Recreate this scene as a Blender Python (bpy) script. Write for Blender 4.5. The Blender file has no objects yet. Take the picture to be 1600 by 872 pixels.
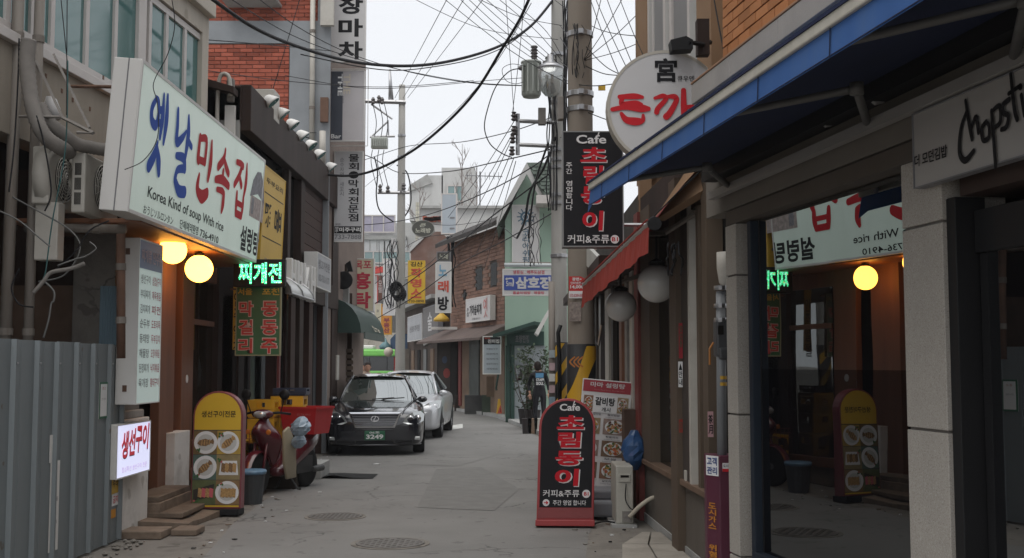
import bpy, bmesh, math, random
from mathutils import Vector, Matrix
random.seed(7)
PI = math.pi
scene = bpy.context.scene
COL = scene.collection

# ------------------------------------------------------------------ camera
TWIST = math.radians(1.0); HAZE = .0007
CAM_Z, FPX, HOR = 1.65, 1800.0, 570.0
PITCH = math.atan((HOR-436.0)/FPX)
cd = bpy.data.cameras.new('camera'); cam = bpy.data.objects.new('camera', cd); COL.objects.link(cam)
cam.location = (0, 0, CAM_Z); cam.rotation_euler = (PI/2+PITCH, 0, 0)
cd.sensor_width = 36; cd.lens = 36*FPX/1600; cd.clip_start = .1; cd.clip_end = 3000
scene.camera = cam
# ------------------------------------------------------------------ sky (overcast), sun, exposure
w = bpy.data.worlds.new('World'); scene.world = w; w.use_nodes = True
nt = w.node_tree; nt.nodes.clear()
sky = nt.nodes.new('ShaderNodeTexSky'); sky.sky_type = 'NISHITA'; sky.sun_disc = False
SUN_EL, SUN_ROT = math.radians(72), math.radians(200)
sky.sun_elevation = SUN_EL; sky.sun_rotation = SUN_ROT
sky.air_density = 1.0; sky.dust_density = 4.0; sky.ozone_density = 1.0
hs = nt.nodes.new('ShaderNodeHueSaturation'); hs.inputs['Saturation'].default_value = .35
mx = nt.nodes.new('ShaderNodeMix'); mx.data_type = 'RGBA'; mx.inputs[0].default_value = .85
mx.inputs[7].default_value = (7.15, 7.32, 7.62, 1)
bg = nt.nodes.new('ShaderNodeBackground'); bg.inputs[1].default_value = .092
ow = nt.nodes.new('ShaderNodeOutputWorld')
nt.links.new(sky.outputs[0], hs.inputs['Color']); nt.links.new(hs.outputs[0], mx.inputs[6])
nt.links.new(mx.outputs[2], bg.inputs[0]); nt.links.new(bg.outputs[0], ow.inputs[0])
sl = bpy.data.lights.new('sun', 'SUN'); sl.energy = 1.5; sl.angle = math.radians(70); sl.color = (1, .97, .92)
so = bpy.data.objects.new('sun', sl); COL.objects.link(so)
so.rotation_euler = (PI/2-SUN_EL, 0, PI-SUN_ROT)
scene.view_settings.view_transform = 'Standard'; scene.view_settings.look = 'None'
scene.view_settings.exposure = 0.62; scene.view_settings.gamma = 1.0
scene.view_settings.use_curve_mapping = False
scene.cycles.max_bounces = 6; scene.cycles.volume_bounces = 0

# ------------------------------------------------------------------ geometry of sight lines
_f = Vector((0, math.cos(PITCH), math.sin(PITCH))); _u = Vector((0, -math.sin(PITCH), math.cos(PITCH)))
def ray(px, py): return Vector(((px-800)/FPX, 0, 0)) + _u*((436-py)/FPX) + _f
def at(px, py, Y):
    """point at true distance Y down the street"""
    r = ray(px, py); r = r*(Y/r.y); return Vector((r.x, r.y, r.z+CAM_Z))

# ------------------------------------------------------------------ mesh builder
class MB:
    def __init__(s): s.v = []; s.f = []; s.m = []; s.mats = []; s.cur = 0; s.sm = []; s.smooth = False; s.marks = []
    def mat(s, m):
        if m not in s.mats: s.mats.append(m)
        s.cur = s.mats.index(m); return s
    def add(s, vs, fs):
        b = len(s.v); s.v += [tuple(p) for p in vs]
        for f in fs: s.f.append([b+i for i in f]); s.m.append(s.cur); s.sm.append(s.smooth)
        return s
    def box(s, x0, x1, y0, y1, z0, z1, M=None):
        c = [Vector((x, y, z)) for z in (z0, z1) for y in (y0, y1) for x in (x0, x1)]
        if M is not None: c = [M(*p) if callable(M) else M @ p for p in c]
        return s.add(c, [(0,2,3,1),(4,5,7,6),(0,1,5,4),(2,6,7,3),(0,4,6,2),(1,3,7,5)])
    def quad(s, a, b, c, d): return s.add([a,b,c,d], [(0,1,2,3)])
    def poly(s, pts): return s.add(pts, [tuple(range(len(pts)))])
    def prism(s, pts, d):
        """polygon pts (3d) pushed along vector d"""
        n = len(pts); d = Vector(d); P = [Vector(p) for p in pts]
        fs = [tuple(range(n))[::-1], tuple(range(n, 2*n))] + [(i, (i+1)%n, n+(i+1)%n, n+i) for i in range(n)]
        return s.add(P+[p+d for p in P], fs)
    def tube(s, pts, r, n=6, caps=True):
        P = [Vector(p) for p in pts]; R = r if isinstance(r, (list, tuple)) else [r]*len(P)
        vs = []; prev = None
        for i, p in enumerate(P):
            t = (P[min(i+1, len(P)-1)]-P[max(i-1, 0)])
            t = t.normalized() if t.length > 1e-9 else Vector((0,0,1))
            if prev is None:
                a = Vector((0,0,1)) if abs(t.z) < .9 else Vector((1,0,0))
                e = t.cross(a).normalized()
            else: e = (prev-t*prev.dot(t)).normalized()
            prev = e; g = t.cross(e)
            for k in range(n):
                an = 2*PI*k/n; vs.append(p+(e*math.cos(an)+g*math.sin(an))*R[i])
        fs = [(i*n+k, i*n+(k+1)%n, (i+1)*n+(k+1)%n, (i+1)*n+k) for i in range(len(P)-1) for k in range(n)]
        if caps: fs += [tuple(range(n))[::-1], tuple(range((len(P)-1)*n, len(P)*n))]
        return s.add(vs, fs)
    def lathe(s, prof, o=(0,0,0), axis='z', n=16):
        """prof list (r, h); revolve about axis through o"""
        o = Vector(o); vs = []
        for r, h in prof:
            for k in range(n):
                a = 2*PI*k/n; c, q = r*math.cos(a), r*math.sin(a)
                vs.append(o+Vector({'z': (c,q,h), 'y': (c,h,q), 'x': (h,c,q)}[axis]))
        fs = [(i*n+k, i*n+(k+1)%n, (i+1)*n+(k+1)%n, (i+1)*n+k) for i in range(len(prof)-1) for k in range(n)]
        fs += [tuple(range(n))[::-1], tuple(range((len(prof)-1)*n, len(prof)*n))]
        return s.add(vs, fs)
    def ball(s, c, r, n=20, sz=1.0):
        return s.lathe([(r*math.sin(PI*i/n*1.0)+1e-4, -r*sz*math.cos(PI*i/n)) for i in range(n+1)], c, 'z', n)
    def loft(s, secs, close=True, caps=True):
        n = len(secs[0]); vs = [p for sec in secs for p in sec]
        rng = range(n) if close else range(n-1)
        fs = [(i*n+k, i*n+(k+1)%n, (i+1)*n+(k+1)%n, (i+1)*n+k) for i in range(len(secs)-1) for k in rng]
        if caps and close: fs += [tuple(range(n))[::-1], tuple(range((len(secs)-1)*n, len(secs)*n))]
        return s.add(vs, fs)

MTX = {}
def mtx(o): return MTX.get(o.name, Matrix.Identity(4))
def obj(name, mb, mat=None, parent=None, local=False, bevel=0, subsurf=0, smooth=False, normals=True):
    mk = [m for m in mb.marks if m < len(mb.f)]
    if len(mk) > 1 and 'lettering' in name:
        mk = [0]+mk[1:]+[len(mb.f)]; last = None
        for a, b in zip(mk, mk[1:]):
            sub = MB(); sub.mats = mb.mats; ids = sorted({i for f in mb.f[a:b] for i in f}); rm = {i: k for k, i in enumerate(ids)}
            sub.v = [mb.v[i] for i in ids]; sub.f = [[rm[i] for i in f] for f in mb.f[a:b]]; sub.m = mb.m[a:b]; sub.sm = mb.sm[a:b]
            last = obj('lettering', sub, mat, parent, local, 0, 0, False, False)
        return last
    me = bpy.data.meshes.new(name)
    vs = mb.v
    if parent is not None and not local:
        inv = mtx(parent).inverted(); vs = [inv @ Vector(p) for p in vs]
    me.from_pydata([tuple(v) for v in vs], [], mb.f)
    if mat is not None: me.materials.append(mat)
    else:
        for m in mb.mats: me.materials.append(m)
        for p, i in zip(me.polygons, mb.m): p.material_index = i
    if smooth: me.polygons.foreach_set('use_smooth', [True]*len(me.polygons))
    elif any(mb.sm): me.polygons.foreach_set('use_smooth', mb.sm)
    if normals:
        bm = bmesh.new(); bm.from_mesh(me); bmesh.ops.recalc_face_normals(bm, faces=bm.faces); bm.to_mesh(me); bm.free()
    o = bpy.data.objects.new(name, me); COL.objects.link(o)
    if parent is not None:
        o.parent = parent; MTX[o.name] = mtx(parent).copy()
    if bevel:
        b = o.modifiers.new('bevel', 'BEVEL'); b.width = bevel; b.segments = 2; b.limit_method = 'ANGLE'
    if subsurf:
        b = o.modifiers.new('sub', 'SUBSURF'); b.levels = subsurf; b.render_levels = subsurf
    return o
def tag(o, label=None, cat=None, group=None, kind=None):
    if label: o['label'] = label
    if cat: o['category'] = cat
    if group: o['group'] = group
    if kind: o['kind'] = kind
    return o
def thing(name, label, cat, loc=(0,0,0), rz=0, group=None):
    o = bpy.data.objects.new(name, None); COL.objects.link(o); o.empty_display_size = .1
    o.location = loc; o.rotation_euler = (0, 0, rz)
    MTX[o.name] = Matrix.Translation(loc) @ Matrix.Rotation(rz, 4, 'Z')
    return tag(o, label, cat, group)
def struct(name, mb, mat=None, parent=None, **k):
    o = obj(name, mb, mat, parent, **k)
    if parent is None: o['kind'] = 'structure'
    return o
def dup(root, loc, rz=0, label=None, group=None, scale=None):
    r = root.copy(); COL.objects.link(r); r.location = loc; r.rotation_euler = (0, 0, rz)
    if scale: r.scale = (scale,)*3
    if label: r['label'] = label
    if group: r['group'] = group
    for ch in list(root.children):
        c = ch.copy(); COL.objects.link(c); c.parent = r
        for g in list(ch.children):
            d = g.copy(); COL.objects.link(d); d.parent = c
    return r
def inst(o, name, loc, parent=None, rz=0, scale=(1,1,1)):
    """another object sharing o's mesh"""
    c = bpy.data.objects.new(name, o.data if hasattr(o, 'data') else o); COL.objects.link(c)
    if parent is not None: c.parent = parent
    c.location = loc; c.rotation_euler = (0, 0, rz); c.scale = scale
    return c

class Frame:
    """vertical wall frame: u along the wall from a to b, n out of the wall (to the street), z up"""
    def __init__(s, a, b, side):
        s.a = Vector((a[0], a[1], 0)); d = Vector((b[0]-a[0], b[1]-a[1], 0)); s.L = d.length; s.u = d.normalized()
        s.n = Vector((s.u.y, -s.u.x, 0))*side
    def __call__(s, u, n, z): return s.a+s.u*u+s.n*n+Vector((0, 0, z))
    def hit(s, px, py, n=0):
        r = ray(px, py); o = Vector((0, 0, CAM_Z)); t = (s.a+s.n*n-o).dot(s.n)/r.dot(s.n); p = o+r*t
        return ((p-s.a).dot(s.u), p.z)
    def U(s, px, n=0): return s.hit(px, 570, n)[0]

# ------------------------------------------------------------------ materials
def lin(c): return tuple(((x/12.92) if x <= .04045 else ((x+.055)/1.055)**2.4) for x in c)
def hexc(h): return lin([int(h[i:i+2], 16)/255 for i in (0, 2, 4)])
MC = {}
def mat(name, col, rough=.7, metal=0, var=.12, vs=3.0, bump=0, bs=40, dirt=0, dcol=(.05,.045,.04), dscale=1.2,
        emit=0, ecol=None, coat=0, streak=False, spec=None, rnd=0):
    if name in MC: return MC[name]
    m = bpy.data.materials.new(name); m.use_nodes = True; nt = m.node_tree; N = nt.nodes; L = nt.links
    b = N['Principled BSDF']; b.inputs['Roughness'].default_value = rough; b.inputs['Metallic'].default_value = metal
    c = hexc(col) if isinstance(col, str) else col
    b.inputs['Coat Weight'].default_value = coat
    b.inputs['Specular IOR Level'].default_value = spec if spec is not None else (.18 if rough >= .6 and not metal else .5)
    geo = N.new('ShaderNodeNewGeometry')
    vec = geo.outputs['Position']
    if streak:
        mp = N.new('ShaderNodeMapping'); mp.inputs['Scale'].default_value = (1, 1, .12); L.new(vec, mp.inputs[0]); svec = mp.outputs[0]
    else: svec = vec
    out = None
    base = N.new('ShaderNodeRGB'); base.outputs[0].default_value = (*c, 1); out = base.outputs[0]
    if var:
        nz = N.new('ShaderNodeTexNoise'); nz.inputs['Scale'].default_value = vs; nz.inputs['Detail'].default_value = 6; L.new(svec, nz.inputs['Vector'])
        mr = N.new('ShaderNodeMapRange'); mr.inputs[1].default_value = .25; mr.inputs[2].default_value = .75
        mr.inputs[3].default_value = 1-var; mr.inputs[4].default_value = 1+var; L.new(nz.outputs[0], mr.inputs[0])
        vm = N.new('ShaderNodeVectorMath'); vm.operation = 'SCALE'; L.new(out, vm.inputs[0]); L.new(mr.outputs[0], vm.inputs['Scale']); out = vm.outputs[0]
    if rnd:
        oi = N.new('ShaderNodeObjectInfo'); ad = N.new('ShaderNodeMath'); ad.operation = 'ADD'
        L.new(oi.outputs['Random'], ad.inputs[0]); L.new(geo.outputs['Random Per Island'], ad.inputs[1])
        fr = N.new('ShaderNodeMath'); fr.operation = 'FRACT'; L.new(ad.outputs[0], fr.inputs[0])
        mr = N.new('ShaderNodeMapRange'); mr.inputs[3].default_value = 1-rnd; mr.inputs[4].default_value = 1+rnd; L.new(fr.outputs[0], mr.inputs[0])
        vm = N.new('ShaderNodeVectorMath'); vm.operation = 'SCALE'; L.new(out, vm.inputs[0]); L.new(mr.outputs[0], vm.inputs['Scale']); out = vm.outputs[0]
    if dirt:
        nz = N.new('ShaderNodeTexNoise'); nz.inputs['Scale'].default_value = dscale; nz.inputs['Detail'].default_value = 8; nz.inputs['Roughness'].default_value = .65
        L.new(svec, nz.inputs['Vector'])
        cr = N.new('ShaderNodeMapRange'); cr.inputs[1].default_value = .48; cr.inputs[2].default_value = .72; cr.inputs[4].default_value = dirt
        L.new(nz.outputs[0], cr.inputs[0])
        mi = N.new('ShaderNodeMix'); mi.data_type = 'RGBA'; L.new(cr.outputs[0], mi.inputs[0]); L.new(out, mi.inputs[6]); mi.inputs[7].default_value = (*dcol, 1)
        out = mi.outputs[2]
    L.new(out, b.inputs['Base Color'])
    if bump:
        nz = N.new('ShaderNodeTexNoise'); nz.inputs['Scale'].default_value = bs; nz.inputs['Detail'].default_value = 5; L.new(vec, nz.inputs['Vector'])
        bp = N.new('ShaderNodeBump'); bp.inputs['Strength'].default_value = bump; bp.inputs['Distance'].default_value = .01
        L.new(nz.outputs[0], bp.inputs['Height']); L.new(bp.outputs[0], b.inputs['Normal'])
    if emit:
        b.inputs['Emission Strength'].default_value = emit
        b.inputs['Emission Color'].default_value = (*(ecol if ecol else c), 1)
    MC[name] = m; return m
def glass(name, tint=(.02,.025,.025), fac=.35, rough=.01, through=.0):
    """window pane: part mirror, part dark or see-through"""
    if name in MC: return MC[name]
    m = bpy.data.materials.new(name); m.use_nodes = True; nt = m.node_tree; N = nt.nodes; L = nt.links; N.clear()
    g = N.new('ShaderNodeBsdfGlossy'); g.inputs['Roughness'].default_value = rough; g.inputs['Color'].default_value = (.92,.95,.95,1)
    d = N.new('ShaderNodeBsdfDiffuse'); d.inputs['Color'].default_value = (*tint, 1)
    last = d.outputs[0]
    if through:
        t = N.new('ShaderNodeBsdfTransparent'); t.inputs['Color'].default_value = (.8,.86,.84,1)
        m1 = N.new('ShaderNodeMixShader'); m1.inputs[0].default_value = through; L.new(last, m1.inputs[1]); L.new(t.outputs[0], m1.inputs[2]); last = m1.outputs[0]
    m2 = N.new('ShaderNodeMixShader'); m2.inputs[0].default_value = fac; L.new(last, m2.inputs[1]); L.new(g.outputs[0], m2.inputs[2])
    nz = N.new('ShaderNodeTexNoise'); nz.inputs['Scale'].default_value = .9
    bp = N.new('ShaderNodeBump'); bp.inputs['Strength'].default_value = .06; bp.inputs['Distance'].default_value = .02
    geo = N.new('ShaderNodeNewGeometry'); L.new(geo.outputs['Position'], nz.inputs['Vector']); L.new(nz.outputs[0], bp.inputs['Height']); L.new(bp.outputs[0], g.inputs['Normal'])
    o = N.new('ShaderNodeOutputMaterial'); L.new(m2.outputs[0], o.inputs[0])
    MC[name] = m; return m

def add_cracks(m, col, scale, width, amt):
    nt = m.node_tree; N = nt.nodes; L = nt.links; b = N['Principled BSDF']; src = b.inputs['Base Color'].links[0].from_socket
    geo = N.new('ShaderNodeNewGeometry'); nz = N.new('ShaderNodeTexNoise'); nz.inputs['Scale'].default_value = 1.6; nz.inputs['Detail'].default_value = 6; L.new(geo.outputs['Position'], nz.inputs['Vector'])
    sc = N.new('ShaderNodeVectorMath'); sc.operation = 'SCALE'; sc.inputs['Scale'].default_value = 1.1; L.new(nz.outputs['Color'], sc.inputs[0])
    ad = N.new('ShaderNodeVectorMath'); ad.operation = 'ADD'; L.new(geo.outputs['Position'], ad.inputs[0]); L.new(sc.outputs[0], ad.inputs[1])
    vo = N.new('ShaderNodeTexVoronoi'); vo.feature = 'DISTANCE_TO_EDGE'; vo.inputs['Scale'].default_value = scale; L.new(ad.outputs[0], vo.inputs['Vector'])
    mr = N.new('ShaderNodeMapRange'); mr.inputs[1].default_value = 0; mr.inputs[2].default_value = width; mr.inputs[3].default_value = 1; mr.inputs[4].default_value = 0; L.new(vo.outputs['Distance'], mr.inputs[0])
    n2 = N.new('ShaderNodeTexNoise'); n2.inputs['Scale'].default_value = .45; L.new(geo.outputs['Position'], n2.inputs['Vector'])
    m2 = N.new('ShaderNodeMapRange'); m2.inputs[1].default_value = .48; m2.inputs[2].default_value = .58; m2.inputs[4].default_value = amt; L.new(n2.outputs[0], m2.inputs[0])
    mu = N.new('ShaderNodeMath'); mu.operation = 'MULTIPLY'; L.new(mr.outputs[0], mu.inputs[0]); L.new(m2.outputs[0], mu.inputs[1])
    mi = N.new('ShaderNodeMix'); mi.data_type = 'RGBA'; L.new(mu.outputs[0], mi.inputs[0]); L.new(src, mi.inputs[6]); mi.inputs[7].default_value = (*col, 1); L.new(mi.outputs[2], b.inputs['Base Color'])
def add_spots(m, col, scale, lo, amt):
    nt = m.node_tree; N = nt.nodes; L = nt.links; b = N['Principled BSDF']; src = b.inputs['Base Color'].links[0].from_socket
    geo = N.new('ShaderNodeNewGeometry'); nz = N.new('ShaderNodeTexNoise'); nz.inputs['Scale'].default_value = scale; nz.inputs['Detail'].default_value = 2; L.new(geo.outputs['Position'], nz.inputs['Vector'])
    mr = N.new('ShaderNodeMapRange'); mr.inputs[1].default_value = lo; mr.inputs[2].default_value = lo+.03; mr.inputs[4].default_value = amt; L.new(nz.outputs[0], mr.inputs[0])
    mi = N.new('ShaderNodeMix'); mi.data_type = 'RGBA'; L.new(mr.outputs[0], mi.inputs[0]); L.new(src, mi.inputs[6]); mi.inputs[7].default_value = (*col, 1); L.new(mi.outputs[2], b.inputs['Base Color'])

# ------------------------------------------------------------------ lettering
_TX = {}
_KC = bpy.data.curves.new('lettering', 'FONT'); _KO = bpy.data.objects.new('lettering', _KC)   # never linked: only a source of glyph outlines
def glyphs(s, bold=0, res=3):
    k = (s, bold)
    if k in _TX: return _TX[k]
    _KC.body = s; _KC.offset = bold; _KC.resolution_u = res
    me = bpy.data.meshes.new_from_object(_KO)
    vs = [v.co.copy() for v in me.vertices]; fs = [tuple(p.vertices) for p in me.polygons]
    bpy.data.meshes.remove(me)
    if vs:
        x0 = min(v.x for v in vs); x1 = max(v.x for v in vs); y0 = min(v.y for v in vs); y1 = max(v.y for v in vs)
    else: x0 = y0 = 0; x1 = y1 = 1
    _TX[k] = (vs, fs, x0, x1, y0, y1); return _TX[k]
class Face:
    """flat sign face: o = lower-left corner, r = unit right, up = unit up, W x H metres"""
    def __init__(s, o, r, up, W, H): s.o = Vector(o); s.r = Vector(r).normalized(); s.up = Vector(up).normalized(); s.W = W; s.H = H; s.n = s.r.cross(s.up)
    def p(s, fx, fy, d=0): return s.o+s.r*(fx*s.W)+s.up*(fy*s.H)+s.n*d
    def rect(s, mb, x0, y0, x1, y1, d=.004, m=None):
        if m: mb.mat(m)
        mb.quad(s.p(x0,y0,d), s.p(x1,y0,d), s.p(x1,y1,d), s.p(x0,y1,d))
    def text(s, mb, t, x0, y0, x1, y1, m, bold=0.01, d=.006, vert=False, shear=0, rot=0, gap=.12):
        """fit text t into the fractional box"""
        mb.mat(m); mb.marks.append(len(mb.f)) if (not mb.marks or mb.marks[-1] != len(mb.f)) else 0
        if vert:
            n = len(t); h = (y1-y0)/n
            for i, ch in enumerate(t):
                if ch != ' ': k_ = len(mb.marks); s.text(mb, ch, x0, y1-(i+1)*h+h*gap/2, x1, y1-i*h-h*gap/2, m, bold, d, False, shear); del mb.marks[k_:]
            return
        vs, fs, a0, a1, b0, b1 = glyphs(t, bold)
        if not vs: return
        out = []
        for v in vs:
            fx = (v.x-a0)/(a1-a0 or 1); fy = (v.y-b0)/(b1-b0 or 1)
            if rot: fx, fy = fy, 1-fx
            X = x0+fx*(x1-x0)+shear*(fy-.5)*(y1-y0); Y = y0+fy*(y1-y0)
            out.append(s.p(X, Y, d))
        mb.add(out, fs)
    def ellipse(s, mb, cx, cy, rx, ry, m, d=.004, n=20, rot=0, r0=0):
        mb.mat(m); pts = []; ins = []
        for k in range(n):
            a = 2*PI*k/n; x, y = rx*s.W*math.cos(a), ry*s.H*math.sin(a); q = x*math.cos(rot)-y*math.sin(rot); w_ = x*math.sin(rot)+y*math.cos(rot)
            pts.append(s.p(cx+q/s.W, cy+w_/s.H, d)); ins.append(s.p(cx+q*r0/s.W, cy+w_*r0/s.H, d))
        if r0: mb.add(pts+ins, [(k, (k+1)%n, n+(k+1)%n, n+k) for k in range(n)])
        else: mb.poly(pts)
    def stroke(s, mb, pts, wd, m, d=.006):
        """brush stroke: pts [(fx, fy, width factor)]; widths in metres"""
        mb.mat(m); P = []; s.k = (getattr(s, 'k', 0)+1) % 9; d = d+.0006*s.k
        q = [(Vector((a*s.W, b*s.H)), k*wd) for a, b, k in pts]
        for i in range(len(q)-1):
            p0, p1, p2, p3 = q[max(i-1,0)], q[i], q[i+1], q[min(i+2, len(q)-1)]
            for j in range(6):
                t = j/6; h = lambda A, B, C, D: .5*((2*B)+(-A+C)*t+(2*A-5*B+4*C-D)*t*t+(-A+3*B-3*C+D)*t**3)
                P.append((h(p0[0], p1[0], p2[0], p3[0]), h(p0[1], p1[1], p2[1], p3[1])))
        P.append(q[-1])
        vs = []; n = len(P)
        for i in range(n):
            t = P[min(i+1, n-1)][0]-P[max(i-1, 0)][0]; t = t.normalized() if t.length else Vector((1, 0)); g = Vector((-t.y, t.x)); w_ = max(P[i][1], .002)*.5
            for sg in (1, -1):
                c = P[i][0]+g*w_*sg; vs.append(s.p(c.x/s.W, c.y/s.H, d))
        fs = [(2*i, 2*i+1, 2*i+3, 2*i+2) for i in range(n-1)]; mb.add(vs, fs)
        for e in (0, n-1):
            c, w_ = P[e]; mb.poly([s.p((c.x+w_*.5*math.cos(k*PI/5))/s.W, (c.y+w_*.5*math.sin(k*PI/5))/s.H, d+.0003) for k in range(10)])
def front_face(px0, py0, px1, py1, Y):
    """sign face square to the street, from its measured corners, at distance Y"""
    a = at(px0, py1, Y); b = at(px1, py1, Y); c = at(px0, py0, Y)
    return Face(a, (1,0,0), (0,0,1), b.x-a.x, c.z-a.z)
def sign_box(name, label, F, thick, face_m, side_m, cat='sign', rim=.02, group=None, back=True):
    """box sign behind face F: casing, face panel; returns (thing, Face)"""
    o = F.o; t = thing(name, label, cat, tuple(F.p(.5, 0, -thick/2)), 0, group)
    mb = MB(); g = lambda x, y, z: F.o+F.r*x+F.up*y+F.n*z
    mb.box(0, F.W, 0, F.H, -thick, 0, g); obj('casing', mb, side_m, t, bevel=.006)
    mb = MB(); mb.box(rim, F.W-rim, rim, F.H-rim, -.01, .003, g); obj('panel', mb, face_m, t)
    mb = MB()
    for a in ((0, F.W, 0, rim), (0, F.W, F.H-rim, F.H), (0, rim, rim, F.H-rim), (F.W-rim, F.W, rim, F.H-rim)): mb.box(a[0], a[1], a[2], a[3], 0.0005, .009, g)
    obj('rim', mb, side_m, t)
    return t
def catmull(P, seg=8):
    P = [Vector(p) for p in P]; out = []
    for i in range(len(P)-1):
        p0, p1, p2, p3 = P[max(i-1,0)], P[i], P[i+1], P[min(i+2, len(P)-1)]
        for j in range(seg):
            t = j/seg; out.append(.5*((2*p1)+(p2-p0)*t+(2*p0-5*p1+4*p2-p3)*t*t+(3*p1-p0-3*p2+p3)*t**3))
    out.append(P[-1]); return out
# ------------------------------------------------------------------ shared materials
M_ASPH = mat('asphalt', (.195,.190,.182), .85, var=.1, vs=1.1, bump=.5, bs=90, dirt=.35, dcol=(.135,.131,.126), dscale=.7)
M_GRND = mat('old_concrete', (.2,.185,.165), .9, var=.15, vs=2, bump=.5, bs=50, dirt=.6, dcol=(.10,.09,.08), dscale=2.5)
M_PATCH = mat('asphalt_patch', (.172,.168,.161), .9, var=.12, vs=5, bump=.5, bs=90)
M_CONC = mat('grey_concrete', (.33,.33,.32), .85, var=.1, vs=2, bump=.3, bs=40, dirt=.5, dcol=(.14,.135,.125), dscale=1.5)
M_PALE = mat('pale_concrete', (.47,.47,.46), .85, var=.08, vs=.6, dirt=.45, dcol=(.26,.255,.245), dscale=.5, streak=True)
M_BEIGE = mat('beige_stucco', (.50,.46,.40), .85, var=.08, vs=2, bump=.2, bs=60, dirt=.45, dcol=(.2,.175,.14), dscale=1.1, streak=True)
M_WHITEW = mat('white_plaster', (.68,.66,.63), .8, var=.06, bump=.3, bs=30, dirt=.5, dcol=(.28,.26,.23), dscale=2.2)
M_FENCE = mat('galvanised_steel', (.19,.215,.225), .5, .35, var=.1, vs=1.5, dirt=.3, dcol=(.12,.13,.135), dscale=1.4, streak=True)
M_WHITE = mat('white_metal', (.62,.61,.59), .5, var=.05, dirt=.3, dcol=(.4,.36,.3), dscale=2, streak=True)
M_SIGNG = mat('sign_acrylic_green', (.56,.64,.58), .35, var=.05, vs=1.5, dirt=.4, dcol=(.44,.50,.43), dscale=2.2, streak=True, emit=.10, ecol=(.8,1,.88))
M_BLUE = mat('lettering_blue', (.035,.10,.46), .6, var=0, spec=.1)
M_RED = mat('lettering_red', (.50,.022,.03), .6, var=0, spec=.1)
M_BLACK = mat('lettering_black', (.014,.014,.016), .6, var=0, spec=.15)
M_GREYL = mat('lettering_grey', (.16,.16,.17), .5, var=0)
M_WHITEL = mat('lettering_white', (.7,.7,.7), .5, var=0)
M_YELLOW = mat('sign_yellow', (.58,.36,.03), .5, var=.06, dirt=.2, dcol=(.4,.26,.05))
M_PIPE = mat('weathered_pipe', (.18,.16,.14), .7, .1, var=.15, vs=6, dirt=.6, dcol=(.10,.07,.045), dscale=4, streak=True)
M_CABLE = mat('black_cable', (.018,.018,.02), .6, var=0)
M_GCABLE = mat('grey_cable', (.14,.14,.135), .6, var=0)
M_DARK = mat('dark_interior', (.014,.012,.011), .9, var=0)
M_BROWN = mat('brown_cladding', (.045,.022,.017), .65, var=.15, vs=4, dirt=.3, dcol=(.035,.022,.018), dscale=3, rnd=.12)
M_FASCIA = mat('brown_steel', (.034,.021,.017), .65, var=.15, vs=3, dirt=.3, dcol=(.06,.046,.04), dscale=3, streak=True)
M_WOOD = mat('stained_wood', (.17,.07,.035), .55, var=.2, vs=6, dirt=.3, dcol=(.09,.045,.03), dscale=4, streak=True)
M_STEPW = mat('worn_step_wood', (.19,.145,.11), .75, var=.2, vs=8, bump=.3, bs=60, dirt=.6, dcol=(.09,.07,.055), dscale=5, rnd=.15)
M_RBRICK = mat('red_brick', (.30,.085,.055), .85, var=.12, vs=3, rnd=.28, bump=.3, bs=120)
M_MORT = mat('mortar', (.19,.15,.13), .9, var=.1)
M_ORBRICK = mat('orange_brick', (.36,.155,.065), .8, var=.1, vs=5, rnd=.22, bump=.3, bs=120)
M_MORTD = mat('dark_mortar', (.13,.105,.085), .9, var=.1)
M_FRAMEW = mat('window_frame_white', (.50,.47,.45), .5, var=.05, dirt=.2, dcol=(.3,.27,.24))
M_GRANITE = mat('granite_slab', (.36,.335,.30), .6, var=.05, vs=6, bump=.15, bs=120, dirt=.25, dcol=(.24,.215,.19), dscale=60)
M_STEEL = mat('brushed_steel', (.35,.35,.36), .35, .8, var=.05)
M_RUST = mat('rusty_steel', (.13,.07,.045), .8, .1, var=.3, vs=6)
M_ACW = mat('aged_white_plastic', (.42,.40,.36), .55, var=.06, dirt=.35, dcol=(.25,.22,.18), dscale=4)
M_DUCT = mat('grey_duct_wrap', (.21,.195,.18), .8, var=.15, vs=9)
M_RUB = mat('black_rubber', (.02,.02,.02), .8, var=0)
M_BLKP = mat('black_paint', (.012,.012,.013), .55, var=.1, spec=.22)
M_REDP = mat('red_pipe_paint', (.17,.035,.03), .5, var=.2, vs=8)
M_CHROME = mat('chrome', (.75,.75,.77), .12, 1, var=0)
M_MORTG = mat('joint_grey', (.12,.11,.10), .9, var=.1)
G_UP = glass('window_glass_teal', (.075,.17,.165), .16, .06)
G_DARK = glass('window_glass_dark', (.012,.012,.012), .13, .02)
G_SHOPU = glass('shop_glass_upper', (.006,.006,.007), .44, .003)
G_SHOPL = glass('shop_glass_filmed', (.004,.004,.005), .15, .006)
G_DOOR = glass('shop_glass_door', (.005,.005,.006), .26, .004)

add_cracks(M_ASPH, (.06,.058,.055), .55, .012, .8); add_spots(M_ASPH, (.09,.088,.085), 5.0, .66, .5); add_spots(M_ASPH, (.24,.235,.225), 9.0, .70, .5)
add_cracks(M_GRND, (.06,.055,.05), .9, .02, .8); add_spots(M_GRND, (.09,.08,.07), 4.0, .62, .6)
add_spots(M_GRANITE, (.22,.20,.18), 160, .58, .7); add_spots(M_GRANITE, (.46,.44,.41), 130, .60, .6)
add_spots(M_WHITEW, (.30,.27,.23), 3.0, .62, .5); add_spots(M_FENCE, (.13,.10,.075), 7.0, .72, .8); add_spots(M_FENCE, (.22,.245,.25), 1.3, .60, .35)
add_spots(M_BEIGE, (.24,.21,.17), 2.5, .64, .5)

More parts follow.
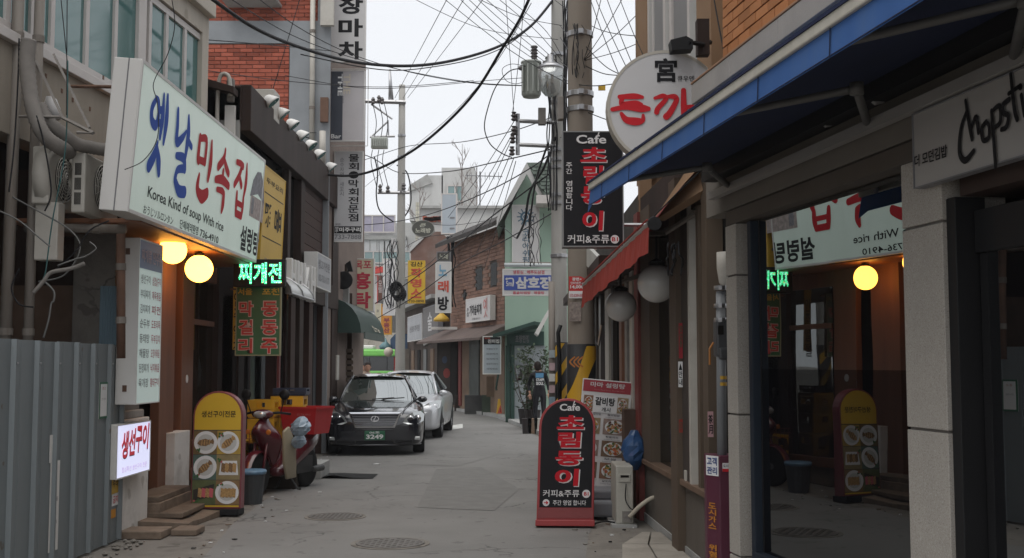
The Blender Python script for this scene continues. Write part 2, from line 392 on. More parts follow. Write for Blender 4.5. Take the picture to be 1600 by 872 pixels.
# ------------------------------------------------------------------ ground, road, pavements
mb = MB(); mb.quad((-400,-20,-.004),(400,-20,-.004),(400,700,-.004),(-400,700,-.004)); struct('ground', mb, M_GRND)
LE = [(-2.55,4),(-2.62,9.8),(-2.9,12.1),(-3.05,14.8),(-3.25,17.5),(-3.45,21),(-3.5,30),(-4.2,40),(-6.5,52),(-12,75),(-19,98),(-60,101),(-60,112),(60,112),(60,101),(-9.5,98)]
RE = [(.62,4),(.62,9.9),(.75,11.4),(1.0,13),(1.25,15),(1.15,20),(.4,29),(-.6,37),(-2.5,43.5),(-5.0,55),(-9,75)]
mb = MB(); mb.poly([(x,y,0) for x,y in LE]+[(x,y,0) for x,y in RE[::-1]]); struct('road', mb, M_ASPH)
mb = MB(); mb.poly([(-1.1,13.5,.004),(-.2,13.2,.004),(.1,15.5,.004),(-.5,18.8,.004),(-1.2,18.4,.004)]); 
struct('road_patch', mb, M_PATCH)
mb = MB(); mb.poly([(-1.75,19.3,.004),(-.9,18.9,.004),(-.2,21.5,.004),(-.8,24.5,.004),(-1.5,22.2,.004)]); struct('road_patch', mb, M_ASPH)
# faded white road mark beside the silver car
mb = MB(); a = at(700,671,1.65*1800/101); b = at(716,667,1.65*1800/97)
mb.quad((-1.62,29.2,.006),(-1.28,30.2,.006),(-1.38,32.4,.006),(-1.75,31.2,.006)); struct('road_marking', mb, mat('worn_road_paint', (.5,.5,.48), .8, var=.2, vs=5))
# paved apron on the right: cement slabs each with an edge
mb = MB(); mb.poly([(.62,4,-.001),(2.6,4,-.001),(1.45,12.4,-.001),(1.02,12.4,-.001),(.75,11.4,-.001),(.62,9.9,-.001)])
pv = struct('pavement', mb, M_GRND)
M_SLAB = mat('cement_slab', (.30,.275,.24), .9, var=.12, vs=4, bump=.4, bs=60, dirt=.5, dcol=(.17,.155,.135), dscale=3, rnd=.08)
ys = [6.4,7.2,8.0,8.8,9.65,10.5,11.25]
for i in range(len(ys)-1):
    for j in range(2):
        y0, y1 = ys[i]+.008, ys[i+1]-.008
        xa = lambda y: .82+.05*(y-8 if y>9 else 1) if y < 10.4 else .95+(y-10.4)*.35
        R_ = lambda y: 1.49+.044*(10.0-y)
        f0, f1 = j/2, (j+1)/2
        P = [(xa(y0)+(R_(y0)-xa(y0))*f0+.008, y0), (xa(y0)+(R_(y0)-xa(y0))*f1-.008, y0), (xa(y1)+(R_(y1)-xa(y1))*f1-.008, y1), (xa(y1)+(R_(y1)-xa(y1))*f0+.008, y1)]
        mb = MB(); mb.prism([(x, y, 0) for x, y in P], (0,0,.045)); o = obj('slab', mb, M_SLAB, pv)
# manhole covers
def manhole(px, py, Wpx, label):
    Y = CAM_Z*FPX/(py-HOR); c = at(px, py, Y); r = Wpx/FPX*Y/2
    t = thing('manhole_cover', label, 'manhole cover', (c.x, c.y, 0), 0, 'manhole covers in the lane')
    m1 = mat('cast_iron', (.14,.13,.12), .6, .3, var=.2, vs=8, bump=.3, bs=80)
    b = MB(); b.lathe([(r*1.16, .001),(r*1.16,.006),(r*1.03,.008),(r*1.0,.001)], n=32); obj('surround', b, M_GRND, t, local=True)
    b = MB(); b.lathe([(r, 0.001), (r, .012), (r*.93,.012),(r*.92,.008),(0.001,.008)], n=32)
    for i in range(-5, 6):
        for j in range(-5, 6):
            if (i*i+j*j) < 27 and (i+j) % 2 == 0: b.box(i*r/6.2-r*.05, i*r/6.2+r*.05, j*r/6.2-r*.05, j*r/6.2+r*.05, .008, .013)
    obj('lid', b, m1, t, local=True)
manhole(610, 845, 105, 'round pale-rimmed iron manhole cover nearest the camera in the middle of the lane')
manhole(524, 804, 82, 'dark round manhole cover sunk in the lane left of centre, farther than the pale one')
b = MB(); R_ = random.Random(11)
for k in range(170):
    sd = R_.random() < .5; y = R_.uniform(9.8,24); x = (-2.75-(y-10)*.055+R_.gauss(0,.18)) if sd else (.85+(y-10)*.03+R_.gauss(0,.2)); q = R_.uniform(.006,.022); a = R_.uniform(0,PI)
    b.mat((M_GRND, M_WHITEL, M_STEPW, M_RUB)[k % 4]); b.prism([(x+q*math.cos(a+j*PI/2)*(1+.6*(j%2)), y+q*math.sin(a+j*PI/2), .004) for j in range(4)], (0,0,R_.uniform(.004,.012)))
tag(obj('grit', b), 'scattered grit and tiny litter along both edges of the lane', 'grit', kind='stuff')
# litter on the asphalt
for (px, py, lb) in ((588,724,'small white scrap of paper lying in the middle of the lane'), (300,826,'crumpled white scrap lying near the loose boards by the fence')):
    Y = CAM_Z*FPX/(py-HOR); c = at(px, py, Y); b = MB(); b.prism([(c.x-.05,c.y,.004),(c.x+.04,c.y-.03,.004),(c.x+.06,c.y+.03,.004),(c.x-.02,c.y+.05,.004)], (.01,0,.012))
    tag(obj('paper_scrap', b, M_WHITEL), lb, 'litter')

def brick_wall(parent, F, u0, u1, z0, z1, bw, bh, gap, mb_mat, maxp, n=0.0, depth=.02, order=None, skip=None, name='brick'):
    """bricks laid in running bond on frame F; the largest-seen ones are parts, the rest one part"""
    cells = []; row = 0; z = z0
    while z < z1-.01:
        zt = min(z+bh, z1)
        u = u0-(bw/2 if row % 2 else 0)
        while u < u1-.005:
            a, b_ = max(u, u0), min(u+bw, u1)
            if b_-a > .03 and not (skip and skip((a+b_)/2, (z+zt)/2)): cells.append((a, b_-gap, z, zt-gap))
            u += bw
        z += bh; row += 1
    if order: cells.sort(key=order)
    ang = math.atan2(F.u.y, F.u.x); inv = mtx(parent).inverted()
    proto = MB(); s_ = 1 if (Matrix.Rotation(ang, 3, 'Z') @ Vector((0, 1, 0))).dot(F.n) > 0 else -1
    proto.box(0, 1, 0, depth*s_, 0, 1); me = None
    for a, b_, c, d in cells[:maxp]:
        j = random.uniform(-.0035, .0035)
        if me is None:
            o = obj(name, proto, mb_mat, parent, local=True); me = o.data
        else: o = inst(me, name, (0,0,0), parent)
        o.location = inv @ F(a, n+j, c); o.rotation_euler = (0, 0, ang-mtx(parent).to_euler().z); o.scale = (b_-a, 1, d-c)
    rest = cells[maxp:]
    if rest:
        mb = MB()
        for a, b_, c, d in rest: j = random.uniform(-.003,.003); mb.box(a, b_, n, n+depth+j, c, d, F)
        tag(obj(name+'_field', mb, mb_mat, parent), kind='stuff')
# ================================================================== LEFT SIDE
# ---- steel hoarding of folded sheets, X = -3.7
Yr = [6.6,7.0,7.38,7.78,8.18,8.58,9.0,9.39,9.81,10.2,10.62,10.98]
t = thing('hoarding_fence', 'grey galvanised steel hoarding of tall ribbed sheets on the near left', 'fence', (-3.7, 8.8, 0))
for i in range(len(Yr)-1):
    y0, y1 = Yr[i], Yr[i+1]; mb = MB(); top = 1.84+random.uniform(-.006, .006)
    prof = [(0,0),(.0,.0),(.10,.0),(.115,.008),(.13,0),(y1-y0-.055,0),(y1-y0-.04,.034),(y1-y0-.012,.034),(y1-y0,.0)]
    for k in range(len(prof)-1):
        (a, da), (b_, db) = prof[k], prof[k+1]
        if a == b_: continue
        mb.prism([(-3.7+da, y0+a, 0.02), (-3.7+db, y0+b_, 0.02), (-3.7+db, y0+b_, top), (-3.7+da, y0+a, top)], (-.004, 0, 0))
    obj('sheet', mb, M_FENCE, t)
for y in Yr[1:]: mb = MB(); mb.lathe([(.008,.001),(.008,.008),(.003,.011)], (-3.664, y-.026, 1.66), 'x', 8); obj('screw_head', mb, M_STEEL, t)
mb = MB(); mb.tube([(-3.76,6.6,1.5),(-3.76,10.95,1.5)], .024, 8); obj('rail', mb, M_PIPE, t)
FX = Frame((-3.7, 0), (-3.7, 20), 1)
def sticker(name, label, F, px0, py0, px1, py1, n, m, texts=(), cat='sticker', parent=None, border=None):
    u0, z1 = F.hit(px0, py0, n); u1, z0 = F.hit(px1, py1, n)
    S = Face(F(u0, n, z0), F.u, (0,0,1), u1-u0, z1-z0) if F.u.cross(Vector((0,0,1))).dot(F.n) > 0 else Face(F(u1, n, z0), -F.u, (0,0,1), u1-u0, z1-z0)
    b = MB(); b.mat(m); g = lambda x, y, z: S.o+S.r*x+S.up*y+S.n*z; b.box(0, S.W, 0, S.H, 0, .003, g); o = obj(name, b, None)
    if label: tag(o, label, cat)
    MTX[o.name] = Matrix.Identity(4)
    if texts or border:
        b = MB()
        if border:
            S.rect(b, .0,.0,1,1,.0045, border); S.rect(b, .12,.06,.88,.94,.006, m)
        for a in texts: S.text(b, *a[:5], a[5], *(a[6:]))
        q = obj('lettering', b, None, o)
    return S, o
M_TAPE = mat('white_tape', (.60,.59,.57), .5, var=.05)
S, o = sticker('peeling_label', 'long white peeling label taped low on the hoarding', FX, 79,722,90,858,.003, M_TAPE, [('내용물',.2,.55,.8,.60,M_GREYL,.01,.006),('주의',.25,.30,.75,.34,M_GREYL,.01,.006)])
sticker('peeling_label', 'narrow white strip stuck above the long peeling label', FX, 78,680,83,722,.003, M_TAPE)
sticker('notice', 'small white notice with green border stuck high on the hoarding', FX, 155,597,167,653,.003, M_WHITEL, [('공고',.3,.78,.7,.86,M_RED),('안내문',.25,.5,.75,.56,M_GREYL)], border=mat('green_border',(.03,.13,.07),.5,var=0))
sticker('sticker', 'yellow and black warning sticker on the last hoarding sheet', FX, 175,738,184,770,.003, M_YELLOW, [('주의',.1,.3,.9,.7,M_BLACK)])
sticker('sticker', 'white and red sticker below the yellow one on the hoarding', FX, 175,772,184,788,.003, M_WHITEL, [('금지',.1,.2,.9,.8,M_RED)])
sticker('sticker', 'small orange sticker low down on the last hoarding sheet', FX, 173,797,180,808,.003, mat('orange_paper',(.5,.22,.03),.6,var=0))

# ---- upper storey of the near left building with its windows
F0 = Frame((-4.45,8.0),(-3.9,14.6),1)
t = thing('window_building', 'beige rendered building with a row of tall teal windows at top left', 'building', (-4.6,11,0))
uE = F0.U(316)
ZB, ZT = F0.hit(179,134)[1], 5.85
mb = MB(); mb.box(-3, uE, -.25, 0, 3.62, ZB-.06, F0); obj('wall', mb, mat('grimy_stucco', (.30,.265,.22), .85, var=.1, vs=2, bump=.2, bs=60, dirt=.5, dcol=(.15,.125,.10), dscale=1.3, streak=True), t)
mb = MB(); mb.box(-3, uE, -3, 0, ZT, 9.0, F0); obj('upper_wall', mb, M_BEIGE, t)
mb = MB(); mb.box(F0.U(306), uE, -3, .0, ZB-.06, ZT, F0); obj('corner_pier', mb, M_BEIGE, t)
mb = MB(); mb.box(F0.U(207), F0.U(219), -3, -.02, ZB-.06, ZT, F0); obj('middle_pier', mb, M_FRAMEW, t)
mb = MB(); mb.box(-3, uE+.01, -.02, .09, ZT+.25, ZT+.5, F0); obj('cornice', mb, M_BEIGE, t, bevel=.01)
mb = MB(); mb.box(-3, uE-.02, 0, .06, ZB-.14, ZB-.05, F0); obj('sill', mb, M_FRAMEW, t, bevel=.006)
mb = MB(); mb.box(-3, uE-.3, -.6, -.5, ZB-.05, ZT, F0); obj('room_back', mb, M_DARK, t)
# concrete side wall of the upper storey, in lower tone below the sill with bolt marks
for px in (70,95,139,160,150,112):
    u, z = F0.hit(px, 115+random.uniform(0,70), 0); mb = MB(); mb.box(u, u+.03, 0, .006, z, z+.04, F0); obj('bolt_mark', mb, M_RUST, t)
def window(parent, F, pxs, zb, zt, n=-.06, fr=.035, mframe=M_FRAMEW, mglass=G_UP, name='window'):
    """pxs: sight-line positions of the mullion centres; frame bars + panes as sub-parts"""
    us = [F.U(p, n) for p in pxs]; w_ = MB()
    w_.box(us[0], us[-1], n-.03, n+.03, zb, zb+fr, F); w_.box(us[0], us[-1], n-.03, n+.03, zt-fr, zt, F)
    for u in us: w_.box(u-fr/2, u+fr/2, n-.028, n+.028, zb+fr, zt-fr, F)
    o = obj(name, w_, mframe, parent)
    for a, b_ in zip(us, us[1:]):
        p = MB(); p.box(a+fr/2-.004, b_-fr/2+.004, n-.008, n, zb+fr-.004, zt-fr+.004, F); obj('pane', p, mglass, o)
    return o
F0n = [1.5]
window(t, F0, [-60,-10,30,62,118,164,207], ZB-.02, ZT-.02, fr=.075)
window(t, F0, [219,246,276,305], ZB-.02, ZT-.02, fr=.075)

# ---- dark recess behind the hoarding, brown panel, blue strip, pipes
t = thing('lean_to', 'dark open lean-to with brown board behind the hoarding', 'shed', (-4.6,9.8,0))
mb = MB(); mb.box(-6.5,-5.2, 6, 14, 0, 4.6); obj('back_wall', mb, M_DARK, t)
mb = MB(); mb.quad((-6.4,11.45,0),(-3.95,11.45,0),(-3.95,11.45,3.6),(-6.4,11.45,3.6)); obj('end_wall', mb, mat('dim_brown_wall', (.035,.02,.014),.9,var=.3,vs=3), t)
a, b_ = at(78,447,11.1), at(157,560,11.1)
mb = MB(); mb.box(a.x-.5, b_.x, 11.1, 11.13, .5, at(78,446,11.1).z); obj('plywood_board', mb, mat('old_plywood', (.13,.085,.06), .9, var=.3, vs=3, dirt=.5, dcol=(.07,.045,.03)), t)
a, b_ = at(157,447,11.0), at(182,560,11.0)
mb = MB()
for i in range(7):
    x = a.x+(b_.x-a.x)*i/7; mb.tube([(x+.012,11.0,.6),(x+.012,11.0,a.z)], .013, 6)
obj('corrugated_strip', mb, mat('blue_grey_plastic', (.16,.24,.29), .5, var=.1), t)
def pipe_thing(label, p0, p1, r, m=M_PIPE, name='scaffold_pipe', cat='pipe', coll=True):
    t = thing(name, label, cat, tuple((Vector(p0)+Vector(p1))/2)); mb = MB(); mb.smooth = True; mb.tube([p0, p1], r, 12); obj('pipe', mb, m, t)
    if coll:
        P0, P1 = Vector(p0), Vector(p1)
        for f in (.3, .72): mb = MB(); c = P0.lerp(P1, f); d = (P1-P0).normalized(); mb.tube([c-d*.03, c+d*.03], r*1.18, 12); obj('coupler', mb, M_PIPE, t)
    return t
Yp = 9.9
pipe_thing('tall weathered grey pipe rising past the outdoor units at far left', (at(42,560,Yp).x,Yp,.1), (at(42,560,Yp).x+.02,Yp,6.2), .043)
pipe_thing('rusty brown pipe at the left frame edge beside the tall grey pipe', (at(14,560,Yp).x,Yp-.1,.1), (at(20,560,Yp).x,Yp-.1,6.2), .05)
pipe_thing('thin rusty pipe between the two large standing pipes', (at(28,560,Yp).x,Yp+.2,.1), (at(28,560,Yp).x,Yp+.2,3.4), .022, M_RUST)
pipe_thing('horizontal weathered pipe carrying the outdoor units behind the big sign', at(40,356,10.15), at(196,358,10.15), .04)
pipe_thing('short upright rusty post next to the white menu box', at(189,560,10.35), at(189,362,10.35), .04, M_RUST)
# outdoor units
def ac_unit(name, label, px0, py0, px1, py1, Y, depth, turn=0, group='air conditioner outdoor units on the rack'):
    a = at(px0, py1, Y); b_ = at(px1, py0, Y); W, H = b_.x-a.x, b_.z-a.z
    t = thing(name, label, 'air conditioner', (a.x+W/2, Y+depth/2, a.z), turn, group)
    mb = MB(); mb.box(-W/2, W/2, -depth/2, depth/2, 0, H); obj('housing', mb, M_ACW, t, local=True, bevel=.015)
    mb = MB(); mb.mat(M_DARK)
    n = 6
    for i in range(n): # louvres on the short face
        for j in range(3):
            x = -W/2+.03+(W-.06)*i/n; z = .07+(H-.14)*j/3; mb.box(x, x+(W-.06)/n*.62, -depth/2-.004, -depth/2+.002, z, z+(H-.14)/3*.82)
    obj('louvres', mb, None, t, local=True)
    # fan grille on the street side
    mb = MB(); R_ = min(depth, H)*.4; cx, cz = W/2, H*.52
    for k in range(7): r_ = R_*(k+1)/7; mb.tube([(cx+.012+.02*(1-k/6), math.cos(a_)*r_, cz+math.sin(a_)*r_) for a_ in [2*PI*q/20 for q in range(21)]], .004, 4, False)
    for k in range(8): a_ = PI*k/8; mb.tube([(cx+.012, math.cos(a_)*R_, cz+math.sin(a_)*R_), (cx+.012, -math.cos(a_)*R_, cz-math.sin(a_)*R_)], .003, 4, False)
    obj('fan_grille', mb, M_ACW, t, local=True)
    mb = MB(); mb.lathe([(R_,.002),(R_,.008),(.001,.008)], (cx, 0, cz), 'x', 20); obj('fan_opening', mb, M_DARK, t, local=True)
    return t
ac_unit('outdoor_unit', 'older beige outdoor unit with a round fan hood on the left of the rack', 48,228,78,318, 9.75, .66)
ac_unit('outdoor_unit', 'white outdoor unit with a dark grille tucked against the big sign', 110,238,134,332, 9.9, .85)
mb = MB(); mb.smooth = True; c = at(92,278,9.95); mb.lathe([(.28,-.02),(.285,.05),(.26,.10),(.22,.11),(.18,.06)], (c.x-.1, c.y, c.z), 'x', 24)
tag(obj('fan_hood', mb, M_ACW), 'round beige fan hood between the two outdoor units', 'hood')
mb = MB(); c = at(84,322,9.9); mb.box(c.x-.12, c.x+.08, 9.8, 9.95, at(84,408,9.9).z, c.z+.02); tag(obj('junction_box', mb, M_ACW, bevel=.01), 'pale junction box hanging under the outdoor units', 'junction box')
# ducts: ribbed
def duct(label, pts, r):
    P = catmull(pts, 10); d = []; R_ = []
    L_ = 0
    for i, p in enumerate(P): d.append(p); R_.append(r*(1.07 if i % 2 else .97))
    mb = MB(); mb.smooth = True; mb.tube(d, R_, 12); tag(obj('ribbed_duct', mb, M_DUCT), label, 'duct', 'ribbed ducts above the outdoor units')
duct('thick ribbed duct dropping from the window sill down to the left outdoor unit', [at(45,62,9.5), at(42,95,9.5), at(46,140,9.5), at(56,185,9.5), at(72,215,9.55), at(97,232,9.7), at(108,238,9.9)], .062)
duct('second ribbed duct curving right and running behind the big sign', [at(62,165,9.7), at(76,190,9.7), at(100,210,9.75), at(120,225,9.85), at(145,231,10.0), at(176,236,10.1)], .055)
# wall brackets and braces
mb = MB(); mb.tube([at(52,85,9.9), at(98,184,9.6), at(146,208,9.4), at(120,207,9.4)], .016, 4); mb.tube([at(84,85,9.9), at(140,200,9.5)], .014, 4); mb.tube([at(30,182,9.7), at(98,183,9.6)], .014, 4)
tag(obj('steel_bracket', mb, M_DUCT), 'angled grey steel bracket sticking out under the windows', 'bracket')
mb = MB(); mb.tube([at(112,135,9.9), at(181,136,9.7)], .016, 5); tag(obj('steel_rod', mb, M_RUST), 'rusty horizontal rod tying the big sign to the wall', 'rod')
mb = MB(); mb.smooth = True
P = [at(68,165,9.85), at(72,150,9.8), at(80,150,9.8), at(86,165,9.8), at(88,182,9.8), at(78,186,9.8), at(70,178,9.85)]
mb.prism(P, (0,.12,0)); tag(obj('plastic_bag', mb, mat('white_plastic_bag', (.55,.54,.54), .5, var=.1, vs=12)), 'white plastic wrap bundled on the wall under the windows', 'plastic wrap')
# dangling wires of the recess: each bundle one thing
def wire(label, pts, r, m=M_CABLE, group=None, name='cable', cat='cable', seg=8, n=5):
    mb = MB(); mb.smooth = True; mb.tube(catmull(pts, seg), r, n, True); return tag(obj(name, mb, m, normals=False), label, cat, group)
Yw = 9.6
wire('twisted teal cord hanging in front of the outdoor units', [at(106,95,Yw), at(105,180,Yw), at(100,250,Yw), at(82,345,Yw), at(72,420,Yw), at(68,435,Yw)], .006, mat('teal_cord', (.05,.12,.12), .6, var=0))
wire('grey bundle bent like an elbow above the brown board', [at(52,458,Yw), at(68,440,Yw), at(80,426,Yw), at(110,420,Yw), at(132,412,Yw)], .018, M_DUCT)
wire('thin cable looping down from the grey elbow bundle', [at(70,440,Yw), at(84,455,Yw), at(84,470,Yw), at(80,475,Yw), at(76,500,Yw), at(68,528,Yw)], .009, M_GCABLE)
for i, (lb, pts) in enumerate([
  ('black cable sagging below the horizontal pipe', [(20,308),(60,330),(110,360),(125,390),(100,430),(60,440)]),
  ('black cable looping left of the brown board', [(30,420),(18,450),(30,475),(52,480)]),
  ('grey cable hanging in a long slack curve under the sign', [(170,345),(140,360),(120,390),(95,415),(72,430)]),
  ('thin pale cable curling behind the rusty post', [(140,378),(150,388),(135,400),(118,405),(90,415)]),
  ('black cable running along the tall grey pipe', [(30,60),(28,130),(22,230),(14,300)]),
  ('black cable swinging across the upper left wall', [(45,150),(60,190),(72,240),(80,300),(70,330)]),
  ('black cable drooping across the front of the left outdoor unit', [(0,330),(30,345),(60,370),(78,385)])]):
    wire(lb, [at(x, y, Yw-.05*i+.1) for x, y in pts], .007, M_CABLE if i % 3 else M_GCABLE)

# ---- the big sign, X = -3.2 plane leaning out a little at the top
def side_face(px0, px1, zb, zt, X, lean=0):
    """face along the left facade, looking to +X"""
    y0 = (X*FPX/(px0-800)); y1 = (X*FPX/(px1-800))
    up = Vector((lean, 0, zt-zb)); return Face((X-lean/2, y0, zb), (0,1,0), up, y1-y0, up.length)
Z0, Z1 = 2.94, 4.25
S = side_face(203, 404, Z0, Z1, -3.2, .10)
big = sign_box('light_box_sign', 'very large pale green light-box sign with blue and red brush lettering over the restaurant', S, .24, M_SIGNG, M_WHITE, rim=.03)
mb = MB()
g = lambda x, y, z: S.o+S.r*x+S.up*y+S.n*z
mb.box(-.004, 0.0, .0, S.H, -.115, -.105, g); obj('casing_seam', mb, M_GREYL, big)
# brush-stroke characters; each character in its own cell (x0,x1 along the sign, y0,y1)
mb = MB()
def ch(strokes, x0, y0, x1, y1, wd, m, S_=None, mb_=None):
    S_ = S_ or S; b = mb_ if mb_ is not None else mb
    b.marks.append(len(b.f))
    for st in strokes: S_.stroke(b, [(x0+(x1-x0)*a, y0+(y1-y0)*c, k) for a, c, k in st], wd, m)
YET = [[(.22,.86,.6),(.05,.72,.9),(.10,.58,1),(.33,.55,1),(.42,.70,.8),(.36,.85,.7),(.20,.87,.6)],[(.42,.76,.7),(.58,.78,.8)],[(.42,.62,.7),(.58,.60,.8)],[(.60,.98,.5),(.63,.70,1.1),(.60,.44,.7)],[(.80,1.0,.6),(.86,.7,1.2),(.82,.40,.6)],[(.50,.36,.5),(.38,.18,1.2),(.16,.02,1.3)],[(.50,.28,.8),(.64,.14,1.3),(.72,.0,.9)]]
NAL = [[(.10,.98,.7),(.14,.80,.9),(.18,.60,1),(.44,.70,.8),(.58,.80,.4)],[(.66,1.0,.6),(.72,.78,1.2),(.68,.50,.8)],[(.70,.72,.8),(.94,.66,.7)],[(.24,.44,.7),(.60,.46,1.0),(.70,.34,1)],[(.66,.34,.9),(.36,.28,.8),(.28,.16,.9)],[(.28,.14,.9),(.50,.04,1.2),(.80,.06,1.2)]]
MIN = [[(.12,.95,.8),(.12,.62,1),(.16,.56,.9)],[(.14,.93,.7),(.48,.97,.8),(.50,.60,.9)],[(.14,.58,.7),(.50,.60,.8)],[(.78,1.0,.6),(.82,.66,1.2),(.76,.36,.8)],[(.28,.34,.6),(.24,.16,1.1),(.30,.06,1)],[(.30,.06,1),(.54,.02,1.4),(.80,.12,1.2)]]
SOK = [[(.52,1.0,.6),(.46,.84,1),(.16,.66,1.0)],[(.50,.84,.7),(.66,.74,1),(.86,.66,.9)],[(.50,.64,.8),(.50,.50,.9)],[(.06,.44,.8),(.50,.50,1.1),(.94,.46,.9)],[(.20,.30,.6),(.54,.32,.8),(.66,.28,.9)],[(.66,.28,1),(.66,.12,1.2),(.62,.0,.7)]]
JIP = [[(.10,.92,.7),(.34,.94,.8),(.52,.92,.9)],[(.48,.92,.9),(.34,.72,1),(.10,.52,.9)],[(.36,.72,.8),(.54,.58,1)],[(.78,1.0,.6),(.82,.70,1.2),(.76,.44,.8)],[(.30,.40,.8),(.32,.20,1),(.34,.04,.8)],[(.74,.40,.8),(.74,.20,1),(.70,.04,.8)],[(.32,.24,.7),(.74,.24,.7)],[(.34,.05,.9),(.70,.05,.9)]]
def sx(px): # fractional position along the sign of a sight line
    y = S.o.x*FPX/(px-800); return (y-S.o.y)/S.W
ch(YET, sx(214), .34, sx(243), .89, .095, M_BLUE); ch(NAL, sx(252), .27, sx(284), .86, .10, M_BLUE)
ch(MIN, sx(290), .33, sx(318), .80, .105, M_RED); ch(SOK, sx(322), .31, sx(346), .82, .10, M_RED); ch(JIP, sx(351), .33, sx(375), .83, .10, M_RED)
obj('brush_lettering', mb, None, big)
mb = MB()
S.text(mb, 'Korea Kind of soup With rice', sx(222), .125, sx(343), .225, M_BLACK, .012)
S.text(mb, 'おうじソルロンタン', sx(218), .03, sx(265), .09, M_BLACK, .006)
S.text(mb, '단체예약환영', sx(276), .03, sx(305), .10, M_BLACK, .008); S.text(mb, '736-4910', sx(308), .03, sx(337), .09, M_BLACK, .012)
S.text(mb, '설렁탕', sx(370), .06, sx(399), .29, M_BLACK, .03)
obj('small_lettering', mb, None, big)
# little picture of a thatched house
mb = MB(); M_TH = mat('print_thatch', (.24,.24,.26), .6, var=.3, vs=20); M_TH2 = mat('print_sepia', (.40,.34,.32), .6, var=.3, vs=20)
x0, x1 = sx(379), sx(402)
S.rect(mb, x0+.01, .40, x1, .60, .004, M_TH2); S.rect(mb, x0+.025, .43, x0+.05, .58, .005, M_TH)
mb.mat(M_TH); mb.poly([S.p(x0+(x1-x0)*a, b_, .0055) for a, b_ in ((0,.58),(.12,.74),(.35,.84),(.6,.86),(.85,.76),(1,.58),(.5,.64))]); obj('house_picture', mb, None, big)
# yellow sign next in line
S2 = side_face(406, 440, Z0-.05, Z1-.02, -3.22, .05)
t = sign_box('light_box_sign', 'narrow yellow sign with dark characters at the far end of the green sign', S2, .2, M_YELLOW, M_YELLOW, rim=.015)
mb = MB(); S2.text(mb, '두부요리', .12,.84,.88,.90, M_BLACK, .01); S2.text(mb, '雅', .10,.42,.46,.66, M_BLACK, .02); S2.text(mb, '품', .56,.42,.88,.66, M_BLACK, .02, rot=1)
S2.rect(mb, .06,.74,.94,.75, .005, M_BLACK); S2.rect(mb, .06,.31,.94,.32,.005, M_BLACK); S2.text(mb, '02-733-4910', .2,.08,.8,.12, M_GREYL, .01); obj('lettering', mb, None, t)

# ---- menu light box, small lit sign and the pier that carries them
t = thing('entrance_pier', 'white plastered pier standing between the hoarding and the restaurant steps', 'pier', (-3.85,11.4,0))
mb = MB(); mb.box(-4.3,-3.72, 10.9, 11.9, 0, 1.12); obj('plaster_base', mb, M_WHITEW, t, bevel=.01)
mb = MB(); mb.box(-4.25,-3.76, 10.95, 11.85, 1.12, 1.20); obj('concrete_cap', mb, M_CONC, t, bevel=.015)
mb = MB(); mb.box(-4.2,-3.8, 11.0, 11.8, 1.20, 2.9); obj('upper_post', mb, M_GRND, t)
S3 = Face((-3.50,10.75,1.28), (0,1,0), (0,0,1), .72, 1.56)
t = sign_box('menu_light_box', 'tall white menu light box with a blue heading beside the hoarding', S3, .19, mat('menu_panel', (.50,.58,.56), .4, var=.03, emit=.12, ecol=(.8,1,.95)), M_WHITE, rim=.012)
mb = MB(); S3.rect(mb, .02,.82,.98,.99,.010, mat('menu_heading_blue', (.05,.10,.26), .4, var=.1))
S3.text(mb, '찌개류', .08,.86,.5,.94, mat('heading_pink', (.4,.3,.38), .5, var=0), .02, .013); S3.text(mb, '안주류', .56,.86,.95,.94, MC['heading_pink'], .02, .013)
cols = [('생선구이','부대찌개','김치찌개','순두부','동태탕','해물탕','된장찌개','육개장','곱창전골'), ('삼겹살구이','제육볶음','파전','도토리묵','두부김치','오징어볶음','낙지볶음','황태구이')]
yy = .79
M_MRED = mat('menu_red', (.40,.07,.10), .5, var=0)
for r_, (a, b_) in enumerate(zip(cols[0], cols[1])):
    S3.text(mb, a, .10,.73-r_*.09,.50,.785-r_*.09, M_GREYL, .01); S3.text(mb, b_, .58,.73-r_*.09,.96,.785-r_*.09, M_MRED, .012)
obj('lettering', mb, None, t)
for z in (1.4, 2.68): mb = MB(); mb.box(-3.62,-3.58, 10.745, 10.75, z, z+.06); obj('hinge', mb, M_RUST, t)
S4 = Face((-3.62,10.62,.6), (0,1,0), (0,0,1), .98, .50)
t = sign_box('lit_sign', 'small glowing lavender-white light box with red brush lettering on the white pier', S4, .12, mat('lit_panel', (.6,.6,.75), .4, var=.04, vs=3, emit=.52, ecol=(.72,.75,1)), M_WHITE, rim=.012)
mb = MB(); 
for i, c in enumerate('생선구이'):
    S4.text(mb, c, .14+i*.205,.34+i*.03,.33+i*.205,.84+i*.03, M_GREYL, .03, .006, shear=.08); S4.text(mb, c, .13+i*.205,.36+i*.03,.32+i*.205,.86+i*.03, mat('lit_red', (.55,.03,.05), .5, var=0, emit=.25), .03, .008, shear=.08)
S4.text(mb, '점심특선 생선구이 전문', .15,.10,.9,.2, mat('faint_pink', (.5,.35,.5), .5, var=0, emit=.3), .005, .007); obj('lettering', mb, None, t)

# ---- two glowing globe lamps
M_LAMP = mat('lamp_globe_lit', (1,.62,.2), .4, var=0, emit=6.5, ecol=(1,.40,.055))
for i, (px, py, Y, lb) in enumerate(((270,391,12.1,'glowing orange globe lamp partly hidden by the menu box'), (311,420,13.0,'glowing orange globe lamp hanging clear of the menu box'))):
    c = at(px, py, Y); R_ = 21.5/FPX*Y; t = thing('globe_lamp', lb, 'lamp', tuple(c), 0, 'glowing globe lamps under the big sign')
    mb = MB(); mb.smooth = True; mb.ball((0,0,0), R_, 24); obj('globe', mb, M_LAMP, t, local=True)
    mb = MB(); mb.lathe([(.05,R_*.95),(.055,R_*1.15),(.02,R_*1.25),(.012,R_*2.4)], n=12); obj('fitting', mb, M_BLKP, t, local=True)

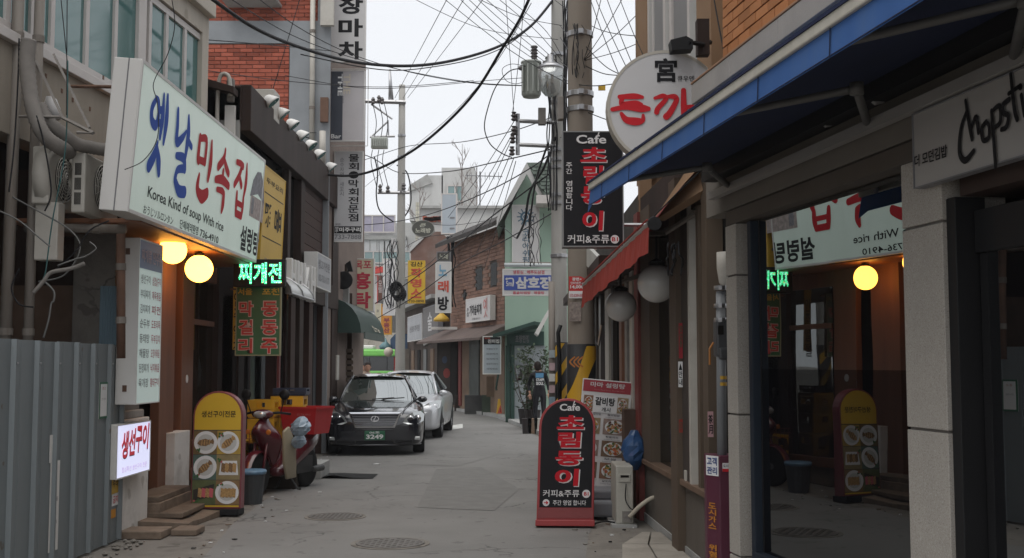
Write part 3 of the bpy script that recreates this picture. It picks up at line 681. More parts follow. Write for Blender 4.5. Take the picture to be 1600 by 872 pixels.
# ---- restaurant front, X about -3.95
FR = Frame((-3.95,11.9),(-3.95,16.2),1)
t = thing('restaurant_front', 'timber framed restaurant front with glazed door under the green sign', 'building', (-4.2,13.8,0))
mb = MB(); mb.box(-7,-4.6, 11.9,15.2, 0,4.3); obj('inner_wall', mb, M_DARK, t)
def col_(name, px0, px1, n0, n1, z0, z1, m, par=None, F=FR): 
    u0, u1 = F.U(px0, n1), F.U(px1, n1); b = MB(); b.box(u0, u1, n0, n1, z0, z1, F); return obj(name, b, m, par or t, bevel=.006)
col_('timber_column', 250,273, -.06,.04,.15,3.0, M_WOOD); col_('timber_column', 284,302, -.06,.03,.3,3.0, M_WOOD)
col_('low_wall', 276,299, -.02,.14,.0,.88, M_WHITEW)
col_('soffit', 215,400, -.6,.6,2.93,2.97, mat('soffit_wood', (.22,.09,.04), .5, var=.2, vs=5))
col_('door_head', 290,352, -.12,.02,2.72,2.93, M_WOOD)
col_('transom', 302,342, -.04,.0,2.15,2.22, M_WOOD); col_('door_post', 342,348, -.05,.01,.3,2.93, M_WOOD); col_('threshold_wall', 302,345, -.06,.0,.0,.28, M_STEPW); col_('door_sill', 301,345, -.12,.05,.25,.38, M_WOOD)
for z0, z1 in ((.38,2.15),(2.22,2.72)):
    b = MB(); b.box(FR.U(302), FR.U(342), -.03,-.025, z0, z1, FR); obj('glass_pane', b, glass('restaurant_glass', (.03,.022,.016), .30, .01), t)
col_('pale_post', 347,363, -.03,.05,.1,2.6, mat('pale_post', (.36,.33,.31), .7, var=.1)); 
mb = MB(); mb.lathe([(.05,.0),(.05,.005),(.001,.006)], FR(FR.U(292,.03),.032,1.48), 'x', 16); obj('oval_plate', mb, M_WHITEL, t)
S5 = Face((-3.72,15.35,1.35), (1,0,0), (0,0,1), .12, 1.35)
b = MB(); S5.text(b, '안주일절', .1,.3,.9,.95, M_BLACK, .01, vert=True); q = MB(); q.box(-3.72,-3.60,15.352,15.37,1.85,2.75)
o = tag(obj('banner', q, M_YELLOW), 'narrow yellow strip banner hanging left of the green hanging sign', 'banner'); obj('lettering', b, None, o)
# entrance steps of planks
st = thing('entrance_steps', 'worn timber entrance steps in front of the restaurant', 'steps', (-3.7,12.6,0))
for (x0, x1, y0, y1, z0, z1) in ((-3.95,-3.62,11.95,13.1,.24,.30),(-3.95,-3.6,11.92,13.1,.02,.24),(-3.95,-3.36,11.9,13.3,.09,.14),(-3.93,-3.40,11.95,13.2,.0,.09)):
    mb = MB(); mb.box(x0,x1,y0,y1,z0,z1); obj('plank', mb, M_STEPW, st, bevel=.008)
mb = MB()
mb.loft([[(-3.78,y,.0),(-3.2+.05*math.sin(y*3),y,.0),(-3.2+.05*math.sin(y*3),y,.06+.015*math.sin(y*5)),(-3.78,y,.10)] for y in [11.6+.12*i for i in range(14)]]); tag(obj('loose_board', mb, M_STEPW), 'warped grey board lying at the foot of the restaurant steps', 'board')
mb = MB(); mb.box(-3.75,-3.32,11.05,11.42,.0,.075); tag(obj('loose_board', mb, M_STEPW, bevel=.01), 'short weathered block of boards beside the white pier', 'board')
mb = MB(); mb.box(-3.30,-3.05,11.28,11.6,.0,.06); tag(obj('loose_board', mb, M_STEPW, bevel=.01), 'smaller dark board piece nearest the lane', 'board')
# rubble at the fence foot
mb = MB()
for i in range(40):
    x, y, r_ = -3.62+random.uniform(0,.22), random.uniform(9.6,11.1), random.uniform(.01,.035); mb.lathe([(r_*.4,0),(r_,r_*.5),(r_*.5,r_)], (x,y,0), 'z', 5)
tag(obj('rubble', mb, M_GRND), 'small rubble and grit along the foot of the hoarding', 'rubble', kind='stuff')

# ---- LED board and green hanging sign
S6 = front_face(364,405,445,448,14.6)
t = thing('led_sign', 'black LED display glowing with green characters above the green hanging sign', 'led sign', tuple(S6.p(.5,0)))
mb = MB(); mb.box(0,S6.W,0,S6.H,-.1,0, lambda x,y,z: S6.o+S6.r*x+S6.up*y+S6.n*z); obj('casing', mb, M_BLKP, t, bevel=.008)
M_LED = mat('green_led', (.05,.9,.35), .5, var=0, emit=1.5, ecol=(.06,1,.35)); M_LEDW = mat('pale_led', (.4,1,.8), .5, var=0, emit=1.7, ecol=(.35,1,.75)); M_LEDO = mat('orange_led', (1,.5,.05), .5, var=0, emit=1.2, ecol=(1,.45,.05))
# dot matrix: sample the glyph outlines on a grid of lamps
def led_dots(S_, t_, x0, y0, x1, y1, nx, ny, mlist):
    vs, fs, a0, a1, b0, b1 = glyphs(t_, .03)
    tri = []
    for f in fs:
        for k in range(1, len(f)-1): tri.append((vs[f[0]], vs[f[k]], vs[f[k+1]]))
    b = MB()
    for i in range(nx):
        for j in range(ny):
            x = a0+(a1-a0)*(i+.5)/nx; y = b0+(b1-b0)*(j+.5)/ny; hit = False
            for A, B, C in tri:
                d1 = (x-B.x)*(A.y-B.y)-(A.x-B.x)*(y-B.y); d2 = (x-C.x)*(B.y-C.y)-(B.x-C.x)*(y-C.y); d3 = (x-A.x)*(C.y-A.y)-(C.x-A.x)*(y-A.y)
                if not ((d1 < 0 or d2 < 0 or d3 < 0) and (d1 > 0 or d2 > 0 or d3 > 0)): hit = True; break
            if hit:
                m = random.choices(mlist, (70,26,4))[0]; fx = x0+(x1-x0)*(i+.1)/nx; fy = y0+(y1-y0)*(j+.1)/ny
                S_.rect(b, fx, fy, fx+(x1-x0)/nx*.85, fy+(y1-y0)/ny*.85, .004, m)
    return b
obj('led_characters', led_dots(S6, '찌개전', .10,.10,.94,.88, 58, 26, [M_LED, M_LEDW, M_LEDO]), None, t)
S7 = front_face(367,447,438,556,15.0)
M_GREENS = mat('sign_green', (.035,.13,.055), .5, var=.1)
t = sign_box('hanging_sign', 'green hanging sign with red outlined Korean letters facing up the lane', S7, .06, M_GREENS, mat('dull_cream', (.30,.29,.18), .6, var=.1), rim=.015)
mb = MB(); M_YL = mat('lettering_yellow', (.55,.36,.04), .5, var=0)
S7.text(mb, '서울', .04,.87,.36,.97, M_YL, .03); S7.text(mb, '포천', .58,.87,.96,.97, M_YL, .03)
for x0, x1, s in ((.06,.40,'막걸리'),(.56,.94,'동동주')):
    for i, c in enumerate(s):
        z0 = .82-(i+1)*.265; S7.text(mb, c, x0,z0,x1,z0+.235, mat('outline_pink', (.62,.45,.42), .5, var=0), .055, .005); S7.text(mb, c, x0+.02,z0+.012,x1-.02,z0+.223, mat('makgeolli_red', (.5,.045,.04), .5, var=0), .025, .008)
obj('lettering', mb, None, t)
mb = MB(); mb.tube([S7.p(.5,1.0,-.03), at(400,440,15.0)+Vector((0,.03,0))], .012, 6); mb.tube([at(360,452,15.03), at(440,452,15.03)], .014, 6); obj('bracket', mb, M_RUST, t)
# ================================================================== LEFT, FARTHER ON
F1 = Frame((-3.62,15.2),(-3.62,23.2),1)
t = thing('brown_building', 'low dark brown clad building with a steel fascia lined by floodlights', 'building', (-4.5,19,0))
ZF = 5.38
mb = MB(); mb.box(-9,-3.9,15.3,23.1,0,ZF-.1); obj('wall', mb, mat('dark_brown_wall', (.03,.022,.02), .8, var=.2), t)
mb = MB(); mb.box(-.05, 8.05, -.02, .14, ZF-.62, ZF, F1); mb.box(-9,-3.6,15.1,15.16,ZF-.5,ZF-.02); obj('fascia', mb, M_FASCIA, t, bevel=.01)
mb = MB(); mb.box(-9,-3.62,15.16,23.2,ZF-.1,ZF-.03); obj('roof', mb, M_CONC, t)
uA, uB = F1.U(467), F1.U(512)
z = 3.2
while z < ZF-.65:
    mb = MB(); mb.box(uA, uB, .0, .03, z, z+.175, F1); obj('cladding_board', mb, M_BROWN, t); z += .185
def pc(name, u0, u1, n0, n1, z0, z1, m, bev=.006, par=None, F=F1): 
    b = MB(); b.box(u0, u1, n0, n1, z0, z1, F); return obj(name, b, m, par or t, bevel=bev)
pc('corner_post', F1.U(512), F1.U(521), -.1,.08,0,ZF-.6, M_FASCIA); pc('mullion', F1.U(460), F1.U(466), -.1,.08,0,ZF-.6, M_FASCIA)
pc('mullion', F1.U(441), F1.U(445), -.1,.06,2.9,ZF-.6, M_FASCIA)
pc('dark_window', F1.U(400), F1.U(460), -.08,-.05,3.1,ZF-.6, G_DARK, 0)
pc('canopy_beam', F1.U(447), F1.U(520), -.1,.10,2.75,3.2, M_FASCIA)
for a, b_ in ((448,455),(477,483),(498,503)): pc('pillar', F1.U(a), F1.U(b_), -.05,.06,0,2.75, M_BROWN)
for a, b_ in ((455,477),(483,498)): pc('glass_panel', F1.U(a), F1.U(b_), -.12,-.1,.15,2.75, G_DARK, 0)
pc('cladding_board', F1.U(503), F1.U(512), 0,.03,0,2.75, M_BROWN)
# near flank: dark posts and glazing between the green hanging sign and the crates
Yn = 16.35
for (px0, px1, m) in ((366,372,M_FASCIA),(381,386,M_BLKP),(391,396,mat('pale_teal_frame', (.19,.25,.23), .6, var=.1)),(414,430,M_BROWN),(432,436,M_REDP)):
    a, b_ = at(px0,600,Yn), at(px1,600,Yn); mb = MB(); mb.box(a.x,b_.x,Yn,Yn+.08,0,3.0); obj('door_post', mb, m, t)
a, b_ = at(396,600,16.6), at(448,600,16.6); mb = MB(); mb.box(a.x,b_.x,16.6,16.62,.1,2.9); obj('glass_panel', mb, G_DARK, t)
S = front_face(418,540,437,605,16.57); mb = MB(); mb.mat(mat('pale_sticker', (.33,.38,.40), .5, var=.2, vs=9)); mb.poly([S.p(.1,0,.01),S.p(.9,0,.01),S.p(1,.45,.01),S.p(.6,.8,.01),S.p(.2,.75,.01),S.p(0,.4,.01)]); obj('window_decal', mb, None, t)
# floodlights along the roof edge
LS = .78
f0 = thing('floodlight', 'first white floodlight on the brown fascia, nearest the camera', 'floodlight', tuple(F1(.95,.1,ZF-.02)), 0, 'floodlights along the brown fascia')
mb = MB(); mb.box(-.12,.10,-.03,.03,-.01,.02); mb.tube([(.08,0,.01),(.12,0,.06)], .012, 6); mb.box(.06,.2,-.012,.012,.02,.05); obj('arm', mb, M_WHITE, f0, local=True, bevel=.004)
mb = MB(); mb.smooth = True
mb.loft([[(.05+r_*.9*math.cos(k*PI/5)+.12*q, r_*math.sin(k*PI/5), .10+r_*.55*math.cos(k*PI/5)*.6-.10*q+r_*.5*math.cos(k*PI/5)) for k in range(10)] for q, r_ in ((-.25,.02),(-.1,.055),(.25,.08),(.75,.105),(.95,.11))]); obj('lamp_head', mb, M_WHITE, f0, local=True)
mb = MB(); mb.loft([[(.05+.104*.9*math.cos(k*PI/5)+.12*q, .104*math.sin(k*PI/5), .10+.104*.33*math.cos(k*PI/5)-.10*q+.104*.5*math.cos(k*PI/5)) for k in range(10)] for q in (.93,.97)]); obj('lens', mb, G_UP, f0, local=True)
for k, (u, wd) in enumerate(((1.75,'second'),(2.55,'third'),(3.4,'fourth'),(4.25,'fifth'),(5.1,'sixth'),(6.4,'seventh'))):
    dup(f0, tuple(F1(u,.1,ZF-.02)), random.uniform(-.25,.2), f'{wd} white floodlight counted from the near end of the brown fascia', scale=.8)
f0.scale = (.8,.8,.8)
# roof plant poking above
S = front_face(391,139,428,186,16.6); t2 = thing('roof_cabinet', 'white cabinet with a blue edge on the brown roof before the brick wall', 'cabinet', tuple(S.p(.5,0,-.2)))
g = lambda x,y,z: S.o+S.r*x+S.up*y+S.n*z
mb = MB(); mb.box(0,S.W,0,S.H,-.4,0,g); obj('housing', mb, M_ACW, t2, bevel=.01); mb = MB(); mb.box(S.W*.72,S.W*.8,.1,S.H-.1,0,.006,g); obj('stripe', mb, mat('cyan_print', (.05,.3,.42), .5, var=0), t2)
wire('pale plastic pipe hooked like a cane above the green sign', [at(339,200,14.9), at(340,150,14.9), at(343,122,14.9), at(350,115,14.9), at(358,122,14.9), at(360,150,14.9)], .028, M_ACW, name='cane_pipe', cat='pipe')
S = front_face(354,122,364,158,14.95); mb = MB(); mb.box(0,S.W,0,S.H,-.1,0,lambda x,y,z: S.o+S.r*x+S.up*y+S.n*z); tag(obj('meter_box', mb, M_DUCT, bevel=.01), 'small grey electric box on top of the cane pipe cables', 'electric box')
t = thing('roof_shack', 'grimy little shed corner above the far end of the green sign', 'shed', tuple(at(345,200,15.0)))
mb = MB(); a, b_ = at(316,125,15.05), at(372,240,15.05); mb.box(a.x, b_.x, 15.1, 15.15, b_.z-.6, at(340,136,15.05).z); obj('wall', mb, M_CONC, t)
mb = MB(); mb.prism([at(316,126,15), at(372,142,15), at(372,152,15), at(316,137,15)], (0,-.25,0)); obj('roof_edge', mb, M_FASCIA, t)
mb = MB(); a, b_ = at(352,165,15), at(366,240,15); mb.box(a.x,b_.x,14.98,15.05,b_.z-.3,a.z); obj('post', mb, M_WHITE, t)
# channel letters: thick white blocks seen from the side
names = ['H','A','U','S']
a = at(446,405,16.6)
for i in range(4):
    px0 = 447+i*10.5; Yb = 16.5+i*.55; c0, c1 = at(px0, 403+i*4, Yb), at(px0+8, 459+i*4, Yb)
    t2 = thing('channel_letter', ['first','second','third','last'][i]+' thick white block letter of the row on the brown canopy', 'letter', ((c0.x+c1.x)/2, Yb, c1.z), 0, 'white block letters on the brown canopy')
    mb = MB(); H = c0.z-c1.z
    D = .36
    if i != 2: mb.box(-.045,.045,0,.11,0,H); mb.box(-.045,.045,.27,.38,0,H); mb.box(-.045,.045,.11,.27,H*.45,H*.6)
    else: mb.box(-.045,.045,0,.1,0,H); mb.prism([(-.045,.1,H*.4),(-.045,.38,H*.95),(-.045,.38,H*.75),(-.045,.1,H*.25)], (.09,0,0)); mb.box(-.045,.045,.27,.38,0,H*.55)
    obj('letter_block', mb, M_WHITE, t2, local=True, bevel=.008)
    mb = MB(); mb.box(-.3,-.045,.14,.2,H*.5,H*.56); obj('bracket', mb, M_STEEL, t2, local=True)
S = Face((-3.28, 19.3, 2.95), (0,1,0), (0,0,1), 1.45, .60)
t2 = sign_box('small_light_box', 'small pale light-box sign on the brown canopy past the block letters', S, .22, mat('pale_lilac_panel', (.36,.36,.38), .4, var=.05), M_WHITE, rim=.02)
mb = MB(); S.text(mb, '생고기전문', .08,.55,.92,.82, M_GREYL, .02); S.text(mb, '02-732-1177', .12,.2,.88,.4, M_GREYL, .01); obj('lettering', mb, None, t2)
# curved plastic canopy
t2 = thing('plastic_canopy', 'small curved translucent plastic canopy beside the green hanging sign', 'canopy', (-3.3,16.4,2.6))
mb = MB(); mb.smooth = True; secs = []
for k in range(7):
    a_ = k/6*PI/2; secs.append([(-3.62+.62*math.sin(a_), y, 2.62+.34*math.cos(a_)) for y in (15.6,16.6,17.4)])
mb.loft(secs, close=False); obj('curved_sheet', mb, mat('clear_corrugate', (.42,.43,.42), .25, var=.1), t2)
mb = MB()
for y in (15.6,16.5,17.4): mb.tube([(-3.62+.63*math.sin(k/6*PI/2), y, 2.62+.35*math.cos(k/6*PI/2)) for k in range(7)], .012, 5)
mb.tube([(-3.0,15.6,2.62),(-3.0,17.4,2.62)], .018, 6); obj('rib', mb, M_STEEL, t2)
# ---- gas pipes, meter cabinet
YG = 23.3
t2 = thing('gas_pipes', 'red painted gas pipes with fittings at the end of the brown building', 'pipes', tuple(at(510,600,YG)))
mb = MB(); mb.smooth = True; mb.tube([at(505,600,YG), at(505,485,YG)], .035, 8); obj('riser', mb, M_REDP, t2)
mb = MB(); mb.smooth = True; mb.tube([at(511,495,YG), at(517,495,YG), at(519,498,YG), at(519,550,YG), at(512,553,YG), at(506,553,YG)], .035, 8); obj('loop_pipe', mb, M_REDP, t2)
mb = MB(); mb.smooth = True; mb.tube([at(506,510,YG-.05), at(506,530,YG-.05)], .06, 8); obj('valve', mb, M_ACW, t2)
pipe_thing('white drainpipe standing between the brown building and the gas pipes', at(511,650,YG+.1), at(513,400,YG+.1), .06, M_ACW, 'drainpipe')
S = front_face(502,555,527,594,YG-.1); g = lambda x,y,z: S.o+S.r*x+S.up*y+S.n*z
t2 = thing('meter_cabinet', 'poster-covered grey meter cabinet below the red gas pipes', 'cabinet', tuple(S.p(.5,0)))
mb = MB(); mb.box(0,S.W,0,S.H,-.25,0,g); obj('cabinet', mb, M_ACW, t2, bevel=.008)
mb = MB(); S.rect(mb,.02,.05,.66,.97,.004,mat('poster_blue',(.22,.30,.36),.6,var=.2,vs=8)); S.rect(mb,.08,.1,.6,.5,.006,mat('poster_pink',(.45,.33,.35),.6,var=.2,vs=14)); S.text(mb,'임대',.15,.55,.5,.8,M_GREYL,.02,.008); S.text(mb,'급매',.15,.2,.5,.4,M_RED,.03,.009); obj('poster_lettering', mb, None, t2)
S = front_face(509,596,520,650,YG-.05); mb = MB(); mb.smooth = True; mb.lathe([(.07,0),(.07,.25),(.05,.3),(.05,.55)], tuple(at(514,625,YG-.05)), 'z', 10); tag(obj('gas_meter', mb, M_ACW), 'small pale gas meter pot below the cabinet', 'gas meter')

# ---- red brick building behind, near face square to the lane at Y = 21.6
Yb = 21.7
FB = Frame((at(300,300,Yb).x, Yb), (at(511,300,Yb).x, Yb), 1)
if FB.n.y > 0: FB = Frame((at(300,300,Yb).x, Yb), (at(511,300,Yb).x, Yb), -1)
t = thing('brick_building', 'tall red brick building with grey concrete bands behind the brown roof', 'building', (-5.5,Yb,0))
zz = lambda py: FB.hit(400, py)[1]
uu = lambda px: FB.U(px)
mb = MB(); mb.box(-4, uu(503), -6,-.03, 0, 12.5, FB); obj('core', mb, M_MORT, t)
mb = MB(); mb.box(-4, uu(511), -.03,.02, zz(68), zz(33), FB); obj('concrete_band', mb, mat('painted_concrete', (.25,.265,.28), .8, var=.08, dirt=.35, dcol=(.17,.17,.17), dscale=1.2), t)
mb = MB(); mb.box(uu(446), uu(511), -.03,.018, 0, zz(68), FB); obj('concrete_column', mb, MC['painted_concrete'], t)
mb = MB(); mb.box(uu(490), uu(511), -.03,.018, zz(33), 12.5, FB); obj('concrete_column', mb, MC['painted_concrete'], t)
cx_ = lambda c: -(c[0]*.3+c[2]*.7)
brick_wall(t, FB, uu(316), uu(446)-.005, zz(215), zz(68)-.005, .245, .079, .012, M_RBRICK, 240, -.028, .03, order=lambda c: (abs(c[2]-zz(120))+abs(c[0]-uu(400))*.6))
brick_wall(t, FB, uu(316), uu(490)-.005, zz(33)+.005, zz(-20), .245, .079, .012, M_RBRICK, 60, -.028, .03, order=lambda c: c[2])
mb = MB(); mb.box(uu(350), uu(426), 0,.45, zz(8), zz(-25), FB); obj('balcony_slab', mb, M_WHITEW, t, bevel=.01)
mb = MB(); mb.box(uu(346), uu(432), 0,.5, zz(12), zz(8), FB); obj('balcony_lip', mb, M_CONC, t)
FS = Frame((-3.64, Yb), (-3.64, 25.5), 1)
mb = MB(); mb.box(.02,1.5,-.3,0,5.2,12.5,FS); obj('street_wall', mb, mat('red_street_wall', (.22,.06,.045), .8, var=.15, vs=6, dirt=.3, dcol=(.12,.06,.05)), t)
for z_, h_ in ((7.8,1.2),(6.4,1.0),(9.6,1.3)):
    mb = MB(); mb.box(.3,1.3,0,.05,z_,z_+h_,FS); w_ = obj('window', mb, M_FRAMEW, t)
    mb = MB(); mb.box(.38,1.22,.045,.055,z_+.08,z_+h_-.08,FS); obj('pane', mb, G_UP, w_)
pipe_thing('white downpipe running the full height of the brick corner', at(487,255,Yb-.08), at(489,-30,Yb-.08), .05, M_ACW, 'downpipe')
pipe_thing('second white pipe beside the bar sign on the street wall', at(504,255,Yb-.3), at(504,205,Yb-.3), .06, M_ACW, 'downpipe', coll=False)
S = front_face(500,152,512,190,Yb-.15); mb = MB(); mb.box(0,S.W,0,S.H,-.1,0,lambda x,y,z: S.o+S.r*x+S.up*y+S.n*z); tag(obj('rusty_box', mb, M_RUST), 'rusty metal box on the brick corner beside the bar sign', 'box')
mb = MB(); mb.box(0,.25,0,.12,0,.9,lambda x,y,z: at(502,42,Yb-.1)+Vector((x,-y,z))); tag(obj('wall_unit', mb, M_ACW), 'grey unit box high on the brick corner above the rusty box', 'box')
# ---- hanging signs over the lane
M_SGW = mat('sign_white_aged', (.52,.51,.51), .5, var=.04, vs=2, dirt=.15, dcol=(.42,.41,.39))
def brk(t_, S_, px=508, n=2):
    b = MB()
    for f in ((.15,.85) if n == 2 else (.5,)): b.tube([S_.p(0,f,-.05), S_.p(-.15,f,-.05)], .015, 5)
    obj('bracket', b, M_STEEL, t_)
S = front_face(514,-60,571,97,22.2); t = sign_box('hanging_sign', 'tall white hanging sign with black brush letters cut by the top of the picture', S, .08, M_SGW, M_WHITE)
mb = MB()
for i, c in enumerate('포장마차'): S.text(mb, c, .25,.70-.225*i,.92,.88-.225*i, M_BLACK, .035)
obj('lettering', mb, None, t); brk(t, S)
S = front_face(513,110,569,221,22.4); t = sign_box('hanging_sign', 'half navy half lilac-grey hanging sign of a bar', S, .08, mat('lilac_grey', (.44,.42,.43), .5, var=.04), M_WHITE, rim=.012)
mb = MB(); S.rect(mb, .02,.02,.39,.98,.010, mat('navy_panel', (.035,.042,.06), .5, var=.05))
S.text(mb, 'THE', .25,.64,.38,.95, M_WHITEL, .02, .013, rot=1); S.text(mb, 'THE', .41,.66,.60,.95, mat('cream_letter', (.55,.50,.40), .5, var=0), .012, .013, rot=1); S.text(mb, 'Bar', .08,.04,.36,.10, M_WHITEL, .01, .013)
for k in range(5): S.rect(mb, .395,.54+k*.02,.42,.55+k*.02,.013,M_GREYL)
obj('lettering', mb, None, t); brk(t, S)
mb = MB(); e = .09
for a, b_ in (((-.0,1+e*.4),(1.08,1+e*.4)),((1.08,1+e*.4),(1.08,-.05)),((1.08,-.05),(0,-.05))): mb.tube([S.p(a[0],a[1],-.1), S.p(b_[0],b_[1],-.1)], .008, 5)
obj('guard_frame', mb, M_WHITE, t)
S = front_face(521,236,566,378,22.8); t = sign_box('hanging_sign', 'tall grey hanging sign of a raw-fish restaurant with a phone number', S, .08, mat('sign_grey', (.46,.46,.47), .5, var=.04), M_WHITE, rim=.015)
mb = MB(); S.text(mb, '물회·막회전문점', .50,.22,.86,.97, M_BLACK, .02, vert=True); S.text(mb, '순수자연 새꼬시', .20,.50,.34,.93, M_GREYL, .008, vert=True)
S.text(mb, '본관', .06,.175,.24,.205, M_GREYL, .01); S.rect(mb, .03,.095,.97,.17,.011, M_BLACK); S.text(mb, '영주', .05,.10,.17,.165, M_WHITEL, .01,.013,vert=True); S.text(mb, '미주구리', .2,.108,.95,.158, M_WHITEL, .03,.013); S.text(mb, '733-7888', .04,.03,.96,.08, M_GREYL, .01)
obj('lettering', mb, None, t); brk(t, S)
S = front_face(549,404,584,487,26.5); t = sign_box('hanging_sign', 'cream hanging sign with bold crimson letters above the dark green awning', S, .2, mat('sign_cream', (.55,.50,.36), .5, var=.04), M_WHITE, rim=.02)
mb = MB(); CR = mat('crimson', (.45,.03,.06), .5, var=0); S.text(mb, '목포', .12,.80,.88,.96, CR, .02); S.text(mb, '홍', .12,.42,.86,.74, CR, .035); S.text(mb, '탁', .12,.06,.86,.37, CR, .035); obj('lettering', mb, None, t); brk(t, S)
# ---- small building with green awning
t = thing('awning_building', 'small dark timber building under a dark green awning on the left', 'building', (-4.2,25.5,0))
YS = 24.0
mb = MB(); e_ = at(549,600,25).x; f_ = at(547,600,29).x; mb.prism([(-8,25,0),(e_,25,0),(f_,29,0),(-8,29,0)], (0,0,3.2)); obj('wall', mb, mat('timber_wall', (.055,.033,.024), .8, var=.2, vs=5), t)
a, b_ = at(524,420,YS), at(546,420,YS)
mb = MB(); mb.box(-8,a.x+.0,YS-.1,YS,0,5.2); obj('side_wall', mb, M_CONC, t)
mb = MB(); c0, c1 = at(524,413,YS+.5), at(541,500,YS+.5); mb.box(c0.x,c1.x,YS+.5,YS+.7,c1.z,c0.z); obj('upper_wall', mb, mat('dark_timber', (.035,.025,.02), .8, var=.2), t)
for i in range(6):
    a, b_ = at(532,545+i*9,24.9), at(552,551+i*9,24.9); mb = MB(); mb.box(a.x,b_.x,24.86,24.98,b_.z,a.z); obj('timber_slat', mb, M_STEPW, t)
S = front_face(525,449,545,478,YS+.3); mb = MB(); mb.box(0,S.W,0,S.H,-.1,0,lambda x,y,z: S.o+S.r*x+S.up*y+S.n*z); tag(obj('blank_sign', mb, M_CONC, bevel=.01), 'blank grey panel hung above the dark green awning', 'panel')
c = at(537,438,23.9); t2 = thing('round_floodlight', 'black round floodlight bracketed beside the cream hanging sign', 'floodlight', tuple(c))
mb = MB(); mb.smooth = True; mb.lathe([(.08,.22),(.15,.1),(.19,0),(.17,-.01),(.02,.02)], tuple(c), 'y', 20); obj('shade', mb, M_BLKP, t2)
mb = MB(); mb.tube([c+Vector((0,.2,0)), c+Vector((.1,.25,.35)), at(545,420,24.1)], .02, 6); mb.prism([at(540,412,23.9), at(547,407,23.9), at(551,424,23.9), at(544,424,23.9)], (0,.12,0)); obj('arm', mb, M_BLKP, t2)
t = thing('green_awning', 'dark green domed awning over the timber building entrance', 'awning', (-3.6,24.5,2.7))
mb = MB(); mb.smooth = True; secs = []
p0, p1 = at(520,500,23.6), at(572,525,26.8)
for k in range(8):
    f = k/7; y = 23.5+3.6*f; x0 = -3.75; R_ = .75
    secs.append([(x0+R_*math.sin(q*PI/12)*(.9+.1*f), y, 2.30+.72*math.cos(q*PI/12)) for q in range(7)])
mb.loft(secs, close=False); mb.poly(secs[0][::-1]+[(-3.75,23.5,2.3)]); obj('canopy', mb, mat('green_canvas', (.018,.042,.035), .5, var=.2, vs=5), t)
mb = MB(); mb.box(-3.02,-2.99,23.5,27.1,2.18,2.32); obj('valance', mb, mat('grey_green_canvas', (.10,.12,.11), .6, var=.1), t)
S = Face((-3.0,25.0,2.33), (0,1,0), (-.6,0,1), 1.4, .3); mb = MB(); S.text(mb, '전주집', .1,.1,.9,.9, mat('cream_letter', (.5,.45,.4), .5), .02, .03); obj('lettering', mb, None, t)
# ================================================================== FAR END OF THE LANE
def flat_building(name, label, px0, py0, px1, Y, depth, m, par=None, zb=0):
    a = at(px0, py0, Y); b_ = at(px1, py0, Y); t_ = par or thing(name, label, 'building', ((a.x+b_.x)/2, Y, 0))
    mb = MB(); mb.box(a.x, b_.x, Y, Y+depth, zb, a.z); obj('wall', mb, m, t_); return t_, a.x, b_.x, a.z
def fwin(t_, px0, py0, px1, py1, Y, n, m=G_UP, fr=.12, rows=1):
    S = front_face(px0, py0, px1, py1, Y); g = lambda x,y,z: S.o+S.r*x+S.up*y+S.n*z; mb = MB()
    mb.box(0,S.W,0,fr,0,.12,g); mb.box(0,S.W,S.H-fr,S.H,0,.12,g)
    for i in range(n+1): x = (S.W-fr)*i/n; mb.box(x,x+fr,fr,S.H-fr,0,.118,g)
    o = obj('window', mb, M_FRAMEW, t_)
    for i in range(n): x = (S.W-fr)*i/n; p = MB(); p.box(x+fr,x+(S.W-fr)/n,fr,S.H-fr,0,.05,g); obj('pane', p, m, o)
    return o
M_FARW = mat('far_white_wall', (.52,.53,.54), .8, var=.05, vs=.3, dirt=.3, dcol=(.36,.36,.36), dscale=.3, streak=True)
YA = 112
G_DIM = glass('dim_window_glass', (.014,.013,.012), .05, .05)
t, x0, x1, z1 = flat_building('office_block', 'pale grey three-storey block closing the lane behind the bus', 515,348,700,YA,10, M_PALE)
mb = MB(); a = at(500,395,YA); b_ = at(636,395,YA); mb.box(a.x,b_.x,YA-.8,YA,3.5,at(500,372,YA).z); obj('panelled_front', mb, M_FARW, t)
mb = MB(); mb.box(a.x,b_.x,YA-1.0,YA,at(500,376,YA).z,at(500,370,YA).z); obj('parapet_band', mb, M_CONC, t)
for px in (534,545,556,567,578,589,600,611,622): 
    a = at(px,380,YA-.8); mb = MB(); mb.box(a.x-.04,a.x+.04,YA-.86,YA-.8,at(px,410,YA).z,at(px,374,YA).z); obj('panel_joint', mb, M_CONC, t)
fwin(t,563,336,618,364,YA-.9,3, mat('lilac_glass', (.30,.28,.36), .2, var=.3, vs=.5)); fwin(t,568,392,642,412,YA-1.1,5); fwin(t,520,392,560,412,YA-1.1,3)
mb = MB(); a, b_ = at(520,414,YA-1.5), at(640,436,YA-1.5); mb.box(a.x,b_.x,YA-1.6,YA-.5,b_.z,a.z); obj('shop_fascia', mb, mat('far_banner', (.42,.40,.38), .6), t)
mb = MB(); a, b_ = at(520,470,YA-1.5), at(640,545,YA-1.5); mb.box(a.x,b_.x,YA-1.4,YA-.6,0,a.z); obj('dark_shopfront', mb, mat('far_shopfront', (.10,.095,.09), .5, var=.2, vs=.5), t)
mb = MB(); a, b_ = at(545,520,YA-1.6), at(640,546,YA-1.6); mb.box(a.x,b_.x,YA-1.8,YA-1.4,b_.z,a.z); obj('pale_sill', mb, M_BEIGE, t)
t, x0, x1, z1 = flat_building('rooftop_block', 'bare concrete rooftop block with a slanting stair cover above the lane end', 690,262,742,100,8, M_PALE)
fwin(t,698,289,724,316,99.9,2)
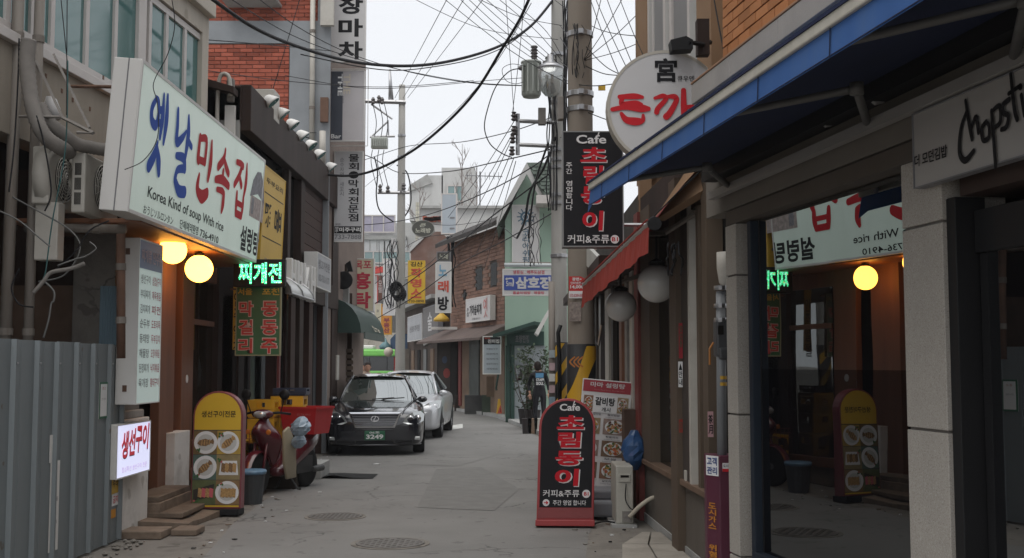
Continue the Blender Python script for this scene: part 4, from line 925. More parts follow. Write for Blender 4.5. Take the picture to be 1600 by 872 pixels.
mb = MB(); a = at(640,300,100); P = [at(640,345,100), at(640,297,100), at(668,274,100), at(692,274,100), at(692,345,100)]; mb.prism(P, (0,6,0)); obj('stair_cover', mb, M_PALE, t)
mb = MB(); mb.prism([at(636,300,99.8), at(640,289,99.8), at(668,272,99.8), at(676,286,99.8)], (0,.6,0)); obj('stair_roof', mb, M_CONC, t)
t, *_ = flat_building('concrete_block', 'long grey concrete block behind the brick gables at the right of the far pole', 652,322,800,92,8, M_PALE)
mb = MB(); a, b_ = at(650,322,91.9), at(802,326,91.9); mb.box(a.x,b_.x,91.6,92,b_.z,a.z); obj('coping', mb, M_CONC, t)
t, *_ = flat_building('white_parapet_block', 'low white-walled block left of the raw-fish sign far behind', 480,345,530,108,8, M_PALE)
# old brick house with pale gable, px 640-700
t = thing('old_brick_house', 'old red brick house with crumbling gable under the oval sign', 'building', tuple(at(670,600,60)*1.0)[:2]+(0,))
Yh = 58
mb = MB(); mb.prism([at(642,560,Yh), at(642,392,Yh), at(668,362,Yh), at(690,362,Yh), at(705,380,Yh), at(705,560,Yh)], (0,8,0)); obj('gable_wall', mb, mat('old_brick_wall', (.17,.10,.08), .9, var=.25, vs=1.2, dirt=.5, dcol=(.26,.24,.22), dscale=.8), t)
mb = MB(); mb.prism([at(640,394,Yh-.1), at(640,388,Yh-.1), at(668,357,Yh-.1), at(672,362,Yh-.1)], (0,8.2,0)); obj('gable_coping', mb, M_PALE, t)
mb = MB(); mb.prism([at(662,344,Yh+1), at(720,340,Yh+1), at(742,352,Yh+1), at(700,378,Yh+1), at(668,358,Yh+1)], (0,5,0)); obj('rendered_parapet', mb, M_PALE, t)
for i in range(26):   # broken bricks along the top edge
    f = i/25; px = 664+f*40; p = at(px, 343+random.uniform(-2,2), Yh+.95); b = MB(); b.box(p.x-.12,p.x+.1,Yh+.85,Yh+1.05,p.z-.08,p.z+.1); obj('coping_brick', b, M_RBRICK, t)
S = front_face(649,316,655,392,62); mb = MB(); g = lambda x,y,z: S.o+S.r*x+S.up*y+S.n*z
t2 = thing('tiled_chimney', 'slim cream tiled pillar left of the oval sign', 'chimney', tuple(S.p(.5,0)))
for i in range(12):
    for j in range(2): b = MB(); b.box(j*S.W/2+.01,(j+1)*S.W/2-.01,i*S.H/12+.02,(i+1)*S.H/12-.01,-.3,.02,g); obj('tile', b, mat('cream_tile', (.46,.44,.36), .5, var=.1, rnd=.1), t2)
mb.box(0,S.W,0,S.H,-.3,-.01,g); obj('core', mb, M_CONC, t2)
# billboard frame
S = front_face(689,302,714,366,56); t = sign_box('blank_billboard', 'tall blank grey-blue billboard frame standing above the brick house', S, .4, mat('blank_blue', (.33,.37,.41), .5, var=.05), M_FRAMEW, rim=.06)
mb = MB()
for fy in (.12,.38): S.rect(mb,.55,fy,.85,fy+.04,.02,M_GREYL)
obj('patches', mb, None, t)
# oval sign, karaoke
def disc_sign(name, label, px, py, rx, ry, Y, thick, m, side, cat='sign', tilt=0):
    c = at(px, py, Y); k = Y/FPX; S = Face((c.x-rx*k, Y, c.z-ry*k), (1,0,0), (0,0,1), 2*rx*k, 2*ry*k)
    t_ = thing(name, label, cat, (c.x, Y, c.z)); mb = MB(); n = 40; pts = [S.p(.5+.5*math.cos(2*PI*i/n), .5+.5*math.sin(2*PI*i/n), 0) for i in range(n)]
    mb.prism(pts, (0, thick, 0)); obj('casing', mb, side, t_); b = MB(); S.ellipse(b, .5,.5,.475,.475, m, .006, 40); obj('panel', b, None, t_)
    b = MB(); S.ellipse(b, .5,.5,.5,.5, side, .010, 40, r0=.95); obj('rim', b, None, t_); return t_, S
t, S = disc_sign('oval_sign', 'black oval karaoke sign with pale letters hanging near the far pole', 661,357,18,13,44,.3, mat('oval_dark', (.05,.05,.042), .5, var=.1), mat('oval_rim', (.22,.22,.2), .5))
mb = MB(); OL = mat('oval_letters', (.36,.36,.30), .5, var=0); S.text(mb, '노래방', .16,.22,.84,.52, OL, .04, .014); S.text(mb, '큰', .36,.58,.62,.80, OL, .03, .014, shear=.3); obj('lettering', mb, None, t)
# yellow sign
def hang(label, px0, py0, px1, py1, Y, m, side, texts, name='hanging_sign', thick=.25, rim=.03):
    S_ = front_face(px0, py0, px1, py1, Y); t_ = sign_box(name, label, S_, thick, m, side, rim=rim); b = MB()
    for a in texts:
        if a[0] is None: S_.rect(b, *a[1:])
        else: S_.text(b, *a)
    obj('lettering', b, None, t_); return t_, S_
OR_ = mat('orange_red', (.50,.07,.04), .5, var=0)
hang('yellow fortune-teller sign with red letters right of the far pole', 637,407,664,474,40, mat('warm_yellow', (.60,.38,.03), .5, var=.05), M_YELLOW,
  [('김산',.15,.86,.85,.97,M_BLACK,.02,.012),('작',.16,.60,.80,.82,OR_,.035,.012),('명',.16,.37,.80,.57,OR_,.035,.012),('소',.16,.12,.80,.34,OR_,.035,.012),('730-0898',.06,.02,.94,.08,M_BLACK,.01,.012)])
hang('white karaoke sign with blue, red and black letters on the right', 680,409,705,489,36, M_SGW, M_WHITE,
  [('노',.2,.72,.72,.94,mat('pale_blue_letter',(.16,.32,.45),.5,var=0),.03,.012),('래',.16,.40,.84,.63,OR_,.035,.012),('방',.16,.05,.84,.32,M_BLACK,.035,.012)])
hang('small dark picture sign mounted on top of the white karaoke sign', 682,393,704,409,36, mat('dark_picture', (.06,.055,.05), .5, var=.8, vs=6), M_GREYL, [('노래',.2,.25,.8,.8,OL,.03,.012)])
hang('orange real-estate sign with purple-red letters beyond the far pole', 595,475,612,523,60, mat('orange_sign', (.62,.26,.03), .5, var=.05), M_YELLOW,
  [('부동산',.25,.06,.8,.55,mat('plum',(.25,.03,.06),.5,var=0),.04,.014,True)])
hang('white banner sign with grey letters left of the far pole', 598,404,617,493,50, M_SGW, M_WHITE, [('한길종합건재',.3,.08,.72,.92,M_GREYL,.01,.012,True)])
hang('pale banner sign with a round emblem and red top far down the lane', 570,430,590,474,58, M_SGW, mat('red_top', (.5,.05,.04), .5, var=0), [('대림',.25,.45,.6,.9,M_GREYL,.01,.012,True)])
hang('narrow brown sign strip beside the pale banner with red top', 590,430,598,470,59, mat('brown_sign',(.14,.07,.05),.5), M_GREYL, [('모텔',.15,.3,.8,.8,M_SGW,.01,.012,True)])
S = front_face(570,415,598,430,57.5); mb = MB(); mb.mat(mat('red_top', (.5,.05,.04), .5)); mb.prism([S.p(0,0),S.p(.6,.9),S.p(1,.9),S.p(1,.3)], (0,.3,0)); tag(obj('red_canopy', mb), 'slanting red canopy above the pale banner sign', 'canopy')
hang('plain cream panel sign left of the orange real-estate sign', 585,474,595,521,61, mat('cream_plain',(.50,.48,.38),.5), M_WHITE, [('송',.3,.7,.7,.8,M_GREYL,.01,.014)])
hang('faded white sign above the bus with worn black letters', 556,488,584,500,70, M_SGW, M_WHITE, [('고서적출판',.05,.2,.95,.85,M_GREYL,.03,.012)], name='shop_sign')
# blue canopy, red banner, globe at the lane end
mb = MB(); mb.prism([at(610,530,55), at(617,522,55), at(640,522,55), at(640,545,55), at(610,545,55)], (0,2,0)); tag(obj('blue_canopy', mb, mat('dusty_blue_canvas', (.06,.10,.17), .7, var=.1)), 'small dusty blue canopy next to the far pole', 'canopy')
hang('upright red banner board standing beyond the silver car', 615,558,624,588,50, mat('red_banner',(.45,.04,.04),.6), M_REDP, [('세일',.2,.2,.8,.7,M_SGW,.02,.012,True)], name='banner_board')
mb = MB(); mb.smooth = True; c = at(607,550,54); mb.ball(tuple(c), .22, 14); tag(obj('paper_lantern', mb, mat('cream_lantern',(.5,.45,.38),.6)), 'cream round lantern hanging below the blue canopy', 'lantern')
mb = MB(); mb.smooth = True; c = at(602,541,55); mb.lathe([(.25,-.15),(.3,0),(.1,.2),(.02,.4)], tuple(c), 'z', 14); tag(obj('teal_lamp', mb, mat('teal_metal',(.10,.20,.22),.5)), 'teal round lamp shade above the cream lantern', 'lamp')
for k, (px0, px1, y0, Y, m) in enumerate(((617,640,545,54,'taupe_wall'),(520,548,500,45,'dark_timber'))):
    a, b_ = at(px0,y0,Y), at(px1,y0,Y); mb = MB(); mb.box(a.x,b_.x,Y,Y+4,0,a.z); 
    t = thing('far_shop', ['small grey shop wall right of the far pole base','dark low shop beyond the green awning on the left'][k], 'building', ((a.x+b_.x)/2,Y+2,0)); obj('wall', mb, MC.get(m) or mat(m,(.16,.14,.12),.8,var=.2), t)
# ---- bus
YB = 97
t = thing('city_bus', 'green city bus crossing the end of the lane', 'bus', (at(590,580,YB).x, YB+1.2, 0))
a, b_ = at(530,548,YB), at(640,548,YB); zt = a.z-.1
GR = mat('bus_green', (.16,.50,.08), .35, var=.03); 
mb = MB(); mb.box(a.x-3,b_.x+2,YB,YB+2.5,.35,1.15); obj('lower_body', mb, GR, t, bevel=.06)
mb = MB(); mb.box(a.x-3,b_.x+2,YB+.02,YB+2.48,1.15,2.35); obj('window_band', mb, G_DIM, t)
mb = MB(); mb.box(a.x-3,b_.x+2,YB,YB+2.5,2.35,2.95); obj('roof_band', mb, GR, t, bevel=.15)
mb = MB(); mb.box(at(563,540,YB).x,at(583,540,YB).x,YB+.4,YB+2.1,2.95,3.3); obj('roof_unit', mb, M_WHITE, t, bevel=.1)
for x in (a.x-1.5, b_.x+.4):
    w_ = MB(); w_.smooth = True; w_.lathe([(.3,-.02),(.48,-.02),(.5,.05),(.5,.25),(.3,.27)], (x,YB,.5), 'y', 20); q = obj('wheel', w_, M_RUB, t)
    w_ = MB(); w_.lathe([(.28,-.03),(.1,-.06),(.001,-.06)], (x,YB,.5), 'y', 16); obj('rim', w_, M_STEEL, q)
for i in range(7):
    x = a.x-2+i*1.5; mb = MB(); mb.box(x,x+.08,YB-.01,YB+.03,1.15,2.35); obj('window_post', mb, M_BLKP, t)
# ---- right-hand row at the bend
FR2 = Frame((-.55,37.5),(-2.55,43.5),-1)
if FR2.n.x > 0: FR2 = Frame((-.55,37.5),(-2.55,43.5),1)
t = thing('brown_brick_house', 'two-storey brown brick building with slanting dark eaves on the right bend', 'building', (-1.5,40.5,0))
M_BB = mat('brown_brick', (.21,.125,.095), .85, var=.12, vs=3, rnd=.2, bump=.2, bs=80)
U = lambda px: FR2.U(px)
zA = FR2.hit(745,365)[1]
mb = MB(); mb.box(U(788),U(702),-6,-.03,0,zA,FR2); obj('wall', mb, M_MORT, t)
uw0, uw1 = sorted((U(788),U(704)))
wins = [(U(753)-.0,U(741),FR2.hit(747,456)[1],FR2.hit(747,416)[1]),(U(776),U(765),FR2.hit(770,450)[1],FR2.hit(770,407)[1]),(U(728),U(722),FR2.hit(725,470)[1],FR2.hit(725,453)[1])]
wins = [(min(a,b_),max(a,b_),c,d) for a,b_,c,d in wins]
brick_wall(t, FR2, uw0, uw1, 2.95, zA, .40, .125, .014, M_BB, 290, -.03, .03, order=lambda c: c[0]*.6+abs(c[2]-4.2), skip=lambda u,z: any(a-.05<u<b_+.05 and c<z<d for a,b_,c,d in wins))
for a, b_, c, d in wins:
    mb = MB(); mb.box(a,b_,-.06,-.03,c,d,FR2); w_ = obj('window', mb, mat('dark_frame',(.06,.05,.045),.6), t); mb = MB(); mb.box(a+.08,b_-.08,-.03,-.02,c+.08,d-.08,FR2); obj('pane', mb, G_DIM, w_)
mb = MB(); z0, z1 = FR2.hit(788,345)[1], FR2.hit(702,388)[1]
for (za, zb_, n0, n1) in ((-.12,.12,-.1,.5),):
    mb.prism([FR2(uw0-.3,n0,z0+.1), FR2(uw0-.3,n1,z0-.25), FR2(uw0-.3,n1,z0-.1), FR2(uw0-.3,n0,z0+.28)], FR2(uw1+.4,0,0)-FR2(uw0-.3,0,0)+Vector((0,0,-.0)))
obj('eaves', mb, mat('dark_eaves', (.045,.04,.038), .8, var=.2), t)
# tin canopy over the ground floor and shop front pieces
mb = MB(); mb.prism([FR2(uw0-.6,0,2.95), FR2(uw0-.6,1.0,2.5), FR2(uw0-.6,1.0,2.42), FR2(uw0-.6,0,2.8)], FR2(uw1+1.2,0,0)-FR2(uw0-.6,0,0)); obj('tin_canopy', mb, mat('tin_roof', (.12,.09,.08), .7, var=.2, vs=2), t)
mb = MB(); mb.box(uw0,uw1,-.02,0,0,2.9,FR2); obj('ground_floor', mb, mat('worn_tan_wall', (.20,.14,.10), .85, var=.2, vs=1.5, dirt=.5, dcol=(.07,.055,.045), dscale=1), t)
for px0, px1, m in ((704,716,M_DARK),(718,722,M_REDP),(735,750,mat('dark_glassy_green',(.05,.06,.055),.4,var=.3)),):
    a, b_ = sorted((U(px0),U(px1))); mb = MB(); mb.box(a,b_,0,.05,.2,2.5,FR2); obj('door', mb, m, t)
SB = Face(FR2(U(766),.25,FR2.hit(745,503)[1]), -FR2.u if (-FR2.u).x > 0 else FR2.u, (0,0,1), 1.0, 1.0)
def wall_sign(label, F, px0, py0, px1, py1, n, thick, m, side, texts, name='wall_sign', rim=.03):
    ua, z1_ = F.hit(px0, py0, n); ub, z0_ = F.hit(px1, py1, n); o = F(ua, n, z0_); r = (F(ub, n, z0_)-o); S_ = Face(o, r, (0,0,1), r.length, z1_-z0_)
    t_ = sign_box(name, label, S_, thick, m, side, rim=rim); b = MB()
    for a in texts:
        if a[0] is None: S_.rect(b, *a[1:])
        else: S_.text(b, *a)
    obj('lettering', b, None, t_); return t_, S_
wall_sign('white stew-house sign with a red brush mark on the brown brick wall', FR2, 728,468,766,500,.22,.18, M_SGW, M_WHITE, [('큰집',.05,.25,.13,.62,M_BLACK,.01,.012,True),('가마솥찌개',.17,.28,.66,.72,M_BLACK,.02,.012),('옛',.74,.12,.90,.92,mat('faded_brush_red',(.5,.16,.15),.5,var=0),.0,.012),('738-0111',.28,.08,.6,.17,M_GREYL,.01,.012)])
hang('grey-blue menu board with a black heading in front of the brick shop', 754,525,783,585,34.5, mat('menu_grey', (.34,.38,.42), .5, var=.04), M_WHITE,
  [(None,.05,.78,.97,.97,.010,M_BLACK),('진미집',.28,.81,.9,.91,M_SGW,.03,.014),('진미',.1,.92,.4,.96,OR_,.01,.014)]+[(s,.2,.64-.13*i,.82,.685-.13*i,M_GREYL,.02,.012) for i,s in enumerate(('해물순두부','된장찌개','김치찌개','생선구이정식','제육볶음'))], name='menu_board')
# shops beyond to the left: px 636-700
FR3 = Frame((-2.6,44),(-5.2,56),-1)
if FR3.n.x > 0: FR3 = Frame((-2.6,44),(-5.2,56),1)
t = thing('shop_row', 'row of low dark shop fronts beyond the brick building', 'building', (-3.6,50,0))
mb = MB(); mb.box(0,FR3.L,-4,0,0,4.2,FR3); obj('wall', mb, mat('dark_brown_shop', (.075,.055,.045), .8, var=.3, vs=1), t)
mb = MB(); mb.box(0,FR3.L,-.5,.5,4.2,4.35,FR3); obj('tiled_eave', mb, M_CONC, t)
n = 22
for i in range(n):
    u = FR3.L*(i+.5)/n; mb = MB(); mb.lathe([(.12,-.1),(.12,.55)], tuple(FR3(u,0,4.33)), 'x', 8); obj('roof_tile', mb, M_CONC, t)
for k in range(6):
    u = FR3.L*(k+.2)/6; mb = MB(); mb.box(u,u+.9,0,.04,.1,2.3,FR3); d_ = obj('door', mb, [M_DARK,MC['worn_tan_wall'],MC['dark_glassy_green']][k%3], t)
wall_sign('light grey shop sign left of the dark one on the far row', FR3, 637,496,659,531,.3,.2, mat('sign_lightgrey', (.34,.35,.37), .5), M_WHITE, [('신포주점',.15,.35,.85,.6,M_GREYL,.02,.012)])
wall_sign('dark brown shop sign with a white brush mark on the far row', FR3, 661,482,684,525,.3,.2, mat('sign_darkbrown', (.075,.065,.06), .5), M_GREYL, [('술',.35,.2,.65,.8,M_SGW,.02,.012)])
mb = MB(); mb.prism([at(660,535,44), at(684,522,44), at(684,527,44), at(662,541,44)], (0,1.5,0)); tag(obj('grey_awning', mb, M_CONC), 'short grey awning under the dark brown shop sign', 'awning')
hang('glossy dark door panel with round red and blue stickers', 683,530,708,625,42.5, mat('door_panel_dark', (.05,.04,.035), .5, var=.3, vs=2), M_BLKP, [('●',.3,.6,.62,.72,mat('faded_blue',(.06,.09,.16),.5),.01,.012),('●',.38,.36,.8,.52,mat('faded_red',(.35,.06,.05),.5),.01,.012)], name='door_panel')
c = at(690,502,41.5); mb = MB(); mb.smooth = True; mb.lathe([(.05,.3),(.28,.1),(.3,0),(.02,-.02)], tuple(c), 'z', 12); tag(obj('yellow_lamp', mb, M_YELLOW), 'small yellow lamp at the corner of the tin canopy', 'lamp')
c = at(695,513,41.5); mb = MB(); mb.box(c.x-.5,c.x+.45,41.4,41.6,c.z-.05,c.z+.05); tag(obj('strip_lamp', mb, M_WHITE), 'white strip lamp under the tin canopy', 'lamp')
# planter walls, far right kerb side
for k, (px0, px1, pt, pb, Y, m, lb) in enumerate(((702,712,618,640,43.0,'worn_tan_wall','tan brick box at the corner of the far shops'),(710,726,617,642,41.5,'dark_frame','dark slatted crate between the tan box and the grey planter'),(726,753,617,648,38.8,'planter_grey','grey slatted planter wall in front of the brick shop'),(753,788,617,645,38.0,'planter_green','mossy green planter wall beside the wet-floor sign'))):
    mm = MC.get(m) or mat(m, {'planter_grey':(.10,.10,.10),'planter_green':(.075,.10,.075)}[m], .85, var=.3, vs=2, dirt=.5, dcol=(.05,.05,.045))
    a, b_ = at(px0,pt,Y), at(px1,pt,Y); t2 = thing('planter_wall', lb, 'planter', ((a.x+b_.x)/2,Y,0)); 
    mb = MB(); mb.box(a.x,b_.x,Y,Y+.8,0,a.z-.02); obj('core', mb, mm, t2)
    nz = 7 if 'slat' in lb else 1
    for i in range(nz): mb = MB(); mb.box(a.x,b_.x,Y-.04,Y,(a.z)*i/nz+.015,a.z*(i+1)/nz-.015); obj('slat' if nz > 1 else 'panel', mb, mm, t2)
# raised kerb along the bend
KP = [(1.35,19.5),(.95,24),(.45,29),(-.55,36.6),(-2.45,43),(-4.9,54.5)]
mb = MB()
for (xa,ya),(xb,yb) in zip(KP, KP[1:]): mb.prism([(xa,ya,0),(xb,yb,0),(xb+2.2,yb+.6,0),(xa+2.2,ya+.6,0)], (0,0,.1))
struct('raised_pavement', mb, M_CONC)
# ---- green gabled building
YG2 = 33.5
t = thing('green_building', 'pale green gabled building with a slate roof and dark green porch', 'building', (.3,YG2,0))
M_GRN = mat('pale_green_render', (.30,.41,.335), .8, var=.05, vs=1, dirt=.3, dcol=(.21,.29,.24), dscale=.8, streak=True)
mb = MB(); P = [at(789,652,YG2), at(789,345,YG2), at(826,262,YG2), at(882,330,YG2), at(905,330,YG2), at(905,652,YG2)]
P = [Vector((p.x, YG2, max(p.z, 0))) for p in P]; mb.prism(P, (0,7,0)); obj('gable_wall', mb, M_GRN, t)
M_SL = mat('green_slate', (.085,.105,.09), .85, var=.15, vs=3, rnd=.25)
def roofq(a, b_, c, d, name, m): 
    mb = MB(); mb.prism([a,b_,c,d], Vector((0,.0,-.12))); obj(name, mb, m, t)
A, B_, C_ = at(776,343,YG2-.6), at(823,256,YG2-.6), at(852,312,YG2-.6)
roofq(A, B_, B_+Vector((0,7,0)), A+Vector((0,7,0)), 'left_roof', M_PALE)
mb = MB(); mb.prism([A+Vector((0,-.02,-.22)), A+Vector((0,-.02,.02)), B_+Vector((0,-.02,.04)), C_+Vector((0,-.02,.0)), C_+Vector((0,-.02,-.25)), B_+Vector((0,-.02,-.3))], (0,.12,0)); obj('bargeboard', mb, M_PALE, t)
# right slope: rows of shingles
R0, R1 = at(823,256,YG2-.5), at(905,256,YG2-.5); e0, e1 = at(852,308,YG2-.9), at(905,308,YG2-.9)
mb = MB(); mb.prism([R0,R1,e1,e0], (0,.1,-.05)); obj('right_roof', mb, M_SL, t)
rows = 9; cnt = 0; me = None
for i in range(rows):
    a = R0.lerp(e0, i/rows); b_ = R1.lerp(e1, i/rows); a2 = R0.lerp(e0, (i+1.15)/rows); b2 = R1.lerp(e1, (i+1.15)/rows); nn = 12-i//2
    for j in range(nn):
        f0 = (j+(i%2)*.5)/nn; f1 = min(f0+.94/nn, 1)
        if f0 >= 1: continue
        mb = MB(); mb.prism([a.lerp(b_,f0)+Vector((0,-.02,.02)), a.lerp(b_,f1)+Vector((0,-.02,.02)), a2.lerp(b2,f1)+Vector((0,-.05,.02)), a2.lerp(b2,f0)+Vector((0,-.05,.02))], (0,-.02,.01)); obj('shingle', mb, M_SL, t)
mb = MB(); a, b_ = at(838,305,YG2-1), at(905,318,YG2-1); mb.box(a.x,b_.x,YG2-1.05,YG2-.1,b_.z,a.z); obj('white_eave', mb, M_FRAMEW, t)
# porch
mb = MB(); a, b_ = at(784,510,YG2-.5), at(822,512,YG2-.5); mb.prism([at(770,522,YG2-1.2), at(835,502,YG2-1.2), at(850,505,YG2), at(785,520,YG2)], (0,0,-.1)); obj('porch_roof', mb, mat('dark_green_paint', (.03,.06,.05), .6, var=.15), t)
mb = MB(); a, b_ = at(792,518,YG2-.1), at(850,540,YG2-.1); mb.box(a.x,b_.x,YG2-.15,YG2,b_.z,a.z); obj('porch_fascia', mb, MC['dark_green_paint'], t)
S = front_face(804,522,828,537,YG2-.16); mb = MB(); S.text(mb, '초량한정', .05,.1,.95,.9, M_GREYL, .03); obj('lettering', mb, None, t)
for px0, px1 in ((790,797),(798,804)): a, b_ = at(px0,540,YG2-.12), at(px1,540,YG2-.12); mb = MB(); mb.box(a.x,b_.x,YG2-.2,YG2,0,a.z); obj('door_post', mb, MC['dark_green_paint'], t)
a, b_ = at(804,540,YG2-.05), at(852,540,YG2-.05); nS = 16; M_DOOR = mat('grey_blue_door', (.30,.33,.345), .6, var=.1, streak=True, dirt=.3, dcol=(.19,.20,.20))
for i in range(nS): x0_, x1_ = a.x+(b_.x-a.x)*i/nS, a.x+(b_.x-a.x)*(i+.94)/nS; mb = MB(); mb.box(x0_,x1_,YG2-.08,YG2-.04,.05,a.z); obj('door_slat', mb, M_DOOR, t)
for px0, px1 in ((806,816),(819,832)): S = front_face(px0,571,px1,594,YG2-.1); mb = MB(); mb.box(0,S.W,0,S.H,0,.02,lambda x,y,z: S.o+S.r*x+S.up*y+S.n*z); obj('door_window', mb, G_DARK, t)
S = front_face(800,320,843,415,YG2-.05); t2 = sign_box('vertical_sign', 'tall white sign with a ship-wheel emblem on the green gable', S, .25, M_SGW, M_WHITE, rim=.03)
mb = MB(); TB = mat('teal_blue', (.05,.12,.18), .5, var=0); S.ellipse(mb,.5,.80,.2,.09,TB,.012,24); S.ellipse(mb,.5,.80,.12,.055,M_SGW,.014,20,r0=.75)
for k in range(12): a_ = 2*PI*k/12; S.stroke(mb, [(.5+.2*math.cos(a_),.80+.09*math.sin(a_),1),(.5+.31*math.cos(a_),.80+.14*math.sin(a_),1)], .03, TB, .012)
obj('wheel_emblem', mb, None, t2); mb = MB(); S.text(mb, '코리아쉬핑', .38,.04,.62,.60, TB, .01, .012, vert=True); obj('lettering', mb, None, t2)
mb = MB(); mb.tube([at(796,412,YG2-.5), at(860,412,YG2-.5)], .05, 6); tag(obj('cross_bar', mb, M_PIPE), 'horizontal steel arm crossing the green gable behind the cables', 'bar')
# leaning white awning edge right of porch
mb = MB(); mb.prism([at(836,520,30), at(858,482,30), at(862,484,30), at(841,524,30)], (0,1.5,0)); tag(obj('tilted_awning_edge', mb, M_WHITE), 'tilted white awning edge behind the thin sticker-covered post', 'awning')
# the blue sign on its arm
t, S = hang('blue and white restaurant direction sign on a steel arm over the lane', 785,420,867,462,26, M_SGW, M_WHITE,
  [(None,.03,.20,.97,.76,.010,mat('sign_royal', (.035,.07,.30), .5)),('생등심 . 제주도삼겹',.2,.81,.8,.94,CR,.015,.012),('삼호정',.25,.25,.92,.70,M_SGW,.045,.013),('5m',.07,.35,.18,.55,M_SGW,.02,.014),('돌솥비빔밥 . 해물탕',.2,.05,.8,.16,CR,.015,.012)], thick=.2)
mb = MB(); S.stroke(mb, [(.20,.36,1),(.20,.62,1),(.08,.62,1)], .03, M_SGW, .014); mb.mat(M_SGW); mb.poly([S.p(.09,.68,.016),S.p(.05,.62,.016),S.p(.09,.56,.016)]); obj('arrow', mb, None, t)
mb = MB(); mb.tube([at(788,414,26.05), at(886,415,26.05)], .045, 8); mb.tube([at(868,418,26.05), at(884,455,26.05)], .03, 8); obj('arm', mb, mat('pale_pipe',(.4,.43,.44),.5), t)
# wet floor sign
YW = 37.0; c = at(783,648,YW); t = thing('wet_floor_sign', 'small yellow folding caution sign by the mossy planter', 'caution sign', (c.x, YW, 0))
for s_ in (-1, 1):
    mb = MB(); mb.prism([(-.16,s_*.18,0),(.12,s_*.18,0),(.12,0,.56),(-.10,0,.56)], (0,.02*s_,0)); obj('panel', mb, mat('caution_yellow',(.65,.38,.02),.5,var=0), t, local=True)
S = Face((c.x-.12,YW-.17,.1), (1,0,0), (0,.32,1), .2, .35); mb = MB(); mb.mat(OR_); mb.poly([S.p(.0,.0,.02),S.p(1,0,.02),S.p(.5,.8,.02)]); mb.mat(M_BLACK); mb.poly([S.p(.45,.15,.025),S.p(.55,.15,.025),S.p(.52,.5,.025),S.p(.48,.5,.025)]); obj('warning_mark', mb, None, t)
mb = MB(); mb.tube([at(783,520,36), at(781,570,36), at(775,607,36), at(776,610,36)], .035, 6); tag(obj('green_drainpipe', mb, MC['dark_green_paint']), 'dark green bent pipe between the menu board and the green building', 'pipe')
S = front_face(760,588,780,620,37.6); mb = MB(); mb.box(0,S.W,0,S.H+.0,-.1,0,lambda x,y,z: S.o+S.r*x+S.up*y+S.n*z); tag(obj('plywood_panel', mb, MC['worn_tan_wall']), 'tan plywood panel behind the mossy planter', 'panel')
# ================================================================== RIGHT SIDE
# ---- utility poles
M_POLE = mat('pole_concrete', (.215,.185,.155), .85, var=.08, vs=3, bump=.2, bs=60, dirt=.4, dcol=(.15,.13,.11), dscale=2, streak=True)
M_POLE2 = mat('pale_pole_concrete', (.34,.33,.31), .85, var=.08, vs=3, dirt=.4, dcol=(.22,.21,.19), dscale=2, streak=True)
def pole(label, px, Y, r0, r1, H, m, bands=(), name='utility_pole'):
    c = at(px, 600, Y); t_ = thing(name, label, 'utility pole', (c.x, Y, 0))
    mb = MB(); mb.smooth = True; mb.lathe([(r0+(r1-r0)*k/6, H*k/6) for k in range(7)], n=24); obj('shaft', mb, m, t_, local=True)
    for z in bands:
        r = r0+(r1-r0)*z/H+.012; mb = MB(); mb.lathe([(r,z-.035),(r+.006,z-.03),(r+.006,z+.03),(r,z+.035)], n=24); mb.box(-.03,.03,-r-.05,-r+.01,z-.03,z+.03); obj('steel_band', mb, M_STEEL, t_, local=True)
    return t_
YP1 = 14.6
bz = [at(905,p,YP1).z for p in (55,148,172)]
pl = pole('thick brown-grey concrete utility pole behind the hanging cafe sign', 908.5, YP1, .18, .14, 9.5, M_POLE, bz)
# warning wrap at its base: black with yellow chevron band
mb = MB(); mb.smooth = True; mb.lathe([(.185,.02),(.183,at(905,538,YP1).z)], n=28); w_ = obj('warning_wrap', mb, M_BLKP, pl, local=True)
MTX[w_.name] = mtx(pl)
def wrap_band(px_x, r, z0, slope, wd, m, parent, name, a0=-2.9, a1=-.2, zmax=9, zmin=0):
    b = MB(); n = 30; vs = []
    for i in range(n+1):
        a = a0+(a1-a0)*i/n; x, y = r*math.cos(a), r*math.sin(a); z = z0+slope(x/r); vs += [(px_x[0]+x, px_x[1]+y, min(max(z-wd/2, zmin), zmax)), (px_x[0]+x, px_x[1]+y, min(max(z+wd/2, zmin), zmax))]
    b.add(vs, [(2*i,2*i+2,2*i+3,2*i+1) for i in range(n)]); return obj(name, b, m, parent)
c = at(908.5,600,YP1); M_YB = mat('hazard_yellow', (.55,.31,.02), .5, var=.05)
wrap_band((c.x,YP1), .189, 1.50, lambda s: .36*s+.10*math.sin(2*s), .44, M_YB, w_, 'yellow_band', zmax=at(905,541,YP1).z)
for k in range(3):
    S = Face((c.x-.16+.05*k, YP1-.193, at(905,573,YP1).z), (1,0,0), (0,0,1), .07, .12); mb = MB(); S.stroke(mb, [(.9,1,1),(.1,.5,1),(.9,0,1)], .02, mat('chevron_orange',(.42,.14,.02),.5,var=0), .002); obj('chevron', mb, None, w_)
